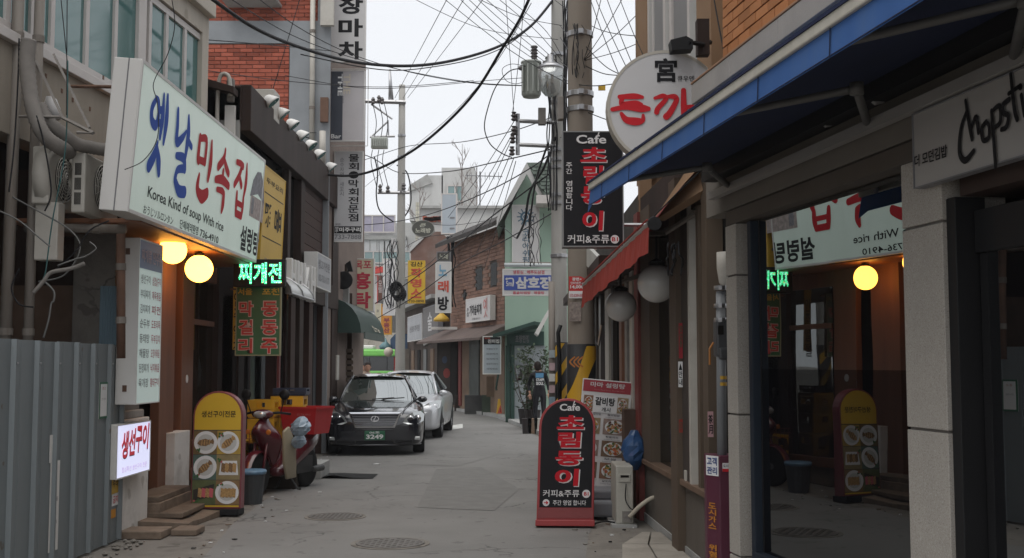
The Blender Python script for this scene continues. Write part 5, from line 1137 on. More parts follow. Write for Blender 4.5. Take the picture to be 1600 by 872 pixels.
# poster on the pole
S = front_face(889,432,914,466,YP1-.19); mb = MB(); mb.mat(mat('poster_red',(.50,.04,.04),.6,var=0)); mb.poly([S.p(0,.33,.003),S.p(1,.33,.003),S.p(1,.9,.003),S.p(.75,1,.003),S.p(0,1,.003)]); mb.mat(M_WHITEL); mb.poly([S.p(0,0,.003),S.p(1,0,.003),S.p(1,.33,.003),S.p(0,.33,.003)]); po = tag(obj('poster', mb), 'small red and white internet poster stuck on the thick pole', 'poster')
mb = MB(); S.text(mb,'광랜+',.2,.80,.8,.95,M_WHITEL,.03,.006); S.text(mb,'인터넷전화',.1,.63,.9,.76,M_WHITEL,.02,.006); S.text(mb,'14,000',.08,.42,.92,.60,M_WHITEL,.03,.006); S.text(mb,'070-8289-0000',.06,.05,.94,.2,CR,.01,.006); obj('lettering', mb, None, po)
S = front_face(890,472,908,502,YP1-.19); mb = MB(); mb.quad(S.p(0,0,.002),S.p(1,0,.002),S.p(1,1,.002),S.p(0,1,.002)); tag(obj('poster_remnant', mb, mat('old_poster',(.25,.21,.19),.8,var=.4,vs=30)), 'faded torn poster remnant below the red poster on the pole', 'poster')
# second pole, farther
YP2 = 21.5
pl2 = pole('pale concrete utility pole with transformer, left of the thick pole', 874, YP2, .155, .12, 12.5, M_POLE2, [at(870,p,YP2).z for p in (86,160,400,235,250,262,305,318)])
mb = MB(); mb.smooth = True; mb.lathe([(.16,.02),(.158,at(870,535,YP2).z)], n=20); w2 = obj('warning_wrap', mb, M_BLKP, pl2, local=True); c2 = at(874,600,YP2)
for k in range(4): wrap_band((c2.x,YP2), .163, .5+.5*k, lambda s: .25*s, .2, M_YB, w2, 'yellow_band', zmax=2.05)
mb = MB(); mb.smooth = True; mb.tube([at(863,690,20.5), at(862,440,20.5)], .062, 10); th = tag(obj('sticker_post', mb, M_PIPE), 'thin grey post covered in small stickers left of the pale pole', 'post')
for i, (py, col) in enumerate(((555,'pale_sticker'),(575,'poster_pink'),(592,'white_tape'),(610,'poster_pink'),(628,'poster_blue'))):
    S = front_face(858,py-8,867,py+4,20.42); mb = MB(); mb.quad(S.p(0,0,.003),S.p(1,0,.003),S.p(1,1,.003),S.p(0,1,.003)); obj('sticker', mb, MC.get(col) or mat(col,(.45,.42,.42),.6,var=.3,vs=20), th)
mb = MB(); mb.smooth = True; mb.tube([at(875,660,19.5), at(874,560,19.5), at(872,520,19.5), at(876,508,19.5)], .035, 8); tag(obj('dark_conduit', mb, M_BLKP), 'dark bent conduit rising beside the striped pole base', 'pipe')
# transformer cans and street lamp
def can(label, px0, py0, px1, py1, Y):
    a, b_ = at(px0,py1,Y), at(px1,py0,Y); R_ = (b_.x-a.x)/2; H = b_.z-a.z; t_ = thing('transformer', label, 'transformer', ((a.x+b_.x)/2, Y, a.z), 0, 'pole transformers')
    mb = MB(); mb.smooth = True; mb.lathe([(R_*.8,0),(R_*.95,.05),(R_*.95,H*.92),(R_*1.02,H*.93),(R_*1.0,H*.97),(R_*.5,H)], n=24); obj('tank', mb, mat('transformer_grey',(.36,.38,.35),.5,var=.04), t_, local=True)
    mb = MB()
    for k in range(4): mb.box(-R_*.9+k*R_*.5,-R_*.9+k*R_*.5+.02,-R_*1.05,-R_*.6,H*.1,H*.85)
    obj('cooling_fin', mb, MC['transformer_grey'], t_, local=True)
    mb = MB(); prof = []
    for k in range(5): prof += [(.05,H+.06*k),(.075,H+.06*k+.02),(.05,H+.06*k+.045)]
    mb.lathe(prof, (R_*.3,0,0), 'z', 10); obj('bushing', mb, mat('porcelain_brown',(.07,.06,.06),.3,var=0), t_, local=True)
    mb = MB(); mb.lathe([(.03,0),(.05,.05),(.05,.14),(.03,.18)], (-R_*1.25,0,H*.8), 'x', 10); obj('side_bushing', mb, MC['porcelain_brown'], t_, local=True); return t_
can('light grey transformer can on the pale pole, the nearer one', 814,95,846,152,YP2-.3)
can('second grey transformer can mostly behind the street lamp', 852,88,886,140,YP2+.5)
t = thing('street_lamp', 'clear-domed street lamp mounted beside the transformer', 'street lamp', tuple(at(860,130,YP2-.9)))
c = at(860,107,YP2-.9); mb = MB(); mb.smooth = True; mb.lathe([(.235,-.02),(.24,.02),(.15,.08),(.06,.12),(.05,.25)], tuple(c), 'z', 20); obj('lamp_cap', mb, M_STEEL, t)
mb = MB(); mb.smooth = True; mb.lathe([(.235,-.02),(.22,-.2),(.17,-.42),(.10,-.5),(.02,-.52)], tuple(c), 'z', 20); obj('lamp_dome', mb, glass('lamp_glass', (.30,.30,.29), .25, .05, .35), t)
mb = MB(); mb.tube([c+Vector((.05,0,.1)), at(868,110,YP2), at(880,135,YP2)], .03, 6); obj('lamp_arm', mb, M_STEEL, t)
# crossarms with insulators, left of pale pole
t = thing('crossarm_frame', 'ladder-like steel crossarm frame with insulators left of the pale pole', 'crossarm', tuple(at(830,210,YP2)))
mb = MB(); mb.tube([at(809,178,YP2-.1), at(809,242,YP2-.1)], .045, 6); obj('upright', mb, M_STEEL, t)
for py in (189,226): mb = MB(); mb.tube([at(809,py,YP2-.1), at(875,py+3,YP2-.1)], .04, 6); obj('arm', mb, M_STEEL, t)
for px, py in ((803,181),(803,203),(801,216),(800,235)): mb = MB(); c = at(px,py,YP2-.15); mb.lathe([(.03,-.1),(.06,-.07),(.03,-.03),(.065,0),(.03,.04),(.05,.07)], tuple(c), 'z', 8); obj('insulator', mb, MC['porcelain_brown'], t)
S = front_face(841,168,853,194,YP2-.2); mb = MB(); mb.box(0,S.W,0,S.H,-.15,0,lambda x,y,z: S.o+S.r*x+S.up*y+S.n*z); tag(obj('terminal_box', mb, M_DUCT, bevel=.01), 'small brown terminal box on the upper crossarm of the pale pole', 'box')
S = front_face(884,150,893,186,YP1-.1); mb = MB(); mb.box(-.1,S.W-.1,0,S.H,-.15,0,lambda x,y,z: S.o+S.r*x+S.up*y+S.n*z); tag(obj('pole_box', mb, M_DUCT, bevel=.01), 'narrow grey cabinet strapped left of the thick pole', 'box')
# far pole
YP3 = 36
pl3 = pole('slim pale concrete pole far down the lane behind the silver car', 625, YP3, .165, .10, 10.5, M_POLE2, [at(620,p,YP3).z for p in (212,245,300)])
c = at(609,110,YP3)
mb = MB(); mb.smooth = True; mb.tube([at(611,158,YP3), at(609,108,YP3)], [.09,.03], 8); obj('steel_tip', mb, M_STEEL, pl3)
mb = MB(); mb.tube([at(570,158,YP3-.1), at(634,160,YP3-.1)], .07, 6); obj('top_crossarm', mb, M_STEEL, pl3)
mb = MB(); mb.tube([at(590,301,YP3-.1), at(640,301,YP3-.1)], .05, 6); obj('lower_crossarm', mb, M_STEEL, pl3)
mb = MB(); mb.tube([at(580,163,YP3-.1), at(613,186,YP3-.1)], .03, 5); mb.tube([at(580,214,YP3-.1), at(606,190,YP3-.1)], .03, 5); mb.tube([at(606,188,YP3-.1), at(607,214,YP3-.1)], .03, 5); mb.tube([at(578,214,YP3-.1), at(617,213,YP3-.1)], .04, 5); obj('brace', mb, M_STEEL, pl3)
for px, py in ((583,158),(597,158),(592,155),(594,294),(606,296),(631,292)): mb = MB(); mb.lathe([(.04,-.1),(.07,-.05),(.04,0),(.07,.05),(.03,.12)], tuple(at(px,py,YP3-.15)), 'z', 8); obj('insulator', mb, MC['porcelain_brown'], pl3)
a, b_ = at(581,234,YP3), at(607,217,YP3); t = thing('transformer', 'finned grey transformer on the slim far pole', 'transformer', ((a.x+b_.x)/2,YP3,a.z), 0, 'pole transformers')
mb = MB(); mb.box(a.x,b_.x,YP3-.3,YP3-.05,a.z,b_.z); obj('tank', mb, MC['transformer_grey'], t, bevel=.03)
for i in range(8): x = a.x+(b_.x-a.x)*(i+.3)/8; mb = MB(); mb.box(x,x+.03,YP3-.36,YP3-.3,a.z+.05,b_.z-.05); obj('cooling_fin', mb, MC['transformer_grey'], t)
S = front_face(611,372,618,389,YP3-.2); mb = MB(); mb.box(0,S.W,0,S.H,-.1,0,lambda x,y,z: S.o+S.r*x+S.up*y+S.n*z); tag(obj('pole_box', mb, M_SGW), 'small cream box fixed on the slim far pole', 'box')
mb = MB(); mb.smooth = True; c = at(619,452,YP3-.25); 
for k in range(4): mb.tube([c+Vector((.19*math.cos(a_)+.03*k,0.05*k,.22*math.sin(a_)-.05*k)) for a_ in [2*PI*q/14 for q in range(15)]], .035, 5, False)
tag(obj('cable_coil', mb, M_CABLE), 'black coil of spare cable hung on the slim far pole', 'cable coil')

# ---- far right-side shop strip between the poles and the cafe
FG = Frame((1.40,12.5),(1.38,21),-1)
if FG.n.x > 0: FG = Frame((1.40,12.5),(1.38,21),1)
t = thing('dark_shop_strip', 'dim row of narrow doors between the cafe and the thick pole', 'building', (2,17,0))
mb = MB(); mb.box(0.02,8.5,-4,-.05,0,3.6,FG); obj('wall', mb, mat('dim_wall',(.05,.045,.04),.8,var=.2), t)
for px0, px1, m in ((933,938,'dark_frame'),(942,945,'porcelain_brown'),(952,958,'aged_white_plastic'),(962,965,'dark_frame'),(975,979,'stained_wood'),(984,988,'grey_duct_wrap'),(992,997,'aged_white_plastic')):
    a, b_ = sorted((FG.U(px0),FG.U(px1))); mb = MB(); mb.box(a,b_,0,.06,.1,2.7,FG); obj('door_post', mb, MC[m], t)
mb = MB(); mb.box(.2,8.3,-.04,0,.4,2.5,FG); obj('door_glass', mb, G_DARK, t)
mb = MB(); mb.box(.1,8.4,-.02,.45,2.72,2.85,FG); obj('ledge', mb, M_FASCIA, t)
mb = MB(); mb.prism([FG(.3,.35,2.75),FG(2.6,.5,3.3),FG(2.6,.5,3.0),FG(.3,.35,2.6)], (.05,0,0)); obj('slanting_board', mb, mat('white_board',(.42,.42,.40),.6,var=.1), t)
a = at(968,518,16.5); mb = MB(); mb.box(a.x-.015,a.x+.02,16.45,16.5,at(968,540,16.5).z,a.z); tag(obj('red_neon_strip', mb, mat('red_glow',(1,.05,.03),.4,var=0,emit=1.0,ecol=(1,.05,.03))), 'thin glowing red neon strip in the dim doorway', 'neon light')
mb = MB(); mb.tube([at(940,508,15.5), at(935,540,15.5), at(928,530,15.5)], .02, 5); tag(obj('thin_arm', mb, M_STEEL), 'thin bent metal arm on the dim doorway wall', 'bracket')

# ---- cafe building (brown facade with sill), near face line
FC = Frame((1.41,12.45),(1.56,8.75),-1)
if FC.n.x > 0: FC = Frame((1.41,12.45),(1.56,8.75),1)
t = thing('cafe_building', 'dim brown cafe front with a wooden sill under the red awning', 'building', (2.4,10.5,0))
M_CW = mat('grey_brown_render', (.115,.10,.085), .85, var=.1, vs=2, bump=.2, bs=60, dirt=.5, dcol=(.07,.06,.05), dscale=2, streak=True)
M_CF = mat('brown_frame', (.10,.075,.055), .6, var=.1)
L = FC.L
zs = FC.hit(1060,746)[1]
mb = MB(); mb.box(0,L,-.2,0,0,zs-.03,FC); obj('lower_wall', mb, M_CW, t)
mb = MB(); mb.box(-.02,L,-.1,.05,zs-.03,zs+.02,FC); obj('sill', mb, mat('sill_wood',(.15,.10,.07),.6,var=.2), t, bevel=.006)
mb = MB(); mb.box(0,L,-.06,.012,0,.09,FC); obj('skirting', mb, M_CONC, t)
for a, b_, n1, m in ((1000,1006,.06,'red_pipe_paint'),(1006,1020,.03,'brown_frame'),(1059,1069,.07,'brown_frame'),(1069,1080,.02,'dark_frame'),(1083,1086,.04,'aged_white_plastic'),(1093,1097,.02,'brown_frame'),(1104,1112,.03,'brown_frame')):
    u0, u1 = sorted((FC.U(a),FC.U(b_))); mb = MB(); mb.box(u0,u1,-.1,n1,(0 if a in (1059,1000) else zs+.02),3.3,FC); obj('frame_post', mb, MC[m], t)
for a, b_ in ((1020,1059),(1086,1104)): 
    u0, u1 = sorted((FC.U(a),FC.U(b_))); mb = MB(); mb.box(u0,u1,-.08,-.07,zs+.02,3.0,FC); obj('glass_pane', mb, glass('cafe_glass',(.02,.018,.016),.22,.01), t)
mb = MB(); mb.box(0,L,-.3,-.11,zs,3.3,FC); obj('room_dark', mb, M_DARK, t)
mb = MB(); mb.box(-.1,L,-.2,.02,2.95,3.45,FC); obj('head_beam', mb, M_FASCIA, t)
# upper storey
FCu = Frame((1.5,13.5),(1.88,9.0),-1)
if FCu.n.x > 0: FCu = Frame((1.5,13.5),(1.88,9.0),1)
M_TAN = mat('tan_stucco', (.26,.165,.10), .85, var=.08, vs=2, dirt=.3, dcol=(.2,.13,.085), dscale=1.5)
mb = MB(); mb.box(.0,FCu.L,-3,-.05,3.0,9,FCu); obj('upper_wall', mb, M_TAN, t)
for a, b_, m, n1 in ((1001,1019,'tan_stucco',.03),(1019,1022,'window_frame_white',.02),(1026,1029,'window_frame_white',.02),(1032,1047,'grey_panel',.03),(1047,1051,'window_frame_white',.04),(1057,1061,'window_frame_white',.04),(1063,1086,'grey_panel',.03),(1088,1092,'window_frame_white',.05),(1106,1112,'window_frame_white',.06),(1112,1136,'tan_stucco',.1)):
    mm = MC.get(m) or mat(m,(.20,.20,.20),.5,var=.05); u0, u1 = sorted((FCu.U(a),FCu.U(b_))); mb = MB(); mb.box(u0,u1,-.05,n1,3.75,9,FCu); obj('upright_strip', mb, mm, t)
for a, b_ in ((1022,1032),(1051,1057),(1092,1106)): u0, u1 = sorted((FCu.U(a),FCu.U(b_))); mb = MB(); mb.box(u0,u1,-.05,-.02,3.8,9,FCu); obj('upper_pane', mb, G_UP, t)
mb = MB(); mb.prism([at(1020,345,9.6), at(1110,290,9.0), at(1118,240,9.0), at(1075,262,9.4)], (.1,0,0)); obj('brown_gusset', mb, M_TAN, t)
mb = MB(); a = at(1000,240,12.6); mb.prism([at(1018,375,12.4), at(1000,375,12.4), at(1000,200,12.4), at(1018,200,12.4)], (0,.2,0)); obj('corner_strip', mb, M_TAN, t)
# speaker on top of round sign, floodlight
mb = MB(); mb.prism([at(1048,62,9.2), at(1072,56,9.2), at(1083,62,9.2), at(1083,76,9.2), at(1050,78,9.2)], (0,.15,0)); mb.tube([at(1075,66,9.2), at(1098,70,9.3), at(1110,66,9.4)], .02, 5); tag(obj('black_floodlight', mb, M_BLKP), 'black floodlight fixed just above the round sign', 'floodlight')
mb = MB(); mb.box(0,.1,0,.1,0,.3,lambda x,y,z: at(1090,85,9.3)+Vector((x,y,z))); tag(obj('junction_box', mb, M_FASCIA), 'small brown junction box right of the black floodlight', 'junction box')
# stickers on posts
def pst(label, px0, py0, px1, py1, Y, m, tx=(), cat='sticker'):
    S_ = front_face(px0,py0,px1,py1,Y); mb = MB(); mb.mat(m); mb.quad(S_.p(0,0),S_.p(1,0),S_.p(1,1),S_.p(0,1)); o_ = tag(obj('sticker', mb), label, cat)
    if tx:
        b = MB()
        for a in tx: S_.text(b, *a)
        obj('lettering', b, None, o_)
    return o_
pst('red strip notice on the dark cafe post', 1061,505,1067,560,10.0, mat('red_strip',(.30,.03,.04),.6), [('영업중',.15,.3,.85,.95,mat('dull_green',(.03,.09,.05),.6),.02,.003,True)])
pst('black and white arrow label on the cafe post below the red strip', 1060,565,1067,605,10.0, M_WHITEL, [('▲안내',.1,.05,.9,.95,M_BLACK,.02,.003,True)])
pst('pink paper label with dark handwriting next to the maroon box', 1106,643,1115,683,8.5, mat('pink_paper',(.45,.27,.28),.7,var=.1), [('茶月',.1,.1,.9,.9,M_BLACK,.02,.003,True)])
pst('small red seal mark on the cafe post', 1061,655,1067,676,10.0, mat('seal_red',(.25,.04,.03),.7), [('印',.1,.2,.9,.8,M_CF,.02,.003)])
S = front_face(1070,735,1084,758,9.95); t = thing('wall_socket', 'white outdoor socket box on the cafe wall beside the sill', 'socket', tuple(S.p(.5,0))); mb = MB(); g = lambda x,y,z: S.o+S.r*x+S.up*y+S.n*z
mb.box(0,S.W,0,S.H,-.05,.03,g); obj('box', mb, M_ACW, t, bevel=.006); mb = MB(); S.ellipse(mb,.62,.45,.25,.25,M_DARK,.034,14); obj('socket_hole', mb, None, t)
# menu board seen through the cafe glass
S = Face((1.72,10.9,.95), (0,-1,0), (0,0,1), .5, .95)
mb = MB(); mb.box(0,S.W,0,S.H,-.02,0,lambda x,y,z: S.o+S.r*x+S.up*y+S.n*z); o_ = tag(obj('inside_board', mb, M_SGW), 'red-topped menu board reflected inside the cafe window', 'board')
# ---- red awning
t = thing('red_awning', 'faded red fabric awning with a grey front rail over the cafe', 'awning', (1.1,10.8,2.6))
pN, pF = at(1018,352,9.3), at(913,449,12.5); wN, wF = Vector((1.62,8.9,3.35)), Vector((1.42,12.5,2.9))
M_RF = mat('red_fabric', (.27,.042,.032), .75, var=.12, vs=4, dirt=.35, dcol=(.22,.04,.035), dscale=3, streak=True)
M_RFU = mat('red_fabric_shaded', (.16,.028,.028), .8, var=.12, vs=4)  # darker copy of the red fabric: shade under the canopy put into colour
mb = MB(); n = 14; secs = []
for i in range(n+1):
    f = i/n; a = pN.lerp(pF,f); b_ = wN.lerp(wF,f); secs.append([a.lerp(b_,k/4)+Vector((0,0,.03*math.sin(PI*k/4))) for k in range(5)])
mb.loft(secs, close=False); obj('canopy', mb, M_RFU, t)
mb = MB(); vs = []; n = 40
for i in range(n+1):
    f = i/n; a = pN.lerp(pF,f); w_ = .006*math.sin(i*1.9); sc = .215+.012*math.cos(f*2*PI*5); vs += [a+Vector((-.02+w_,0,-.0)), a+Vector((-.03-w_,0,-sc))]
mb.add(vs, [(2*i,2*i+2,2*i+3,2*i+1) for i in range(n)]); obj('valance', mb, M_RF, t)
mb = MB(); mb.tube([pN+Vector((-.0,0,.02)), pF+Vector((0,0,.02))], .028, 8); obj('front_rail', mb, mat('awning_rail',(.30,.28,.26),.5,var=.05), t)
mb = MB(); mb.tube([pN+Vector((-.035,0,.045)), pF+Vector((-.035,0,.045))], .008, 5); obj('red_piping', mb, M_RF, t)
mb = MB(); mb.lathe([(.055,-.02),(.06,.0),(.045,.05)], tuple(pN+Vector((.02,-.03,.01))), 'y', 12); obj('rail_end_cap', mb, M_BLKP, t)
for f in (.12,.85):
    a = pN.lerp(pF,f); b_ = wN.lerp(wF,f); e = a.lerp(b_,.5)+Vector((0,.5,-.22)); mb = MB(); mb.tube([a, e, b_+Vector((0,0,-.35))], .024, 6); obj('folding_arm', mb, M_PIPE, t)
# white globes
for (px, py, Y, R_, lb) in ((1026,443,10.6,.178,'large unlit white globe lamp hanging under the red awning, the nearer one'),(970,478,12.0,.165,'unlit white globe lamp hanging farther along under the red awning')):
    c = at(px,py,Y); t = thing('globe_lamp', lb, 'lamp', tuple(c), 0, 'unlit white globe lamps'); mb = MB(); mb.smooth = True; mb.ball((0,0,0), R_, 28); obj('globe', mb, mat('opal_glass',(.52,.51,.49),.22,var=.03,coat=.3), t, local=True)
    mb = MB(); mb.lathe([(.07,R_*.9),(.08,R_*1.1),(.03,R_*1.25),(.012,R_*1.3),(.012,R_*2.6)], n=12); obj('fitting', mb, M_BLKP, t, local=True)
c = at(1000,500,11.9); 
# ---- black hanging cafe sign, round sign
S = front_face(879,205,975,386,11.6); M_SB = mat('sign_black', (.009,.008,.010), .45, var=.1, spec=.2)
t = sign_box('hanging_cafe_sign', 'black hanging cafe sign with red white-edged letters in front of the thick pole', S, .2, M_SB, mat('sign_edge_grey',(.20,.20,.20),.5), rim=.012)
M_CR = mat('cafe_red', (.45,.015,.025), .6, var=0, spec=.1); M_CWH = mat('cafe_white', (.62,.60,.60), .5, var=0)
def red_letters(mb, S_, boxes, s='초림동이', dx=.015, dy=-.008):
    for c_, (x0,y0,x1,y1) in zip(s, boxes):
        S_.text(mb, c_, x0+dx,y0+dy,x1+dx,y1+dy, M_CWH, .045, .013, shear=.1); S_.text(mb, c_, x0,y0,x1,y1, M_CR, .035, .016, shear=.1)
mb = MB(); S.text(mb, "Cafe", .23,.89,.72,.965, M_CWH, .02, .013); S.stroke(mb, [(.60,.985,1),(.58,.955,.6)], .012, M_CWH, .014)
red_letters(mb, S, [(.30,.73,.73,.86),(.34,.54,.66,.70),(.30,.37,.68,.52),(.32,.14,.66,.31)])
S.text(mb, '주간 영업합니다', .06,.31,.16,.73, M_CWH, .01,.013,vert=True); S.text(mb, '커피&주류', .08,.03,.76,.105, M_CWH, .01,.013)
obj('lettering', mb, None, t); mb = MB(); S.ellipse(mb,.85,.065,.07,.037,M_CWH,.013,20); obj('badge', mb, None, t); mb = MB(); S.text(mb,'B1',.80,.048,.90,.083,M_CR,.02,.016); obj('lettering', mb, None, t)
mb = MB(); mb.tube([S.p(1,.8,-.1), Vector((1.5,11.7,S.p(1,.8).z))], .02, 6); mb.tube([S.p(1,.2,-.1), Vector((1.5,11.7,S.p(1,.2).z))], .02, 6); obj('bracket', mb, M_STEEL, t)
mb = MB(); mb.tube([S.p(.83,1.03,-.1)+Vector((.03*math.cos(k*PI/6),0,.03*math.sin(k*PI/6))) for k in range(13)], .005, 5, False); obj('lifting_ring', mb, M_STEEL, t)
t, S = disc_sign('round_sign', 'large round white pork-cutlet sign with red brush letters beside the brick corner', 1040,168,93,92,9.4,.16, mat('round_white',(.50,.49,.49),.45,var=.03), mat('round_side',(.42,.39,.34),.6,var=.1))
mb = MB()
DON = [[(.22,.96,.9),(.62,.98,1.2),(.84,.95,.7)],[(.30,.95,1),(.26,.78,.9),(.32,.70,1.1),(.66,.74,1.1),(.82,.70,.6)],[(.52,.70,.7),(.50,.56,.9)],[(.02,.52,.9),(.40,.60,1.1),(.80,.56,1.6),(1.0,.54,1.0)],[(.26,.38,.7),(.40,.16,1.3),(.66,.10,1.6),(.84,.14,1.0),(.86,.32,.6)]]
KKA = [[(.02,.80,.6),(.22,.86,1.0),(.30,.78,.9),(.10,.52,1.0),(.06,.40,1.0)],[(.30,.84,.5),(.50,.84,1.1),(.56,.74,1.0),(.40,.40,1.2),(.30,.28,1.3)],[(.74,1.02,1.0),(.74,.6,1.2),(.76,.2,1.3),(.74,.08,1.1)],[(.76,.54,.8),(.92,.56,.9),(1.0,.52,1.2)]]
SEU = [[(.5,.98,.8),(.4,.7,1.2),(.1,.45,1.3)],[(.45,.72,.9),(.8,.5,1.3)],[(.0,.25,1.2),(.9,.28,1.2)]]
So = S; S = Face(So.p(0,0,.006), So.r, So.up, So.W, So.H)
ch(DON, .04,.35,.35,.60, .042, M_RED, S, mb); ch(KKA, .40,.33,.74,.64, .042, M_RED, S, mb)
S.text(mb, '스', .78,.38,.97,.60, M_RED, .06); S.text(mb, '宮', .41,.72,.60,.93, M_BLACK, .03); S.text(mb, '큐우덴', .60,.725,.745,.775, M_BLACK, .008); S.text(mb, '02-737-6686', .22,.09,.82,.155, M_GREYL, .0)
obj('brush_lettering', mb, None, t)
mb = MB(); mb.tube([S.p(.95,.6,-.1), Vector((1.95,9.5,3.9))], .025, 6); obj('bracket', mb, M_STEEL, t)

# ---- brick corner building with the blue awning
SLP = .156
wx = lambda y: 1.5+SLP*(7.1-y)
FSn = Frame((wx(2.6), 2.6), (wx(7.62), 7.62), -1)       # ground-floor shop line, u from near to far
if FSn.n.x > 0: FSn = Frame((wx(2.6), 2.6), (wx(7.62), 7.62), 1)
L = FSn.L; OV = .0; HD = 2.66
t = thing('brick_shop_building', 'corner building of orange brick above granite-faced shop front at right', 'building', (3,7,0))
U = lambda px, n=0: FSn.U(px, n)
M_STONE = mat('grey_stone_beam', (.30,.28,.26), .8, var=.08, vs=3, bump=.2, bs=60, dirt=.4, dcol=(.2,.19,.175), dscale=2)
FU = Frame((wx(2.6), 2.6), (wx(8.03), 8.03), -1)
if FU.n.x > 0: FU = Frame((wx(2.6), 2.6), (wx(8.03), 8.03), 1)
LU = FU.L
z_b = FU.hit(1137,101)[1]; zc = z_b-.16; uB = FU.U(1137)
mb = MB(); mb.box(-.3,uB,-4,-.03,HD+.1,8,FU); obj('brick_core', mb, M_MORTD, t)
brick_wall(t, FU, 2.0, uB, z_b, 5.6, .205, .067, .010, M_ORBRICK, 290, -.03, .035, order=lambda c: (c[2]-z_b)*1.2-(c[0]-2)*.45)
def blocks(name, z0, z1, n0, n1, step, m, u0=1.2, u1=None):
    u = u1 or LU
    while u > u0:
        mb = MB(); mb.box(max(u-step+.006,u0),u,n0,n1,z0,z1,FU); obj(name, mb, m, t, bevel=.004); u -= step
blocks('cornice_block', zc-.0, z_b-.02, -.05,.09, .8, M_STONE); blocks('cornice_moulding', zc-.07, zc-.005, -.05,.05, .8, M_STONE); blocks('stone_facing', 2.98, zc-.075, -.05,.02, .8, M_STONE)
blocks('copper_edge', z_b-.018, z_b-.002, -.05,.095, 1.6, mat('tan_edge',(.26,.15,.09),.6,var=.1))
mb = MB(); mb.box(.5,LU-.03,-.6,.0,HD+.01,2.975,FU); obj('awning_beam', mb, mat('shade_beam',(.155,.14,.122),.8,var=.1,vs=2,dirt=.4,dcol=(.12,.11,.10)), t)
mb = MB(); mb.box(-.3,L,-.3,-.005,HD-.09,HD,FSn); obj('header', mb, mat('header_paint',(.085,.072,.06),.7,var=.1), t)
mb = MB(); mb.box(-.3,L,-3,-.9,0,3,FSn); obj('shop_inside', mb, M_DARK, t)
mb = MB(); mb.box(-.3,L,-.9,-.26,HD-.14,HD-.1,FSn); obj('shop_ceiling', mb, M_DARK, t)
# granite pillars of slabs
def pillar(u0, u1, n0, n1, joints):
    o_ = None
    for a, b_ in zip(joints, joints[1:]): mb = MB(); mb.box(u0,u1,n0,n1,a+.006,b_-.006,FSn); obj('granite_slab', mb, M_GRANITE, t, bevel=.004)
    mb = MB(); mb.box(u0+.01,u1-.01,n0,n1-.012,joints[0],joints[-1],FSn); obj('pillar_core', mb, M_MORTG, t)
zj = FSn.hit(1440,671)[1]; zj2 = FSn.hit(1160,649)[1]
pillar(U(1478),U(1415),-.3,0,[-.02,zj-.9,zj,zj+.9,HD-.09])
pillar(U(1152),L,-.25,.0,[-.02,zj2-.9,zj2,zj2+.9,HD-.09])
mb = MB(); mb.box(-.3,U(1700),-.4,-.1,-.02,2.5,FSn); obj('near_wall', mb, M_DARK, t)
# window frame + panes (the glass sits a few degrees off the wall line)
u0, u1 = U(1413), U(1163); zf0 = FSn.hit(1186,862,-.06)[1]
M_NAVY = mat('navy_frame', (.016,.023,.034), .6, var=.05)
fr = MB(); fr.box(u0,u1,-.12,-.03,zf0-.07,zf0,FSn); fr.box(u1-.065,u1,-.12,-.03,zf0,HD-.1,FSn); fr.box(u0,u0+.03,-.14,-.06,zf0,HD-.1,FSn); wfr = obj('window_frame', fr, M_NAVY, t, bevel=.005)
mb = MB(); mb.box(u1-.085,u1-.065,-.14,-.08,zf0,HD-.1,FSn); obj('inner_jamb', mb, M_BLKP, wfr)
zsplit = FSn.hit(1300,578)[1]
TW = TWIST
def turned(u_, n_, z_):
    uc = (u0+u1)/2; du = u_-uc; return FSn(uc+du*math.cos(TW), -.10+n_+du*math.sin(TW), z_)
for z0, z1, m in ((zf0,zsplit,G_SHOPL),(zsplit,HD-.1,G_SHOPU)):
    mb = MB(); mb.box(u0+.03,u1-.07,-.006,0,z0,z1,turned); obj('glass_pane', mb, m, wfr)
mb = MB(); mb.box(u0,u1,-.3,-.0,-.02,zf0-.11,FSn); obj('granite_plinth', mb, M_GRANITE, t, bevel=.006)
# door on the near side
fr = MB(); fr.box(U(1492),U(1478),-.16,-.02,-.02,2.36,FSn); fr.box(U(1506),U(1494),-.16,-.12,-.02,2.12,FSn); fr.box(U(1700),U(1494),-.22,-.10,2.12,2.30,FSn); dfr = obj('door_frame', fr, M_BLKP, t, bevel=.004)
uq = U(1540)
def turned2(u_, n_, z_): return FSn(uq+(u_-uq)*math.cos(.03), n_+(u_-uq)*math.sin(.03), z_)
mb = MB(); mb.box(U(1760),U(1506),-.13,-.125,0.0,2.12,turned2); obj('door_glass', mb, G_DOOR, dfr)
mb = MB(); mb.box(U(1760),U(1494),-.4,-.04,2.36,2.44,FSn); obj('door_head', mb, M_FASCIA, t)
# step in front of shop
mb = MB(); mb.box(-.3,L,-.3,.12,-.02,.02,FSn); obj('threshold', mb, M_GRANITE, t, bevel=.004)
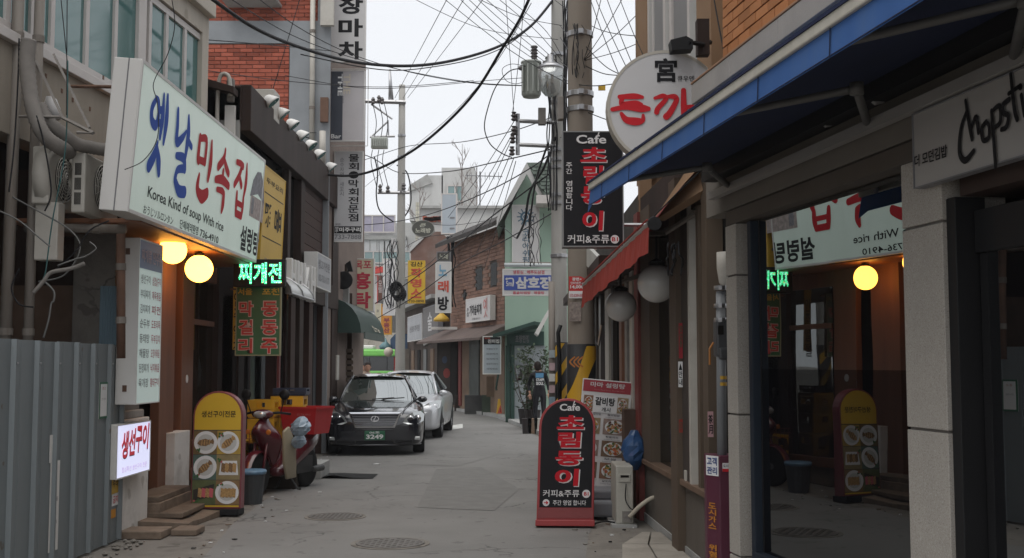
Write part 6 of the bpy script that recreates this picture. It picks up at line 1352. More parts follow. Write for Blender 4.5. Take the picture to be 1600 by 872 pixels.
# shop name board
ua, z1_ = FSn.hit(1427,179,.05); _, z0_ = FSn.hit(1429,296,.05)
S = Face(FSn(ua,.05,z0_), -FSn.u, (0,0,1), 2.6, z1_-z0_)
if S.r.y > 0: S = Face(FSn(ua,.05,z0_), FSn.u, (0,0,1), 2.6, z1_-z0_)
t2 = sign_box('name_board', 'long white restaurant name board with black handwriting under the blue awning', S, .045, mat('board_white',(.32,.305,.29),.3,var=.03), M_GREYL, rim=.006)
def bx(px): return (ua-U(px,.05))/2.6
mb = MB()
_, zt0 = FSn.hit(1441,259,.05); _, zt1 = FSn.hit(1441,240,.05)
fz = lambda z: (z-z0_)/S.H
S.text(mb, '더 모던김밥', bx(1440), fz(zt0), bx(1492), fz(zt1), M_BLACK, .02, .008)
hx = bx(1512); wX = bx(1605)-hx
def hw(strokes, wd=.022):
    mb.marks.append(len(mb.f))
    for st in strokes: S.stroke(mb, [(hx+wX*a, .5+b_*.62, k) for a, b_, k in st], wd, M_BLACK, .008)
hw([[(.16,.42,.8),(.04,.10,1.1),(.0,-.35,1.2),(.10,-.55,1.3),(.26,-.42,1)]])                     # C
hw([[(.14,.62,.8),(.20,.1,1.1),(.24,-.18,1)],[(.22,-.0,.8),(.32,.22,1),(.36,-.10,1)]])           # h
hw([[(.50,.05,1),(.42,-.05,1),(.44,-.28,1),(.54,-.25,1),(.54,-.02,.9),(.48,.04,.8)]])            # o
hw([[(.60,.22,.9),(.62,-.3,1),(.64,-.85,1)],[(.60,.2,.8),(.74,.25,1),(.74,-.05,1),(.63,-.12,.9)]])  # p
hw([[(.90,.30,1),(.80,.25,1),(.80,.10,1),(.88,.0,1),(.84,-.18,1),(.76,-.2,.9)]])                 # s
hw([[(.94,.75,.9),(.98,.1,1),(1.02,-.12,1)],[(.88,.42,.8),(1.06,.48,.8)]])                       # t
hw([[(1.08,.30,.9),(1.12,-.08,1)],[(1.07,.46,1.2),(1.075,.45,1.2)]])                             # i
hw([[(1.30,.30,1),(1.20,.15,1),(1.22,-.10,1),(1.32,-.08,1)]]); hw([[(1.40,.8,1),(1.44,.0,1)],[(1.56,.4,.8),(1.44,.15,1),(1.58,-.06,1)]]); hw([[(1.74,.35,1),(1.66,.25,1),(1.74,.1,1),(1.66,-.05,1)]])
obj('lettering', mb, None, t2)
# ---- blue awning
A0 = at(928,296,7.6); Afr = Vector((A0.x,7.6,A0.z)); d_ = (FSn(0,0,0)-FSn(1,0,0)).normalized()
# near end far behind the picture edge
t = thing('blue_awning', 'long blue fabric awning with pale ribbed front rail over the right shop', 'awning', (1.4,7,3.1))
d_ = Vector((.156,-1,0)).normalized()
E0 = Afr; E1 = E0+d_*5.0
M_BF = mat('blue_fabric', (.038,.10,.27), .7, var=.15, vs=5, dirt=.6, dcol=(.06,.105,.20), dscale=5, streak=True)
M_NV = mat('navy_shade_and_trim', (.014,.02,.05), .8, var=.1)  # underside shade put into the colour; also serves seams and lip
mb = MB(); wall0 = Vector(FU(LU-.6,.02,3.52)); n = 18; secs = []
for i in range(n+1):
    f = i/n; a = E0.lerp(E1,f)+Vector((0,0,.045)); b_ = FU(LU-.4-5.0*f,.02,2.98); secs.append([a.lerp(b_,k/4)+Vector((0,0,-.02*math.sin(PI*k/4))) for k in range(5)])
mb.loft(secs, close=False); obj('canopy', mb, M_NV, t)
mb = MB(); mb.loft([[p+Vector((0,0,.012)) for p in s_] for s_ in secs], close=False); obj('canopy_top', mb, M_BF, t)
out = Vector((-1,-.156,0)).normalized()
mb = MB(); g = lambda x,y,z: E0+d_*x+out*y+Vector((0,0,z)); mb.box(0,5.0,0,.04,-.008,.04,g); obj('front_rail', mb, mat('ribbed_rail',(.42,.40,.35),.5,var=.1,vs=20,dirt=.3,dcol=(.25,.23,.19),dscale=9), t, bevel=.006)
mb = MB(); mb.box(0,5.0,.04,.046,.034,.048,g); obj('rail_lip', mb, M_NV, t)
mb = MB(); vs = []; n = 60
for i in range(n+1):
    f = i/n*5.0; w_ = .004*math.sin(i*1.3); vs += [g(f,.025,-.008), g(f,.03,-.112)]
vs[1] = g(-.06,.03,-.15)
mb.add(vs, [(2*i,2*i+2,2*i+3,2*i+1) for i in range(n)]); obj('valance', mb, M_BF, t)
for k in range(7):
    f = .35+.68*k; mb = MB(); mb.prism([g(f,.029,-.008),g(f+.006,.029,-.008),g(f+.006,.034,-.112),g(f,.034,-.112)], out*.002); obj('seam', mb, M_NV, t)
mb = MB(); mb.prism([g(0,.031,-.104),g(5,.031,-.104),g(5,.032,-.108),g(0,.032,-.108)], out*.003); obj('hem_stitch', mb, M_NV, t)
mb = MB(); a = FU(LU-.35,.06,3.33); mb.box(-.3,LU-.3,.02,.12,2.88,2.97,FU); obj('roller_box', mb, M_BLKP, t)
mb = MB(); mb.box(-.3,LU-.3,.03,.08,2.76,2.81,FU); obj('torsion_bar', mb, mat('bar_grey',(.24,.23,.22),.5), t)
for i, x in enumerate((.25,2.2,3.4)):
    a = g(x,.0,.0); e = g(x+.75,-.45,-.01); b_ = FU(LU-.4-x-.05,.08,2.8)
    mb = MB(); mb.smooth = True; mb.tube([a,e], .017, 10); mb.tube([e,b_], .02, 10); mb.lathe([(.03,-.025),(.03,.025)], tuple(e), 'z', 12); obj('folding_arm', mb, mat('arm_dark',(.07,.068,.065),.5), t)
    if i == 0: pass
for px, py in ((1283,180),(1480,70),(1360,143)):
    u_, z_ = FU.hit(px,py,.10); mb = MB(); mb.prism([FU(u_,.03,z_+.05),FU(u_,.10,z_+.04),FU(u_,.12,z_-.02),FU(u_,.07,z_-.06),FU(u_,.03,z_-.05)], FU.u*.022); obj('bracket', mb, mat('bracket_grey',(.3,.29,.28),.5), t)
# ---- gas pipes and maroon box
t = thing('maroon_guard', 'tall maroon metal pipe guard with orange lettering at the shop corner', 'pipe guard', (1.5,8.0,0))
Yg = 8.05; a, b_ = at(1108,712,Yg), at(1156,712,Yg); zt = a.z; w_ = b_.x-a.x
M_MAR = mat('maroon_paint', (.085,.016,.035), .45, var=.08, vs=3)
mb = MB(); P = [(a.x,Yg+.12),(a.x+.07,Yg),(b_.x,Yg),(b_.x,Yg+.22),(a.x,Yg+.22)]; mb.prism([(x,y,0) for x,y in P], (0,0,zt)); obj('guard', mb, M_MAR, t, bevel=.006)
mb = MB(); mb.box(a.x+.075,b_.x-.01,Yg-.004,Yg,.02,zt-.02); obj('front_plate', mb, M_MAR, t)
S = Face((a.x,Yg+.118,0), (.07,-.12,0), (0,0,1), .139, zt)
mb = MB(); S.rect(mb,.0,.86,.95,.995,.003,M_WHITEL); S.text(mb,'고객',.08,.93,.85,.985,mat('label_blue',(.04,.07,.2),.5),.03,.005); S.text(mb,'관리',.08,.87,.85,.92,MC['label_blue'],.03,.005); obj('lettering', mb, None, t)
mb = MB(); S.text(mb,'도시가스',.15,.50,.75,.68,mat('orange_letters',(.45,.18,.02),.5),.03,.005,vert=True); S.text(mb,'위험주의',.15,.22,.75,.40,MC['orange_letters'],.03,.005,vert=True); obj('lettering', mb, None, t)
S = Face((a.x+.09,Yg-.006,zt-.11), (1,0,0), (0,0,1), .085, .06); mb = MB(); S.rect(mb,0,0,1,1,.001,M_WHITEL); S.rect(mb,0,0,1,.35,.002,M_RED); S.text(mb,'도시가스',.06,.5,.94,.85,M_BLACK,.02,.003); obj('lettering', mb, None, t)
t = thing('gas_meter', 'dark grey gas meter mounted on a vertical grey gas pipe', 'gas meter', tuple(at(1140,560,8.2)))
mb = MB(); mb.smooth = True; mb.tube([at(1128,715,8.12), at(1126,455,8.12)], .034, 12); obj('gas_pipe', mb, mat('gas_pipe_grey',(.20,.21,.22),.5,var=.08), t)
mb = MB(); mb.tube([at(1152,520,8.25), at(1150,300,8.25)], .022, 10); mb.tube([at(1126,470,8.12), at(1140,463,8.15), at(1141,490,8.2)], .018, 8); obj('feed_pipe', mb, MC['gas_pipe_grey'], t)
for py in (450,478,500): mb = MB(); mb.lathe([(.048,-.015),(.05,0),(.048,.015)], tuple(at(1126,py,8.12)), 'z', 12); obj('flange', mb, M_STEEL, t)
for py in (590,600): mb = MB(); mb.lathe([(.0355,-.012),(.0355,.012)], tuple(at(1128,py,8.12)), 'z', 12); obj('yellow_ring', mb, M_YB, t)
S = front_face(1120,497,1160,562,8.08); g2 = lambda x,y,z: S.o+S.r*x+S.up*y+S.n*z
mb = MB(); mb.box(0,S.W,.02,S.H,-.14,0,g2); mb.box(.015,S.W-.02,0,S.H*.3,-.12,.02,g2); obj('meter_body', mb, mat('meter_grey',(.045,.047,.05),.5,var=.05), t, bevel=.015)
mb = MB(); mb.box(.01,.05,S.H*.6,S.H*.82,-.0,.004,g2); obj('meter_window', mb, M_DARK, t)
mb = MB(); mb.box(-.015,S.W*.3,.05,S.H*.9,-.2,-.14,lambda x,y,z: g2(x+S.W*.9,y,z)); obj('back_plate', mb, M_ACW, t)
c = at(1135,420,8.3); mb = MB(); mb.smooth = True; mb.lathe([(.03,-.14),(.055,-.1),(.07,.0),(.07,.12)], tuple(c), 'z', 10); tag(obj('pale_regulator', mb, M_ACW), 'pale plastic regulator above the grey gas meter', 'regulator')
mb = MB(); mb.tube([at(1115,535,8.1), at(1109,545,8.1), at(1109,570,8.1)], .008, 6); tag(obj('orange_valve_lever', mb, mat('orange_lever',(.4,.15,.02),.5)), 'small orange valve lever left of the gas meter', 'valve')
# ================================================================== THINGS IN THE LANE
def arch_pts(W, H, n=14, r=None):
    """outline of a round-topped board, from bottom-left"""
    r = W/2; return [(0,0),(W,0),(W,H-r)]+[(W/2+r*math.cos(PI*k/n), H-r+r*math.sin(PI*k/n)) for k in range(1,n)]+[(0,H-r)]
# ---- black and red A-board of the cafe
Y0 = 11.85
c0 = at(838,822,Y0); W, H = .58, 1.29
S = Face((at(838,820,Y0).x, Y0, .02), (1,-.05,0), (.03,.06,1), W, H)
t = thing('cafe_floor_sign', 'round-topped black cafe floor sign with red frame standing in the lane', 'floor sign', tuple(S.p(.5,0)))
g = lambda x, y, z: S.o+S.r*x+S.up*y+S.n*z
M_FRR = mat('red_frame_paint', (.30,.03,.03), .4, var=.1)
b = MB(); pts = arch_pts(W, H); b.prism([g(x,y,-.14) for x,y in pts], S.n*.14); obj('body', b, M_FRR, t, bevel=.008)
b = MB(); pts = arch_pts(W-.05, H-.21); b.prism([g(x+.025,y+.185,.0) for x,y in pts], S.n*.005); obj('panel', b, M_SB, t)
b = MB(); b.box(-.01,W+.01,-.0,.06,-.18,.03,g); obj('base_tray', b, M_FRR, t, bevel=.006)
b = MB(); b.box(0.01,W-.01,.08,.175,0,.006,g); obj('kick_panel', b, mat('dull_red',(.22,.04,.04),.5), t)
b = MB(); S.text(b,"Cafe",.36,.90,.72,.955,M_CWH,.025,.008); S.stroke(b,[(.62,.975,1),(.60,.95,.6)],.012,M_CWH,.009)
def red2(b, S_, boxes, s='초림동이'):
    for c_, (x0,y0,x1,y1) in zip(s, boxes):
        S_.text(b, c_, x0+.02,y0-.007,x1+.02,y1-.007, M_CWH, .05, .008, shear=.12); S_.text(b, c_, x0,y0,x1,y1, M_CR, .04, .012, shear=.12)
red2(b, S, [(.32,.755,.80,.865),(.34,.61,.74,.735),(.30,.47,.78,.585),(.30,.31,.72,.445)])
S.text(b,'커피&주류',.10,.225,.74,.28,M_CWH,.008,.008); S.text(b,'주간 영업 합니다',.28,.16,.86,.20,M_CWH,.01,.008)
obj('lettering', b, None, t)
b = MB(); S.ellipse(b,.86,.25,.07,.032,M_CWH,.008,20); S.ellipse(b,.16,.18,.06,.027,M_CWH,.008,20); obj('badge', b, None, t)
b = MB(); S.text(b,'B1',.82,.236,.90,.264,M_CR,.02,.012); S.text(b,'➔',.12,.168,.20,.192,M_CR,.03,.012); obj('lettering', b, None, t)
# ---- menu stand board behind it
Y1 = 13.0
A_, B_, D_ = at(908,762,Y1), at(962,770,Y1), at(983,597,Y1); E_ = at(907,590,Y1)
S = Face(at(914,757,Y1), (1,0,-.03), (.06,0,1), .50, 1.26)
# board is turned a little clockwise, as it leans on its base
P = [at(905,762,Y1), at(961,768,Y1), at(985,597,Y1), at(907,590,Y1)]
r_ = (P[2]-P[3]); up_ = (P[3]-P[0]); S = Face(P[0]+Vector((-.06,0,0)), r_, (r_.normalized()).cross(Vector((0,1,0)))*-1, r_.length*.99, up_.length)
if S.up.z < 0: S = Face(P[0]+Vector((-.06,0,0)), r_, -S.up, S.W, S.H)
if S.n.y > 0: S.n = -S.n
g = lambda x, y, z: S.o+S.r*x+S.up*y+S.n*z
t = thing('menu_stand', 'tilted white soup-restaurant menu board with food pictures behind the cafe floor sign', 'menu board', tuple(S.p(.5,0)))
b = MB(); b.box(0,S.W,0,S.H,-.03,0,g); obj('board', b, mat('menu_white',(.64,.63,.63),.5,var=.03), t, bevel=.004)
b = MB(); S.rect(b,.02,.885,.98,.99,.003,mat('menu_header_red',(.33,.03,.045),.5,var=.05)); S.text(b,'마마 설렁탕',.16,.93,.86,.975,M_CWH,.02,.006); S.text(b,'Korea Beef Soup  02-736-1234',.25,.898,.85,.912,mat('faint_red_text',(.5,.2,.2),.5),.0,.006)
S.rect(b,.24,.70,.73,.855,.008,M_WHITEL); S.text(b,'갈비탕',.28,.765,.68,.84,M_BLACK,.03,.011); S.text(b,'개시',.42,.71,.60,.75,M_BLACK,.02,.011)
for i, (s1, s2) in enumerate((('갈비탕','돌비빔밥'),('','해물파전'),('','보쌈'),('','닭도리탕'))):
    y = .675-.20*i
    if s1: S.text(b,s1,.26,y,.42,y+.02,M_GREYL,.02,.006)
    S.text(b,s2,.55,y,.80,y+.02,M_GREYL,.025,.006); S.text(b,'Korean food menu',.52,y-.018,.84,y-.008,M_GREYL,.0,.006)
obj('lettering', b, None, t)
foods = [((.55,.14,.05),(.30,.08,.03)),((.52,.30,.07),(.40,.10,.04)),((.48,.30,.24),(.30,.12,.08)),((.42,.16,.08),(.12,.05,.03))]
def dish(name, b_, S_, cx, cy, rx, ry, plate, food, kind, rnd_):
    b = MB(); S_.ellipse(b, cx, cy, rx, ry, plate, .0075, 20); S_.ellipse(b, cx, cy, rx*.82, ry*.82, mat('plate_shade',(.50,.50,.48),.5,var=.05), .009, 18, r0=.9)
    R_ = random.Random(rnd_)
    for k in range(46):
        a = R_.uniform(0,2*PI); q = .84*math.sqrt(R_.random()); S_.ellipse(b, cx+rx*q*math.cos(a), cy+ry*q*math.sin(a), rx*R_.uniform(.09,.22), ry*R_.uniform(.08,.20), food[k % len(food)], .0105+.00012*k, 7, rot=R_.uniform(0,3))
    return obj(name, b, None, t)
fm = [[mat(f'food_print_{i}_{j}', c, .5, var=.3, vs=40) for j, c in enumerate(f)]+[mat('food_green',(.07,.13,.03),.5,var=.3,vs=40), mat('food_ochre',(.45,.25,.08),.5,var=.3,vs=40)] for i, f in enumerate(foods)]
bgm = [mat('photo_back_'+str(i), c, .5, var=.2, vs=20) for i, c in enumerate(((.24,.12,.07),(.30,.22,.12),(.28,.20,.17),(.16,.10,.06)))]
for i in range(4):
    y0_ = .705-.20*i
    for j, (xa, xb) in enumerate(((.04,.42),(.48,.94))):
        if i == 0: xa, xb = ((.05,.25),(.72,.95))[j]
        b = MB(); S.rect(b, xa,y0_,xb,y0_+.145,.004,bgm[(i+j)%4]); obj('food_photo', b, None, t)
        dish('dish', None, S, (xa+xb)/2, y0_+.072, (xb-xa)*.42, .062, M_WHITEL, fm[(i+2*j)%4], 0, i*7+j)
# its heavy grey base
t = thing('sign_base', 'grey wheeled plastic sign base under the tilted menu board', 'sign base', (at(945,790,12.7).x,12.7,0))
b = MB(); a1, a2 = at(914,803,12.5), at(966,770,12.5); b.box(a1.x,a2.x,12.4,13.2,.03,.20); obj('water_tank', b, mat('base_grey',(.16,.165,.18),.5,var=.05), t, bevel=.03)
b = MB(); b.box(a1.x+.02,a2.x-.02,12.55,13.0,.20,.30); obj('upper_shell', b, MC['base_grey'], t, bevel=.02)
# ---- standing outdoor unit by the cafe corner
Y2 = 11.9
S = front_face(963,728,990,819,Y2); t = thing('outdoor_unit', 'small cream outdoor unit standing on a block at the cafe corner', 'air conditioner', (S.p(.5,0).x,Y2+.2,0))
g = lambda x, y, z: S.o+S.r*x+S.up*y+S.n*z
b = MB(); b.box(0,S.W,0,S.H,-.62,0,g); obj('housing', b, mat('cream_metal',(.40,.385,.34),.5,var=.05,dirt=.4,dcol=(.24,.21,.17),dscale=5), t, bevel=.012)
b = MB(); b.box(.03,S.W-.03,S.H*.72,S.H*.86,0,.012,g); obj('handle_plate', b, MC['cream_metal'], t, bevel=.004); b = MB(); b.box(.045,S.W-.045,S.H*.80,S.H*.84,.012,.014,g); obj('handle_slot', b, M_DARK, t)
b = MB(); b.box(.06,S.W-.02,.02,.13,0,.012,g); b.lathe([(.012,0),(.014,.03)], tuple(g(.09,.08,.02)), 'y', 8); b.lathe([(.012,0),(.014,.03)], tuple(g(.13,.08,.02)), 'y', 8); obj('valve_plate', b, M_DUCT, t)
b = MB(); b.box(S.W,S.W+.005,.08,S.H-.08,-.55,-.08,g); obj('side_grille', b, M_DARK, t)
b = MB(); b.box(-.05,S.W+.03,-.055,0,-.3,.06,g); b.box(-.05,S.W+.03,-.055,0,-.65,-.45,g); obj('block', b, M_CONC, t)
wire('thin black power cord drooping down the cream outdoor unit', [g(.10,S.H*.70,.03), g(.09,S.H*.45,.05), g(.13,S.H*.30,.05), g(.18,S.H*.24,.03)], .006)
mb = MB(); mb.smooth = True; mb.tube(catmull([g(.13,.08,.06), g(.24,.20,.10), g(.38,.28,.10), g(.50,.20,.0), g(.52,.02,-.1), g(.50,-.02,-.2)], 8), .022, 10); tag(obj('insulated_hose', mb, mat('cream_foam',(.42,.38,.31),.8,var=.1)), 'cream insulated hose arching from the outdoor unit to the wall', 'hose')
b = MB(); a1, a2 = at(976,712,12.6), at(1000,640,12.6); b.box(a1.x,a2.x,12.6,12.9,0,a2.z); tag(obj('dark_box', b, mat('dark_plywood',(.09,.06,.045),.7,var=.2)), 'brown wooden box standing behind the cream outdoor unit', 'box')
mb = MB(); mb.smooth = True; c = at(992,692,12.3)
secs = []
R_ = random.Random(5)
for i in range(9):
    f = i/8; r = .12*math.sin(PI*min(.97,f*.85+.08))+.01; secs.append([(c.x+r*(1+.15*R_.uniform(-1,1))*math.cos(2*PI*k/14), 12.35+r*(1+.2*R_.uniform(-1,1))*math.sin(2*PI*k/14), at(985,735,12.3).z+f*.42) for k in range(14)])
mb.smooth = False; mb.loft(secs); tag(obj('rubbish_bag', mb, mat('blue_plastic_bag',(.025,.075,.19),.3,var=.25,vs=14)), 'crumpled bright blue rubbish bag between the menu board and cafe corner', 'bag')
wire('black cord running over the ground from the cafe floor sign', [(.62,11.9,.012),(.72,12.1,.012),(.78,11.95,.012),(.95,12.1,.03),(1.05,11.95,.04)], .008)
# ---- fish standee on the left
Y3 = 12.75
S = Face((at(297,800,Y3).x, Y3, .08), (1,-.02,0), (.0,.04,1), at(376,800,Y3).x-at(297,800,Y3).x, at(335,611,Y3).z-.08)
g = lambda x, y, z: S.o+S.r*x+S.up*y+S.n*z
t = thing('fish_menu_sign', 'round-topped yellow grilled-fish menu sign with six plate pictures', 'floor sign', tuple(S.p(.5,0)))
b = MB(); W, H = S.W, S.H; b.prism([g(x,y,-.16) for x,y in arch_pts(W,H)], S.n*.16); obj('body', b, mat('maroon_trim',(.20,.04,.05),.35,var=.1), t, bevel=.008)
M_FY = mat('fish_yellow', (.62,.40,.02), .45, var=.03)
b = MB(); pts = [p for p in arch_pts(W-.04,H-.04)]; k0 = H*.665
b.poly([g(x+.02,y+.02,.003) for x,y in pts]); obj('panel', b, M_FY, t)
b = MB(); S.rect(b,.025,.03,.975,.668,.004,mat('picture_ground',(.06,.045,.035),.5,var=.3)); obj('picture_panel', b, None, t)
b = MB(); S.text(b,'생선구이전문',.17,.775,.86,.83,M_BLACK,.015,.006); obj('lettering', b, None, t)
FB_ = [mat('fish_back_'+str(i), c, .5, var=.25, vs=12) for i, c in enumerate(((.16,.10,.035),(.40,.26,.04),(.07,.12,.10),(.26,.20,.09),(.10,.12,.045),(.22,.13,.05)))]
FISH = mat('grilled_fish', (.20,.11,.045), .5, var=.5, vs=60); FISH2 = mat('golden_fish', (.40,.24,.09), .5, var=.4, vs=60); LEAF = mat('garnish_green', (.04,.12,.03), .5, var=.3, vs=50); PINK = mat('garnish_pink', (.5,.10,.12), .5, var=.2)
quads = [(.03,.46,.50,.66),(.50,.46,.97,.66),(.03,.245,.50,.455),(.50,.245,.97,.455),(.03,.035,.50,.24),(.50,.035,.97,.24)]
for i, (x0, y0, x1, y1) in enumerate(quads):
    b = MB(); S.rect(b,x0,y0,x1,y1,.005,FB_[i]); obj('picture_back', b, None, t)
    cx, cy = (x0+x1)/2+.01*(-1)**i, (y0+y1)/2; b = MB()
    rot = (.1,.7,.7,0,.25,-.3)[i]
    if i == 3: b.mat(M_WHITEL); b.poly([S.p(x0+.05,y0+.04,.007),S.p(x1-.03,y0+.04,.007),S.p(x1-.06,y1-.05,.007),S.p(x0+.09,y1-.05,.007)])
    elif i == 4: b.mat(mat('black_tray',(.03,.025,.02),.4)); b.poly([S.p(x0+.03,y0+.03,.007),S.p(x1-.06,y0+.07,.007),S.p(x1-.03,y1-.03,.007),S.p(x0+.02,y1-.08,.007)])
    else: S.ellipse(b,cx,cy,.235 if i != 1 else .215,.097,M_WHITEL,.007,26,rot=rot if i in (1,2) else 0); S.ellipse(b,cx,cy,.17,.070,MC['plate_shade'],.0085,24,rot=rot if i in (1,2) else 0)
    obj('plate', b, None, t)
    b = MB(); fm_ = FISH if i in (0,2,3) else FISH2; L_ = .34 if i < 3 else .2
    if i in (0,1,2):
        cs, sn = math.cos(rot), math.sin(rot); o = []
        for fx, fy in ((-.5,0),(-.35,.22),(0,.30),(.3,.12),(.45,.24),(.5,.0),(.44,-.2),(.3,-.1),(0,-.28),(-.35,-.2)):
            X, Y_ = fx*L_*W, fy*L_*W*.75; o.append(S.p(cx+(X*cs-Y_*sn)/W, cy+(X*sn+Y_*cs)/H, .011))
        b.mat(fm_); b.poly(o)
        for k in range(4):
            X = (-.28+.15*k)*L_*W; b.mat(FISH2 if fm_ is FISH else FISH); q = [S.p(cx+((X+a)*cs-c_*sn)/W, cy+((X+a)*sn+c_*cs)/H, .0125) for a, c_ in ((0,-.03),(.012,-.03),(.022,.03),(.01,.03))]; b.poly(q)
    else:
        for k in range(4):
            X = cx-.13+.075*k; b.mat((fm_, PINK if i == 4 else FISH2)[k % 2]); b.poly([S.p(X,cy-.035,.011+.0005*k),S.p(X+.075,cy-.045,.011+.0005*k),S.p(X+.085,cy+.03,.011+.0005*k),S.p(X+.01,cy+.04,.011+.0005*k)])
    obj('fish', b, None, t)
    b = MB()
    R_ = random.Random(i)
    for k in range(5): S.ellipse(b, x0+.04+R_.random()*.10, y0+.02+R_.random()*.03+(.13 if i%2 else .0), .022,.010, (LEAF,LEAF,PINK)[k%3], .0135+.0004*k, 7, rot=k)
    obj('garnish', b, None, t)
b = MB(); b.box(W*.28,W*.98,-.07,.0,-.22,.05,g); obj('base', b, M_BLKP, t, bevel=.01)
# ---- dustbin
c = at(398,770,14.0); t = thing('dustbin', 'dark grey open dustbin with a blue liner beside the scooter', 'bin', (c.x-.02,13.9,0))
b = MB(); b.smooth = False; b.lathe([(.13,0),(.165,.36),(.172,.37),(.172,.385),(.15,.385),(.13,.1),(.001,.1)], n=20); obj('bucket', b, mat('dark_grey_plastic',(.045,.05,.055),.5,var=.05), t, local=True)
b = MB(); b.smooth = True; b.lathe([(.174,.35),(.182,.38),(.17,.40),(.12,.385),(.001,.36)], n=20); obj('liner', b, mat('pale_blue_liner',(.12,.22,.33),.4,var=.3,vs=20), t, local=True)
# ---- crates
M_CRY = mat('crate_yellow', (.66,.37,.015), .45, var=.06, dirt=.2, dcol=(.45,.25,.03)); M_CRB = mat('crate_navy', (.018,.028,.06), .5, var=.05)
def crate(loc, label, m, rz=0, W=.50, D=.36, H=.30, txt=None, group='bottle crates stacked outside the brown building'):
    t = thing('bottle_crate', label, 'crate', loc, rz, group)
    b = MB(); b.box(-W/2,W/2,-D/2,D/2,0,.02); obj('bottom', b, m, t, local=True)
    for sg in (-1,1):
        b = MB(); y = sg*D/2; b.box(-W/2,W/2,y-.012,y+.012,.02,H*.55); b.box(-W/2,-W*.18,y-.012,y+.012,H*.55,H*.85); b.box(W*.18,W/2,y-.012,y+.012,H*.55,H*.85); b.box(-W/2,W/2,y-.013,y+.013,H*.85,H); b.box(-W/2,W/2,y-.02,y+.02,H*.50,H*.55); obj('side', b, m, t, local=True)
        b = MB(); x = sg*W/2; b.box(x-.012,x+.012,-D/2,D/2,.02,H*.55); b.box(x-.012,x+.012,-D/2,D/2,H*.85,H); b.box(x-.012,x+.012,-D/2,-D*.3,H*.55,H*.85); b.box(x-.012,x+.012,D*.3,D/2,H*.55,H*.85); obj('end', b, m, t, local=True)
    if txt:
        F = Face((-W*.2,-D/2-.0145,H*.14), (1,0,0), (0,0,1), W*.6, H*.26); b = MB(); F.text(b, txt, 0,0,1,1, M_BLACK, .02, .001); obj('lettering', b, None, t, local=True)
    return t
Yc = 15.75; z1_ = 0.02
x1 = at(414,650,Yc).x; x2 = at(444,650,Yc).x
b = MB(); b.box(x1-.2,x2+.22,Yc-.25,Yc+.42,0,.62); tag(obj('dark_box', b, mat('dark_gap_fill',(.045,.035,.028),.8,var=.2), bevel=.01), 'dark wooden box that carries the yellow crates behind the scooter', 'box')  # added box in place of the lower crates, to keep that gap dark
crate((x1,Yc-.1,z1_+.61), 'lower yellow crate of the left stack behind the scooter', M_CRY, 0, .33,.36,.30)
crate((x1,Yc-.1,z1_+.92), 'topmost yellow crate of the left stack, its hand hole facing the lane', M_CRY, 0, .33,.36,.24, '서울장수')
for i in (2,): crate((x2+.02,Yc+.25,z1_+.305*i), 'lowest yellow crate of the right stack under the navy crate', M_CRY, 0, .40,.36,.30)
crate((x2+.02,Yc+.25,z1_+.93), 'yellow crate with black lettering directly under the navy crate', M_CRY, 0, .42,.36,.27, 'Moonbae')
crate((x2+.05,Yc+.25,z1_+1.21), 'navy blue crate lying topmost on the right stack', M_CRB, 0, .43,.34,.10)
for i in range(2): crate((at(372,650,15.4).x, 15.3, z1_+.33*i), ['lower yellow crate tucked behind the fish menu sign','upper yellow crate tucked behind the fish menu sign'][i], M_CRY, 0, .25,.36,.31)
# grey step and rubber mat behind scooter
b = MB(); a1 = at(467,742,16.6); b.box(-3.4,a1.x+.28,16.8,17.6,0,.22); tag(obj('concrete_step', b, M_CONC, bevel=.01), 'low grey concrete step behind the scooter wheel', 'step')
b = MB(); b.smooth = True; b.loft([[(-2.85,y+.0,.012),(-2.6,y,.05 if y < 17.1 else .02),(-2.3,y-.05,.014),(-2.02,y-.05,.008)] for y in (16.9,17.1,17.3,17.6)], close=False); tag(obj('rubber_mat', b, M_RUB), 'curled black rubber mat lying between the scooter and the dark car', 'mat')
# ---- scooter (nose towards the camera, a little to the left)
t = thing('scooter', 'maroon delivery scooter with beige leg shield parked by the crates', 'scooter', (-3.02,15.25,0), math.radians(-19))
# local: y- is forward (towards camera), x is width
M_SC = mat('scooter_maroon', (.085,.010,.016), .25, var=.08, vs=3, coat=.4); M_BG = mat('shield_beige', (.36,.31,.22), .4, var=.04)
def wheel(y, r, w, name='wheel'):
    b = MB(); b.smooth = True; b.lathe([(r*.72,-w/2),(r*.93,-w/2),(r,-w/4),(r,w/4),(r*.93,w/2),(r*.72,w/2)], (0,y,r), 'x', 28)
    o = obj(name, b, M_RUB, t, local=True); b = MB(); b.smooth = True; b.lathe([(r*.73,-w*.3),(r*.66,-w*.35),(r*.62,0),(r*.66,w*.35),(r*.73,w*.3)], (0,y,r), 'x', 28)
    q = obj('rim', b, M_STEEL, o, local=True); b = MB()
    for k in range(5): a = 2*PI*k/5; b.tube([(0,y,r),(0,y+r*.68*math.cos(a),r+r*.68*math.sin(a))], .018, 6)
    b.lathe([(.045,-w*.5),(.045,w*.5)], (0,y,r), 'x', 12); obj('spokes', b, M_STEEL, o, local=True); return o
wheel(-.62,.27,.09); wheel(.62,.27,.10)
b = MB(); b.smooth = True; secs = []
for k in range(9):
    a = PI*(.10+.80*k/8); secs.append([(x, -.62+.31*math.cos(a)*(1-.1*abs(x)/.07), .27+.31*math.sin(a)-(x*x)*5) for x in (-.075,-.05,0,.05,.075)])
b.loft(secs, close=False); b.tube([(.085,-.62,.27),(.085,-.50,.72)], .02, 6); b.tube([(-.085,-.62,.27),(-.085,-.50,.72)], .02, 6); obj('front_mudguard', b, M_SC, t, local=True)
b = MB(); b.smooth = True   # front cowl with leg shields: lofted horizontally sections going up
secs = []
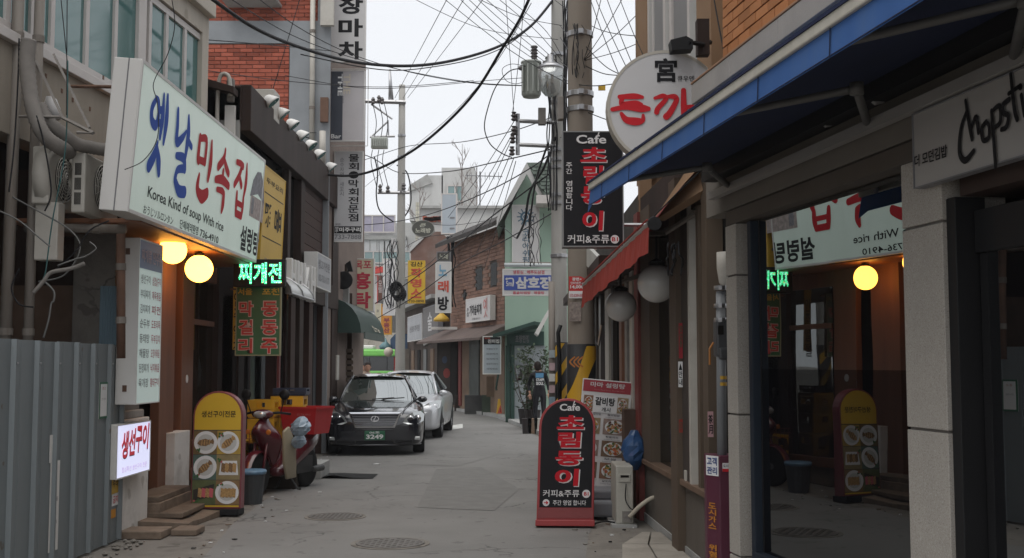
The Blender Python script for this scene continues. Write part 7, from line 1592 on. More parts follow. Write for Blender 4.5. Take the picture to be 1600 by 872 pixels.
for z, hw_, yf, yb in ((.34,.08,-.38,-.28),(.46,.15,-.42,-.26),(.58,.22,-.50,-.28),(.70,.25,-.60,-.30),(.80,.20,-.68,-.34),(.86,.13,-.68,-.38),(.92,.08,-.60,-.42),(.99,.06,-.52,-.42)):
    secs.append([(-hw_,yb,z),(-hw_*.8,(yf+yb)/2,z),(-hw_*.4,yf+.02,z),(0,yf,z),(hw_*.4,yf+.02,z),(hw_*.8,(yf+yb)/2,z),(hw_,yb,z),(0,yb+.03,z)])
b.loft(secs); obj('front_cowl', b, M_SC, t, local=True, subsurf=1)
for sg in (-1,1):
    b = MB(); b.smooth = True
    b.prism([(sg*.20,-.36,.80),(sg*.22,-.26,.86),(sg*.23,-.10,.62),(sg*.19,-.02,.34),(sg*.15,.06,.18),(sg*.13,-.14,.17),(sg*.18,-.30,.40)], (sg*.04,0,0)); obj('leg_shield', b, M_BG, t, local=True, bevel=.012)
b = MB(); b.smooth = True; b.loft([[(w_*math.cos(2*PI*k/12),-.50+dy,1.02+h_*math.sin(2*PI*k/12)) for k in range(12)] for dy,w_,h_ in ((-.09,.05,.04),(-.06,.11,.06),(0,.16,.065),(.05,.14,.055),(.09,.05,.03))]); obj('handlebar_cowl', b, M_SC, t, local=True)
b = MB(); b.smooth = True; b.loft([[(w_*math.cos(2*PI*k/12),-.51+dy,1.02+h_*math.sin(2*PI*k/12)) for k in range(12)] for dy,w_,h_ in ((-.10,.001,.001),(-.095,.06,.035),(-.06,.095,.05))]); obj('headlight', b, glass('lamp_clear',(.4,.4,.4),.35,.05), t, local=True)
for sg in (-1,1):
    b = MB(); b.lathe([(.001,-.015),(.03,-.01),(.035,.01)], (sg*.15,-.60,.80), 'y', 10); obj('indicator', b, mat('amber_lens',(.5,.16,.02),.3), t, local=True)
b = MB(); b.smooth = True; b.tube([(-.32,-.34,1.02),(-.2,-.42,1.04),(0,-.46,1.03),(.2,-.42,1.04),(.32,-.34,1.02)], .016, 8); obj('handlebar', b, M_BLKP, t, local=True)
for sg in (-1,1):
    b = MB(); b.tube([(sg*.22,-.42,1.04),(sg*.27,-.44,1.20)], .007, 5); b.smooth = True; b.lathe([(.02,-.02),(.065,-.012),(.068,.012),(.03,.03)], (sg*.28,-.44,1.27), 'y', 14); obj('mirror', b, M_BLKP, t, local=True)
b = MB(); b.smooth = True; secs = []
for y, hw_, z0, z1 in ((-.24,.10,.20,.34),(-.1,.13,.18,.33),(.08,.14,.22,.55),(.3,.16,.32,.74),(.55,.17,.42,.76),(.85,.10,.58,.76),(.95,.03,.68,.74)):
    secs.append([(-hw_,y,z0),(-hw_*1.05,y,(z0+z1)/2),(-hw_*.8,y,z1),(hw_*.8,y,z1),(hw_*1.05,y,(z0+z1)/2),(hw_,y,z0)])
b.loft(secs); obj('body', b, M_SC, t, local=True, subsurf=1)
b = MB(); b.smooth = True; b.loft([[(-w_,y,.745),(-w_*.9,y,.80),(w_*.9,y,.80),(w_,y,.745)] for y, w_ in ((.05,.08),(.25,.14),(.55,.15),(.8,.11))]); obj('seat', b, M_RUB, t, local=True, subsurf=1)
b = MB(); b.box(-.11,.06,.30,.72,.2,.42); b.lathe([(.03,0),(.04,.04),(.045,.26),(.03,.28)], (.13,.60,.24), 'y', 10); b.tube([(.05,.1,.2),(.16,.15,.02),(.2,.15,.02)], .014, 6); b.tube([(-.05,.1,.2),(-.16,.15,.02),(-.2,.15,.02)], .014, 6); obj('engine_and_stand', b, mat('engine_grey',(.07,.07,.07),.5,.5,var=.2), t, local=True)
b = MB(); b.box(-.14,.14,-.75,-.72,.0,.001); 
# wire basket in front, left of the cowl
# red delivery box on the rack
bx_ = thing('delivery_box', 'open bright red plastic delivery box strapped on the scooter rack', 'box', (-2.80,15.80,.72), math.radians(-19))
M_RB = mat('red_box_plastic', (.42,.02,.025), .4, var=.08, vs=4)
b = MB()
def tray(b, W0, D0, W1, D1, H, th=.015):
    o = [(-W0/2,-D0/2,0),(W0/2,-D0/2,0),(W0/2,D0/2,0),(-W0/2,D0/2,0)]; p = [(-W1/2,-D1/2,H),(W1/2,-D1/2,H),(W1/2,D1/2,H),(-W1/2,D1/2,H)]
    i1 = [(x*(1-2*th/W1),y*(1-2*th/D1),z) for x,y,z in p]; i0 = [(x*(1-2*th/W0),y*(1-2*th/D0),th) for x,y,z in o]
    b.add(o+p+i1+i0, [(0,3,2,1)]+[(k,(k+1)%4,4+(k+1)%4,4+k) for k in range(4)]+[(4+k,4+(k+1)%4,8+(k+1)%4,8+k) for k in range(4)]+[(8+k,8+(k+1)%4,12+(k+1)%4,12+k) for k in range(4)]+[(12,13,14,15)])
tray(b,.46,.42,.56,.50,.36); obj('tray', b, M_RB, bx_, local=True)
b = MB()
for (xa,xb,ya,yb) in ((-.29,.29,-.26,-.242),(-.29,.29,.242,.26),(-.29,-.272,-.242,.242),(.272,.29,-.242,.242)): b.box(xa,xb,ya,yb,.335,.365)
obj('lip', b, M_RB, bx_, local=True)
F = Face((.0,-.244,.25), (1,0,0), (0,-.15,1), .2, .03); b = MB(); F.text(b,'02-736-4910',0,0,1,1,mat('faint_red_text',(.5,.2,.2),.5),.0,.012); obj('lettering', b, None, bx_, local=True)
def bag(name, label, c, r, sz, m, seed):
    R_ = random.Random(seed); b = MB(); b.smooth = True; secs = []
    for i in range(11):
        f = i/10; rr = r*math.sin(PI*(.06+.9*f))**.7*(1-.25*f)+.006
        secs.append([(c[0]+rr*(1+.10*math.sin(3*k+2*i+seed)+.13*R_.uniform(-1,1))*math.cos(2*PI*k/16)+.03*f, c[1]+rr*(1+.13*R_.uniform(-1,1))*math.sin(2*PI*k/16), c[2]+sz*(f-.5)) for k in range(16)])
    b.smooth = False; b.loft(secs); return tag(obj(name, b, m), label, 'bag')
M_PB = mat('thin_blue_bag', (.26,.34,.42), .3, var=.25, vs=18)
c = at(467,664,14.75); bag('plastic_bag', 'knotted pale blue plastic bag hanging on the scooter handlebar', (c.x,14.8,c.z-.02), .13, .25, M_PB, 3)
c = at(463,690,14.9); bag('plastic_bag', 'second pale blue plastic bag sitting on the scooter footboard', (c.x,15.0,c.z), .10, .18, M_PB, 8)
# wire basket and red cover between the fish sign and the scooter
b = MB(); a1, a2 = at(382,660,14.9), at(412,700,14.9)
b.smooth = True; b.loft([[(a1.x-.25,y,.45),(a1.x-.2,y,.62),(a1.x+.02,y,.66),(a2.x+.05,y,.60),(a2.x+.06,y,.42)] for y in (14.95,15.2,15.5)], close=False); tag(obj('vinyl_cover', b, M_SC), 'maroon vinyl cover beside the scooter nose', 'cover')
b = MB()
for i in range(9): x = a1.x-.22+i*.07; b.tube([(x,14.93,.62),(x,14.93,.76)], .004, 4)
for z in (.64,.70,.76): b.tube([(a1.x-.25,14.93,z),(a2.x+.1,14.93,z)], .004, 4)
tag(obj('wire_basket', b, M_REDP), 'reddish wire basket rail behind the dustbin', 'basket')

# ---- persons: one continuous skinned body, clothes and hair as parts
def person(label, loc, rz, skin_m, cloth_m, leg_m, hair_m, joints, head, group=None, scale=1.0):
    """joints: {name: (pos, radius)}, edges by parent name order"""
    t_ = thing('person', label, 'person', loc, rz)
    names = list(joints); idx = {n: i for i, n in enumerate(names)}
    me = bpy.data.meshes.new('body'); vs = [joints[n][0] for n in names]; es = [(idx[joints[n][2]], idx[n]) for n in names if joints[n][2]]
    me.from_pydata(vs, es, []); o = bpy.data.objects.new('body', me); COL.objects.link(o); o.parent = t_
    sk = o.modifiers.new('skin', 'SKIN'); sk.use_smooth_shade = True
    for n in names: sv = me.skin_vertices[0].data[idx[n]]; sv.radius = (joints[n][1],)*2; sv.use_root = (n == 'pelvis')
    ss = o.modifiers.new('sub', 'SUBSURF'); ss.levels = 1; ss.render_levels = 1
    dg = bpy.context.evaluated_depsgraph_get(); ev = o.evaluated_get(dg); m2 = bpy.data.meshes.new_from_object(ev, depsgraph=dg)
    o.modifiers.clear(); o.data = m2; m2.name = 'body'
    m2.materials.clear()
    for m in (skin_m, cloth_m, leg_m): m2.materials.append(m)
    neck = joints['neck'][0][2]; wr = [Vector(joints[n][0]) for n in joints if n.startswith('hand')]; hip = joints['pelvis'][0][2]; ank = [Vector(joints[n][0]) for n in joints if n.startswith('ankle')]
    for p in m2.polygons:
        c_ = p.center; k = 1 if c_.z > hip-.02 else 2
        if c_.z > neck+.01 or any((c_-w_).length < .09 for w_ in wr): k = 0
        p.material_index = k; p.use_smooth = True
    H_ = Vector(head); b = MB(); b.smooth = True
    b.loft([[(H_.x+r*.86*math.cos(2*PI*k/16), H_.y+dy+r*math.sin(2*PI*k/16), H_.z+z) for k in range(16)] for z, r, dy in ((-.12,.035,-.03),(-.10,.058,-.025),(-.05,.08,-.01),(0,.092,0),(.05,.095,.005),(.09,.08,.01),(.115,.05,.012),(.125,.01,.012))])
    obj('head', b, skin_m, t_, local=True)
    b = MB(); b.smooth = True; b.lathe([(.001,-.03),(.012,-.015),(.014,.0)], (H_.x,H_.y-.088,H_.z-.02), 'z', 8); obj('nose', b, skin_m, t_, local=True)
    for sg in (-1,1):
        b = MB(); b.ball((H_.x+sg*.03,H_.y-.082,H_.z+.012), .009, 8); obj('eye', b, M_BLKP, t_, local=True)
        b = MB(); b.ball((H_.x+sg*.08,H_.y+.01,H_.z-.005), .018, 8, 1.4); obj('ear', b, skin_m, t_, local=True)
    b = MB(); b.box(H_.x-.02,H_.x+.02,H_.y-.088,H_.y-.08,H_.z-.062,H_.z-.055); obj('mouth', b, mat('lip_tone',(.25,.09,.07),.6), t_, local=True)
    b = MB(); b.smooth = True
    b.loft([[(H_.x+r*.90*math.cos(2*PI*k/16), H_.y+dy+r*math.sin(2*PI*k/16), H_.z+z) for k in range(16)] for z, r, dy in ((-.11,.05,.06),(-.05,.085,.04),(0,.098,.03),(.05,.104,.018),(.10,.09,.015),(.13,.055,.015),(.142,.01,.015))])
    obj('hair', b, hair_m, t_, local=True)
    for n in joints:   # hands: palm, four fingers and thumb
        if n.startswith('hand'):
            c_ = Vector(joints[n][0]); d = (c_-Vector(joints[joints[n][2]][0])).normalized(); s_ = d.cross(Vector((0,1,0))).normalized() if abs(d.y) < .9 else Vector((1,0,0))
            b = MB(); b.smooth = True; b.loft([[c_+d*q+s_*(w_*math.cos(2*PI*k/8))+d.cross(s_)*(.014*math.sin(2*PI*k/8)) for k in range(8)] for q, w_ in ((0,.025),(.04,.038),(.09,.036))])
            for k in range(4):
                a = c_+d*.085+s_*(-.028+.019*k); l_ = (.055,.068,.072,.06)[k]; nn = d.cross(s_)
                b.tube([a, a+d*l_*.5+nn*.004, a+d*l_*.85+nn*.022], [.0095,.009,.007], 6)
            a = c_+d*.03+s_*.034; b.tube([a, a+s_*.022+d*.025, a+s_*.024+d*.05], [.011,.010,.008], 6); obj('hand', b, skin_m, t_, local=True)
    return t_
M_SKIN = mat('skin_tone', (.42,.24,.17), .6, var=.05); M_HAIR = mat('dark_hair', (.018,.012,.010), .6, var=.2, vs=40)
M_JK = mat('black_jacket', (.015,.015,.018), .7, var=.1); M_TR = mat('dark_trousers', (.02,.02,.024), .8, var=.1); M_BEI = mat('beige_coat', (.40,.32,.26), .8, var=.08)
def walk(lean=0, st=.16, arm=.1, hh=1.0):
    z = lambda v: v*hh
    return {'pelvis':((0,0,z(.90)),.14,None),'waist':((0,lean*.3,z(1.06)),.125,'pelvis'),'chest':((0,lean*.7,z(1.24)),.15,'waist'),'upper':((0,lean,z(1.36)),.12,'chest'),'neck':((0,lean*1.1,z(1.44)),.052,'upper'),'skull':((0,lean*1.2,z(1.51)),.055,'neck'),
     'shoulder_l':((.17,lean,z(1.34)),.065,'upper'),'elbow_l':((.23,lean+arm,z(1.08)),.046,'shoulder_l'),'hand_l':((.22,lean+arm*.2,z(.84)),.026,'elbow_l'),
     'shoulder_r':((-.17,lean,z(1.34)),.065,'upper'),'elbow_r':((-.23,lean-arm*.3,z(1.08)),.046,'shoulder_r'),'hand_r':((-.22,lean-arm*1.4,z(.86)),.026,'elbow_r'),
     'hip_l':((.095,0,z(.86)),.10,'pelvis'),'knee_l':((.10,-st*.6,z(.48)),.065,'hip_l'),'ankle_l':((.10,-st,z(.09)),.042,'knee_l'),'toe_l':((.11,-st-.15,z(.04)),.035,'ankle_l'),
     'hip_r':((-.095,0,z(.86)),.10,'pelvis'),'knee_r':((-.10,st*.3,z(.48)),.065,'hip_r'),'ankle_r':((-.10,st,z(.09)),.042,'knee_r'),'toe_r':((-.11,st-.15,z(.04)),.035,'ankle_r')}
c = at(574,600,31); person('person in a beige coat with dark tied hair walking behind the dark car', (c.x,31,0), math.radians(12), M_SKIN, M_BEI, M_TR, M_HAIR, walk(-.03), (0,-.04,1.585))
for px, lb in ((557,'person in pale clothes farther back, leftmost of the two heads beyond the dark car roof'),(564,'person in pale clothes farther back, right beside the leftmost head')):
    c = at(px,600,40); person(lb, (c.x,40+(px-557)*.08,0), math.radians(30), M_SKIN, M_BEI, M_TR, M_HAIR, walk(-.02,.1), (0,-.03,1.56))
c = at(843,600,29)
pb = person('person seen from behind in a black jacket with a printed back', (c.x,29,.1), math.radians(190), M_SKIN, M_JK, M_TR, M_HAIR, walk(-.10,.05,-.15,.97), (.02,-.16,1.50))
Sx = front_face(837,583,850,602,28.80); b = MB(); Sx.rect(b,0,.62,.95,1,.0,mat('print_blue',(.10,.25,.42),.6,var=.2,vs=10)); Sx.text(b,'STAFF',.05,.34,1,.56,M_WHITEL,.03,.003); Sx.text(b,'SEOUL',.05,.02,.95,.28,M_WHITEL,.03,.003); obj('jacket_print', b, None, pb)
# ---- potted shrub next to that person
def shrub(label, px, Y, h, n, seed):
    c = at(px,640,Y); t_ = thing('potted_shrub', label, 'plant', (c.x,Y,.1)); R_ = random.Random(seed)
    b = MB(); b.lathe([(.16,0),(.21,.36),(.215,.40),(.18,.40),(.16,.3),(.001,.3)], n=16); obj('pot', b, mat('dark_pot',(.035,.03,.03),.6,var=.1), t_, local=True)
    b = MB(); tips = []
    for k in range(9):
        a = 2*PI*k/9; P = [Vector((0,0,.32))]; d = Vector((.10*math.cos(a),.10*math.sin(a),.32)).normalized()
        for q in range(6): d = (d+Vector((R_.uniform(-.25,.25),R_.uniform(-.25,.25),.12))).normalized(); P.append(P[-1]+d*h/7); tips.append(P[-1])
        b.tube(P, [.014,.012,.010,.008,.006,.004,.003], 5)
    obj('stems', b, mat('bark_brown',(.09,.065,.05),.9,var=.2), t_, local=True)
    b = MB(); ml = mat('dark_leaf', (.045,.065,.035), .6, var=.3, vs=15, rnd=.35)
    for k in range(n):
        p = R_.choice(tips)+Vector((R_.gauss(0,.07),R_.gauss(0,.07),R_.gauss(0,.08))); u_ = Vector((R_.uniform(-1,1),R_.uniform(-1,1),R_.uniform(-.5,.8))).normalized(); v_ = u_.cross(Vector((R_.uniform(-1,1),.3,R_.uniform(-1,1)))).normalized(); l_ = R_.uniform(.04,.075)
        b.quad(p-u_*l_, p+v_*l_*.4, p+u_*l_, p-v_*l_*.4)
    tag(obj('foliage', b, ml, t_, local=True), kind='stuff'); return t_
shrub('tall dark potted shrub with small leaves beside the person in black', 832, 29.6, 1.9, 900, 2)
shrub('sparse potted shrub left of the tall one near the grey door', 822, 30.4, 1.5, 160, 4)
for px, m, lb in ((823,'dark_pot','dark square flower box at the kerb'),(832,'worn_tan_wall','brown flower box right of the dark one'),(842,'aged_white_plastic','white plastic tub right of the flower boxes')):
    c = at(px,667,28); b = MB(); b.prism([(c.x-.10,27.8,.0),(c.x+.10,27.8,0),(c.x+.12,27.8,.36),(c.x-.12,27.8,.36)], (0,.3,0)); tag(obj('flower_box', b, MC[m]), lb, 'flower box')
# ---- bare trees far away
def bare_tree(label, px, py_top, Y, seed):
    a = at(px,py_top,Y); t_ = thing('bare_tree', label, 'tree', (a.x,Y,0)); R_ = random.Random(seed); H_ = a.z
    b = MB(); b.tube([(0,0,0),(.05,0,H_*.5),(0,0,H_*.8),(.02,0,H_)], [.18,.12,.06,.02], 6); obj('trunk', b, mat('bare_bark',(.20,.17,.155),.9), t_, local=True)
    b = MB()
    def br(p, d, l, r, k):
        e = p+d*l; b.tube([p,(p+e)/2+Vector((R_.uniform(-.1,.1),0,R_.uniform(0,.1)))*l*.3,e], [r,r*.8,r*.5], 4)
        if k:
            for _ in range(3): br(p.lerp(e,R_.uniform(.4,1)), (d+Vector((R_.uniform(-.7,.7),R_.uniform(-.5,.5),R_.uniform(-.1,.5)))).normalized(), l*.6, r*.6, k-1)
    for q in range(11): z = H_*(.50+.045*q); br(Vector((0,0,z)), Vector((R_.uniform(-1,1),R_.uniform(-.6,.6),.9)).normalized(), H_*.10*(1.2-q*.07), .035, 2)
    obj('branches', b, MC['bare_bark'], t_, local=True)
bare_tree('bare winter tree rising right of the rooftop block', 722, 225, 98, 3)
bare_tree('smaller bare winter tree left of the stair cover', 656, 285, 90, 5)
bare_tree('bare tree twigs above the concrete block near the green gable', 745, 262, 95, 9)
b = MB(); b.tube([at(750,322,92), at(750,268,92)], .06, 5); b.tube([at(727,274,92), at(785,276,92)], .04, 4)
for k in range(8): p = at(730+k*7,275,92); b.tube([p+Vector((0,-.4,0)), p+Vector((0,.4,0))], .02, 4); b.tube([p+Vector((0,0,-.3)), p+Vector((0,0,.3))], .02, 4)
tag(obj('tv_aerial', b, M_GREYL), 'old television aerial on the far concrete block', 'aerial')
# ================================================================== CARS  (nose at local -y, x across)
G_SCREEN = glass('windscreen_glass', (.05,.06,.055), .50, .01)
G_SIDE = glass('car_side_glass', (.02,.022,.024), .40, .01)
M_LENS = glass('headlamp_lens', (.33,.34,.34), .35, .03)
M_TYRE = mat('tyre_rubber', (.018,.018,.018), .85, var=.1)
M_CB = mat('car_black_paint', (.012,.013,.018), .16, .0, var=.05, coat=1.0); M_CS = mat('car_silver_paint', (.55,.56,.58), .3, .45, var=.02, coat=.6)
def car(name, label, loc, rz, paint, st, screen, roof, Wb, grille_fn, tyres=(.88,3.85), R_=.325, wheel_x=.80):
    t = thing(name, label, 'car', loc, rz)
    def sec(y, w_, zt, zs, zb, cr): 
        h = [(0,zt+cr),(.45*w_,zt+cr*.8),(.78*w_,zt+cr*.15),(.93*w_,(zt+zs)/2-.0),(w_*.995,zs-.03),(w_,(zs*.6+zb*.4)),(.985*w_,zb+.08),(.93*w_,zb),(0,zb)]
        return [(x,y,z) for x, z in h]+[(-x,y,z) for x, z in h[-2:0:-1]]
    b = MB(); b.smooth = True; b.loft([sec(*s) for s in st]); body = obj('body', b, paint, t, local=True, subsurf=2)
    (yb, zb_, wb), (yt, zt_, wt) = screen
    b = MB(); b.smooth = True; secs = []
    for k in range(7):
        f = k/6; w_ = wb+(wt-wb)*f; secs.append([(w_*q/4, yb+(yt-yb)*f+.16*(q/4)**2*(1-.3*f)-.0, zb_+(zt_-zb_)*f+.05*math.sin(PI*f)*.6-.02*(q/4)**2) for q in range(-4,5)])
    b.loft(secs, close=False); obj('windscreen', b, G_SCREEN, t, local=True)
    (yr, zr, wr) = roof
    b = MB(); b.smooth = True; secs = []
    for f in (0,.12,.4,.7,1):
        y = yt+(yr-yt)*f; w_ = wt+(wr-wt)*f; z = zt_+(zr-zt_)*f+.07*math.sin(PI*min(1,f*.9+.06)); secs.append([(w_*1.06*q/5, y+.14*(q/5)**2*(1-f), z+.035*(1-(q/5)**2)-.035*(abs(q)==5)) for q in range(-5,6)])
    b.loft(secs, close=False); obj('roof', b, paint, t, local=True)
    ye, ze, we = Wb   # rear deck foot of back window
    b = MB(); b.smooth = True; b.loft([[(wr*q/4,yr,zr+.03) for q in range(-4,5)],[(we*q/4,ye,ze) for q in range(-4,5)]], close=False); obj('rear_window', b, G_SIDE, t, local=True)
    for sg in (-1,1):
        lo = [(sg*(wb+.02),yb+.18,zb_-.02),(sg*(wb+.07),yb+.8,zb_-.01),(sg*(we+.10),(yr+yb)/2+.4,zb_),(sg*(we+.04),ye-.1,ze-.0)]
        hi = [(sg*(wt+.01),yt+.15,zt_-.02),(sg*(wt+.03),yt+.4,zt_+.02),(sg*(wr+.03),(yr+yt)/2+.3,zr+.0),(sg*(wr+.0),yr+.05,zr)]
        b = MB(); b.smooth = True; b.loft([lo,hi], close=False); obj('side_window', b, G_SIDE, t, local=True)
        b = MB(); b.smooth = True; b.tube([(sg*(wb+.03),yb+.17,zb_-.03),(sg*((wb+wt)/2+.025),(yb+yt)/2+.16,(zb_+zt_)/2+.02),(sg*(wt+.02),yt+.14,zt_-.005)], .034, 8)
        b.tube([(sg*(wt+.02),yt+.14,zt_-.005),(sg*(wr+.03),(yr+yt)/2,zr+.035),(sg*wr,yr,zr+.01),(sg*(we+.04),ye,ze)], .03, 8); obj('pillar', b, paint, t, local=True)
        b = MB(); b.tube([(sg*(wb+.06),(yr+yt)/2+.25,zb_),(sg*(wr+.03),(yr+yt)/2+.3,zr)], .03, 6); obj('door_pillar', b, M_BLKP, t, local=True)
        # mirrors
        b = MB(); b.smooth = True; m_ = Vector((sg*(wb+.175),yb+.30,zb_+.01)); b.loft([[(m_.x+w_*.10*math.cos(2*PI*k/12), m_.y+dy, m_.z+w_*.065*math.sin(2*PI*k/12)) for k in range(12)] for dy, w_ in ((-.09,.2),(-.075,.7),(-.03,.97),(.03,1),(.05,.85))]); o = obj('mirror', b, paint, t, local=True)
        b = MB(); b.tube([(sg*(wb+.05),yb+.30,zb_-.0),(sg*(wb+.16),yb+.28,zb_+.03)], .022, 6); obj('mirror_stalk', b, M_BLKP, o, local=True)
        for yw in tyres:
            b = MB(); b.smooth = True; x = sg*wheel_x; b.lathe([(R_*.66,-.10),(R_*.94,-.11),(R_,-.08),(R_,.08),(R_*.94,.11),(R_*.66,.10)], (x,yw,R_), 'x', 28); o = obj('wheel', b, M_TYRE, t, local=True)
            b = MB(); b.lathe([(R_*.67,sg*.09),(R_*.62,sg*.06),(.06,sg*.07),(.02,sg*.09)], (x,yw,R_), 'x', 20)
            for k in range(7): a = 2*PI*k/7; b.tube([(x+sg*.085,yw,R_),(x+sg*.085,yw+R_*.6*math.cos(a),R_+R_*.6*math.sin(a))], .022, 5)
            obj('rim', b, M_STEEL, o, local=True)
            b = MB(); n = 20; b.smooth = True; xa = sg*(wheel_x+.065)
            b.loft([[(xa-sg*.5*q,yw+(R_+.07)*math.cos(PI*k/n),R_+(R_+.07)*math.sin(PI*k/n)) for k in range(n+1)] for q in (0,1)], close=False); b.poly([(xa+sg*.048,yw+(R_+.06)*math.cos(PI*k/n),R_+(R_+.06)*math.sin(PI*k/n)) for k in range(n+1)]); obj('wheel_arch', b, M_BLKP, t, local=True)
    # seats behind the screen
    for sg in (-1,1):
        b = MB(); b.box(sg*.36-.24,sg*.36+.24,yt+.25,yt+.4,.5,1.12); b.box(sg*.36-.12,sg*.36+.12,yt+.27,yt+.37,1.12,1.3); obj('seat', b, mat('seat_grey',(.12,.12,.11),.8), t, local=True, bevel=.04)
    grille_fn(t); return t
def lamp(t, pts, sg, dy=.05, nref=2):
    """headlight: outline [(x,y,z)] on the nose"""
    P = [Vector((sg*x,y,z)) for x,y,z in pts]; b = MB(); b.prism(P, (0,dy,0)); o = obj('headlight', b, M_LENS, t, local=True, bevel=.006)
    cx = sum(p.x for p in P)/len(P); cy = min(p.y for p in P); cz = sum(p.z for p in P)/len(P); yc = sum(p.y for p in P)/len(P)
    for k in range(nref):
        b = MB(); q = cx+sg*(-.07+.14*k); b.smooth = True; b.lathe([(.052,-.028),(.045,-.024),(.03,-.012),(.012,-.006),(.001,-.004)], (q,yc-.02+ (.05 if k and nref > 1 else -.015),cz), 'y', 16); obj('reflector', b, M_CHROME, o, local=True)
# ---- the dark saloon
def dark_front(t):
    # grille: chrome trapezoid frame, slats, badge
    y = -.045; fo = [(-.47,.79),(.47,.79),(.36,.51),(-.36,.51)]; fi = [(-.435,.765),(.435,.765),(.335,.535),(-.335,.535)]
    b = MB(); b.add([(x,y-.02,z) for x,z in fo]+[(x,y-.025,z) for x,z in fi]+[(x,y+.05,z) for x,z in fo]+[(x,y+.03,z) for x,z in fi], [(k,(k+1)%4,4+(k+1)%4,4+k) for k in range(4)]+[(k,8+k,8+(k+1)%4,(k+1)%4) for k in range(4)]+[(4+k,4+(k+1)%4,12+(k+1)%4,12+k) for k in range(4)]); g = obj('grille', b, M_CHROME, t, local=True)
    b = MB(); b.poly([(x,y+.02,z) for x,z in fi]); obj('grille_back', b, M_BLKP, t, local=True)
    for k in range(7):
        z = .553+.031*k; w_ = .335+(z-.535)/(.765-.535)*.1; b = MB(); b.box(-w_,w_,y-.012,y+.015,z,z+.013); obj('grille_slat', b, mat('slat_grey',(.26,.26,.28),.3,.7,var=0), g, local=True)
    F = Face((-.075,y-.03,.615), (1,0,0), (0,0,1), .15, .11); b = MB(); F.ellipse(b,.5,.5,.5,.5,M_CHROME,.006,26,r0=.80); F.stroke(b,[(.62,.88,.9),(.36,.22,.9),(.80,.22,.9)],.016,M_CHROME,.008); obj('badge', b, None, t, local=True)
    for sg in (-1,1):
        lamp(t, [(.50,-.07,.60),(.60,-.07,.565),(.78,.0,.58),(.885,.15,.62),(.90,.24,.74),(.83,.20,.80),(.68,.02,.785),(.56,-.05,.71)], sg)
        b = MB(); b.box(sg*.70-.12,sg*.70+.12,-.02,.06,.285,.345); obj('fog_lamp', b, M_LENS, t, local=True, bevel=.01)
        b = MB(); b.box(sg*.52-.16,sg*.52+.16,-.045,.02,.23,.28); obj('side_intake', b, M_BLKP, t, local=True)
    b = MB(); b.smooth = True; n = 14; b.tube([(.86*(k/n*2-1), -.055+.30*abs(k/n*2-1)**3.2, .47) for k in range(n+1)], .012, 5); obj('bumper_strip', b, mat('strip_dark_grey',(.05,.05,.055),.2,.5,var=0), t, local=True)  # strip in its own dark grey trim colour
    b = MB(); b.smooth = True; b.tube([(.84*(k/n*2-1), -.03+.30*abs(k/n*2-1)**3.2, .20) for k in range(n+1)], .014, 5); obj('lower_chrome', b, mat('lower_trim',(.20,.20,.21),.25,.6,var=0), t, local=True)
    b = MB(); b.box(-.34,.34,-.045,.0,.215,.275); obj('lower_grille', b, M_BLKP, t, local=True)
    b = MB(); b.box(-.185,.185,-.10,-.075,.29,.455); o = obj('number_plate', b, mat('plate_green',(.018,.12,.06),.5,var=.05), t, local=True, bevel=.006)
    F = Face((-.185,-.102,.29), (1,0,0), (0,0,1), .37, .165); b = MB(); F.text(b,'06조',.24,.72,.74,.93,M_WHITEL,.02,.003); F.text(b,'3249',.08,.12,.92,.62,M_WHITEL,.035,.003); obj('plate_lettering', b, None, o, local=True)
    for sg in (-1,1):
        b = MB(); b.smooth = True; b.tube([(sg*.50,-.0,.795),(sg*.56,.45,.865),(sg*.64,1.0,.93),(sg*.70,1.35,.965)], .008, 4); obj('bonnet_line', b, M_BLKP, t, local=True)
        b = MB(); b.tube([(sg*.1,1.33,.985),(sg*.1+.42,1.48,1.01)], .010, 4); obj('wiper', b, M_BLKP, t, local=True)
    b = MB(); b.tube([(-.1,2.02,1.30),(.12,2.02,1.30)], .03, 6); obj('rear_mirror', b, M_BLKP, t, local=True)
stD = [(-.05,.62,.60,.56,.24,.0),(-.03,.74,.72,.64,.20,.012),(.05,.84,.775,.70,.17,.018),(.30,.895,.82,.76,.16,.02),(.9,.915,.885,.82,.17,.025),(1.40,.915,.955,.87,.18,.02),(2.4,.915,.965,.90,.18,.0),(3.9,.915,.985,.91,.18,.01),(4.55,.88,.97,.88,.22,.02),(4.95,.80,.90,.78,.30,.01)]
c = at(585.5,712,21.1)
car('parked_car', 'glossy black luxury saloon parked facing the camera with a green plate', (c.x,21.1,0), math.radians(5), M_CB, stD, ((1.38,.965,.70),(2.12,1.375,.53)), (3.45,1.38,.50), (4.15,1.0,.66), dark_front)
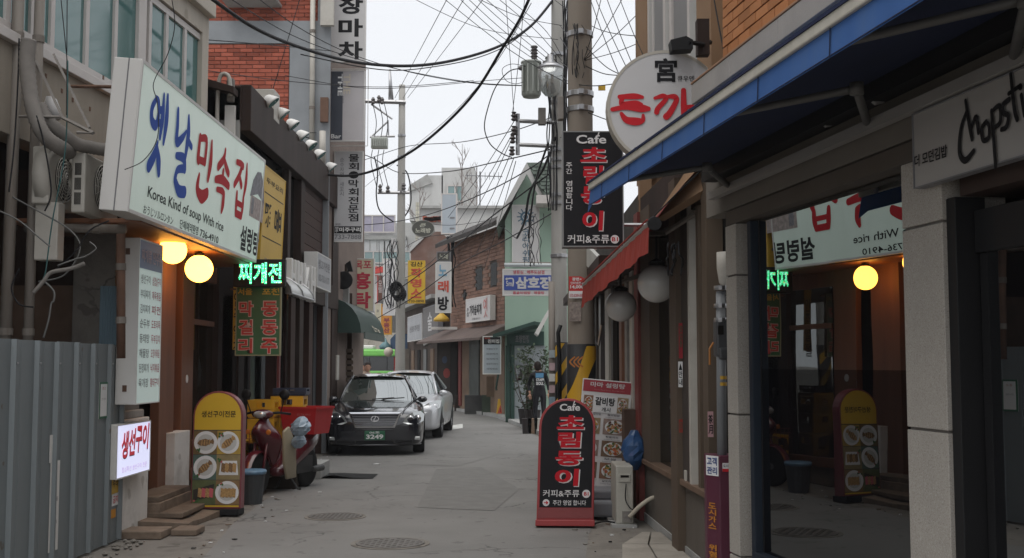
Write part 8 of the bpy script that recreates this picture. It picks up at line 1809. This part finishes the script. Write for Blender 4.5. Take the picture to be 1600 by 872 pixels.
# ---- the silver saloon behind it
def silver_front(t):
    b = MB(); b.prism([(-.36,-.05,.70),(.36,-.05,.70),(.30,-.06,.52),(-.30,-.06,.52)], (0,.06,0)); obj('grille', b, M_CHROME, t, local=True)
    for sg in (-1,1):
        lamp(t, [(.48,-.06,.62),(.62,-.05,.58),(.80,.03,.62),(.915,.2,.70),(.925,.45,.86),(.86,.36,.87),(.68,.06,.81),(.52,-.03,.72)], sg)
        b = MB(); b.lathe([(.001,-.03),(.07,-.02),(.085,.02)], (sg*.66,.06,.37), 'y', 14); obj('fog_lamp', b, M_LENS, t, local=True)
        b = MB(); b.prism([(sg*.50,-.0,.30),(sg*.82,.13,.34),(sg*.80,.12,.44),(sg*.55,.01,.43)], (0,.04,0)); obj('side_intake', b, M_BLKP, t, local=True)
        b = MB(); b.smooth = True; b.tube([(sg*.89,.7,.76),(sg*.905,1.5,.80),(sg*.905,3.2,.84),(sg*.87,4.2,.86)], .006, 4); obj('waist_crease', b, M_STEEL, t, local=True)
        for y in (1.75,2.75): b = MB(); b.tube([(sg*.905,y,.30),(sg*.91,y,.60),(sg*.885,y,.86)], .005, 4); obj('door_seam', b, M_BLKP, t, local=True)
    b = MB(); b.box(-.5,.5,-.05,.0,.24,.36); obj('lower_grille', b, M_BLKP, t, local=True)
stS = [(-.05,.62,.62,.58,.26,.0),(-.02,.76,.74,.66,.22,.015),(.08,.85,.80,.74,.19,.02),(.35,.90,.86,.82,.18,.025),(.95,.92,.93,.86,.18,.03),(1.30,.925,.985,.88,.19,.03),(2.4,.925,.98,.92,.19,.0),(3.9,.92,1.0,.93,.19,.01),(4.45,.88,1.0,.90,.24,.02),(4.8,.80,.95,.80,.32,.01)]
car('parked_car', 'silver saloon parked close behind the black saloon', (-2.52,25.6,0), math.radians(-1.5), M_CS, stS, ((1.15,.99,.70),(2.05,1.42,.53)), (3.35,1.42,.50), (4.25,1.06,.66), silver_front, (.90,3.70))
# ================================================================== OVERHEAD CABLES
G2_ = 'thin lines crossing the sky between the brick building and the poles'
WHERE = {}
ORD = ('first','second','third','fourth','fifth','sixth','seventh','eighth'); _oc = {}
def ov(label, pts, r, group=None, m=M_CABLE, seg=8):
    if group and group[0] != '*' and group != G2_:
        k = _oc.get(label, 0); _oc[label] = k+1; label = ORD[k]+' '+WHERE.get(group, 'from the left')+' '+label
    return wire(label, [at(x,y,Y) for x,y,Y in pts], r, m, group, 'overhead_cable', 'cable', seg, 5)
# two thick trunks
ov('thickest black cable sagging from top left across the sky to the poles', [(320,-10,13),(400,45,14.5),(480,78,16),(560,98,17.5),(640,103,18.5),(710,94,19.5),(780,72,20.3),(830,40,21),(868,-5,21.5)], .026)
ov('thick black cable sweeping down from top right to the brown building roof', [(470,266,22),(520,274,21.5),(560,273,21),(600,260,20.5),(650,232,20),(700,190,19),(745,140,18),(785,75,17),(812,30,16.5),(830,-10,16)], .024)
ov('black cable running just under the thickest cable', [(470,85,16),(560,104,17.5),(620,110,18.5),(680,104,19.3),(740,92,20),(790,72,20.5),(830,42,21)], .009)
G1 = 'three parallel thin lines running to the far pole crossarm'
for k, (xt, xb) in enumerate(((702,617),(729,630),(760,637))): ov('thin line rising from the far pole crossarm out of view', [(xb,153,36),((xt+xb)/2-2+0*k,76,28),(xt,-8,21)], .008, G1)
G2 = 'thin lines crossing the sky between the brick building and the poles'
for i2, pts in enumerate(([(355,-5,14),(450,52,17),(540,87,19),(640,112,20),(750,130,21),(870,135,21.5)],
            [(400,-5,15),(470,45,17),(550,85,19),(650,115,20.5),(760,132,21),(880,134,21.5)],
            [(320,62,14.8),(420,70,17),(520,80,20)])):
    ov(['upper of two long thin lines crossing the sky from the brick building to the transformer','lower of two long thin lines crossing the sky from the brick building to the transformer','short thin line from the beige building across the brick wall'][i2], pts, .007, G2)
ov('thin line running level from the bar sign to the transformer', [(445,118,20),(560,137,20),(650,136,20.5),(760,126,21),(870,118,21.4)], .006)
ov('thin line from brick wall down to the fish-restaurant sign', [(320,110,15),(460,128,20),(600,136,20),(740,126,21)], .006)
ov('medium cable curving from the green sign level across to the pale pole', [(450,205,20),(520,228,24),(580,246,30),(625,270,36),(700,268,30),(780,252,24),(866,232,21.5)], .013)
ov('medium cable below it, dipping past the slim far pole', [(525,262,24),(575,248,30),(640,228,33),(720,222,28),(800,205,23),(870,180,21.5)], .010)
ov('long cable rising from the white block to the pale pole at right', [(560,352,36),(615,347,36),(680,332,31),(760,300,26),(830,262,23),(885,220,21.5)], .013)
ov('lower long cable rising over the brown brick house', [(585,475,34),(640,440,34),(700,395,30),(760,345,26),(820,300,23),(872,262,21.5)], .015)
ov('lowest long cable crossing in front of the karaoke sign', [(585,500,34),(650,462,33),(720,412,29),(790,375,26),(868,330,21.6)], .013)
G3 = 'thin lines descending from the pale pole crossarms to the lower left'
for x0, y0, x1, y1 in ((803,190,700,340),(803,205,712,352),(800,217,722,365),(800,235,735,372),(803,246,745,395),(806,252,756,420)):
    ov('thin line slanting down left from the pale pole crossarms', [(x0,y0,21.4),((x0+x1)/2,(y0+y1)/2+6,27),(x1,y1,34)], .008, G3)
G4 = 'fan of thin lines spreading upward right from the thick pole'
for x1, y1 in ((940,-5),(974,-5),(1010,8),(1010,62)):
    ov('thin line fanning from the thick pole over the round sign', [(912,95,14.5),((912+x1)/2+1,(95+y1)/2+3,13.5),(x1,y1,13.6)], .005, G4)
G5 = 'thin lines falling steeply from the top right to the round sign'
for x0, x1, y1 in ((920,972,128),(928,992,132),(946,1001,130),(966,1016,110)):
    ov('thin line falling steeply towards the round sign', [(x0,-8,14),((x0+x1)/2-1,y1/2-2,13),(x1,y1,12)], .005, G5)
G6 = 'thin lines converging on the pale pole from the upper left'
for x0, y0 in ((715,-5),(728,-5),(742,-5),(755,-5),(775,-5),(790,-5)):
    ov('thin line slanting from the upper sky into the pale pole', [(x0,y0,19),(x0+60+(790-x0)*.1,45+(790-x0)*.15,20),(878,88+(790-x0)*.45,21.4)], .006, G6)
G7 = 'thin lines running between the two near poles'; WHERE[G7] = 'from the top'
for y0, y1 in ((40,60),(58,85),(96,102),(115,128),(215,200)):
    ov('short line between the two near poles', [(875,y0,21.3),(888,(y0+y1)/2+6,18),(900,y1,14.8)], .006, G7)
ov('thin line dropping from the top of the sky to the upper insulator', [(790,-5,20),(797,90,21),(803,178,21.3)], .006)
ov('cable looping down from the transformer bushing to the crossarm', [(812,107,21.2),(795,112,21.2),(775,135,21.2),(762,170,21.2),(757,200,21.2),(766,225,21.2),(785,240,21.2),(800,246,21.2)], .011)
ov('small loop of cable beside the transformer bushing', [(822,104,21),(800,100,21),(785,108,21),(790,125,21),(805,131,21),(818,128,21)], .006)
R9 = random.Random(21); G11 = 'loose untidy lines around the tops of the two near poles'; WHERE[G11] = 'listed'
for k, (x0,y0,x1,y1,a,b_,lb) in enumerate(((640,-5,872,62,21,21.3,'loose line dropping from the upper sky to the upper band of the pale pole'),(690,-5,905,140,19,14.7,'long loose line slanting down to the thick pole below its upper band'),
  (860,-5,1010,58,20,13.6,'loose line crossing above the thick pole towards the tan building'),(905,170,1010,185,14.6,13.6,'slack line between the thick pole and the round sign edge'),(820,-5,800,182,20,21.3,'loose near-vertical line left of the transformer'),
  (905,60,1010,130,14.6,13.6,'sagging line from the thick pole collar to the tan building'),(905,98,978,118,14.6,13.6,'short slack line from the pole knot towards the round sign'),(740,-5,878,40,19,21.3,'loose upper line sloping right into the pale pole top'))):
    wire(lb, [at(x0,y0,a), at((x0+x1)/2+R9.uniform(-8,8),(y0+y1)/2+R9.uniform(6,20),(a+b_)/2), at(x1,y1,b_)], .006, M_CABLE, G11, 'overhead_cable', 'cable', 8, 5)
# tangles on the poles
def tangle(label, base, Y, n, dx, y0, y1, r, seed):
    R_ = random.Random(seed); b = MB(); b.smooth = True
    for k in range(n):
        x = base+R_.uniform(-dx,dx); P = []
        for q in range(7): P.append(at(x+R_.uniform(-dx,dx)*.35, y0+(y1-y0)*q/6+R_.uniform(-2,2), Y+R_.uniform(-.1,.1)))
        b.tube(catmull(P,5), r*R_.uniform(.5,1.2), 4)
    return tag(obj('cable_tangle', b, M_CABLE, normals=False), label, 'cables', kind='stuff')
tangle('tangled black cables clinging down the pale pole', 862, YP2-.35, 8, 7, 85, 330, .011, 4)
tangle('cable bundle running down the gap between the two near poles', 882, YP2-.4, 7, 5, 0, 240, .012, 6)
tangle('knot of wires under the lower crossarm over the green gable', 832, 24.5, 7, 13, 335, 415, .010, 9)
tangle('wires gathered on the slim far pole above the signs', 610, 35.6, 9, 14, 375, 480, .016, 12)
tangle('wires strapped to the thick pole below its upper band', 904, YP1-.2, 7, 8, 38, 120, .006, 15)
tangle('pipes and wires on the corner of the brown brick house', 704, 41.5, 8, 7, 370, 480, .03, 19)
tangle('untidy wiring hanging over the brown gusset under the blue awning', 1052, 9.2, 5, 12, 380, 430, .007, 22)
ov('thick bundled cable hanging in front of the green gable', [(868,215,21.3),(850,262,22.5),(828,300,24),(820,345,25),(808,372,26)], .028)
ov('second bundled cable hanging before the green gable', [(856,225,21.3),(838,280,23),(830,330,24.5),(826,372,25)], .022)
ov('loop of black cable hanging down the slim far pole', [(585,245,36),(590,270,36),(588,305,36),(594,330,36),(615,347,36)], .022)
ov('loop of black cable on the right side of the slim far pole', [(620,258,36),(636,270,36),(642,300,36),(640,325,36),(628,344,36)], .022)
G8 = 'drop wires from the transformer on the far pole'
for x in (582,592,600): ov('thin drop wire hanging above the far pole transformer', [(x,160,35.8),(x+6,190,35.8),(x+3,216,35.8)], .012, G8); ov('thin drop wire hanging below the far pole transformer', [(x,234,35.8),(x-2,255,35.8),(x+6,290,35.8)], .012, G8)
G9 = 'service wires in front of the far signs'
SV = iter(['service wire from the slim far pole to the oval sign','service wire sagging left from the slim far pole past the cream sign','short service wire from the slim far pole to the crimson-lettered sign','level service wire between the oval sign and the far blocks','service wire sagging from the karaoke sign to the slim far pole','service wire along the brown brick house eaves to the green gable'])
for pts in ([(620,395,36),(660,372,40),(702,366,42)],[(612,420,36),(570,455,30),(520,470,24)],[(618,400,36),(585,420,32),(553,408,27)],[(640,345,44),(700,352,44),(760,345,40)],[(700,385,42),(660,420,38),(620,440,36)],[(705,372,42),(770,352,37),(806,372,27)]):
    wire(next(SV), [at(x,y,Y) for x,y,Y in pts], .010, M_CABLE, G9, 'overhead_cable', 'cable', 8, 5)
ov('stay wire crossing the whole sky high above the far pole', [(560,300,36),(640,235,33),(705,180,26),(770,105,20),(830,5,16)], .006)
wire('thin black cord looping over the face of the big green sign', [at(268,-5,9.6), at(273,40,9.6), at(262,85,9.75), at(240,130,9.85), at(246,162,9.8), at(246,215,9.7), at(225,250,9.6), at(195,265,9.4)], .004)
G10 = 'thin lines across the upper left windows'
for a, b_ in (((95,-5),(105,95)),((105,-5),(104,180))): wire(['thin dark cord slanting before the upper left windows','thin dark cord hanging straight before the upper left windows'][int(b_[1] > 100)], [at(a[0],a[1],9.3), at((a[0]+b_[0])/2,(a[1]+b_[1])/2,9.3), at(b_[0],b_[1],9.3)], .004, M_CABLE, G10)
wire('thin cable following the brown roof edge towards the lane', [at(300,105,15), at(380,170,16), at(460,206,20), at(520,205,23)], .007)
wire('diagonal cable in front of the red brick wall', [at(468,0,18), at(440,95,18), at(420,160,18)], .007)
wire('slanting black stay from the red awning up to the brown gusset', [at(1020,340,9.3), at(1060,300,9.1), at(1100,262,8.9)], .006)
wire('thin dark cable down the tan wall above the round sign', [at(1115,-5,9.5), at(1125,50,9.3), at(1135,100,9.1)], .006)
S = front_face(935,133,946,141,13.6); mb = MB(); mb.box(0,S.W,0,S.H,-.02,0,lambda x,y,z: S.o+S.r*x+S.up*y+S.n*z); tag(obj('cable_tag', mb, M_YELLOW), 'small yellow tag hanging on a wire between the pole and round sign', 'tag')
ov('wire carrying the small yellow tag', [(900,132,14.6),(935,134,13.6),(1000,125,12.2)], .006)
# ------------------------------------------------------------------ air
mb = MB(); mb.box(-150,150,-6,160,-1,16)
hz = tag(obj('haze', mb), kind='stuff')
hm = bpy.data.materials.new('haze_air'); hm.use_nodes = True; hn = hm.node_tree.nodes; hn.clear()
pv_ = hn.new('ShaderNodeVolumePrincipled'); pv_.inputs['Color'].default_value = (.93,.95,1,1); pv_.inputs['Density'].default_value = HAZE; pv_.inputs['Anisotropy'].default_value = .2
oo = hn.new('ShaderNodeOutputMaterial'); hm.node_tree.links.new(pv_.outputs[0], oo.inputs['Volume']); hz.data.materials.append(hm)
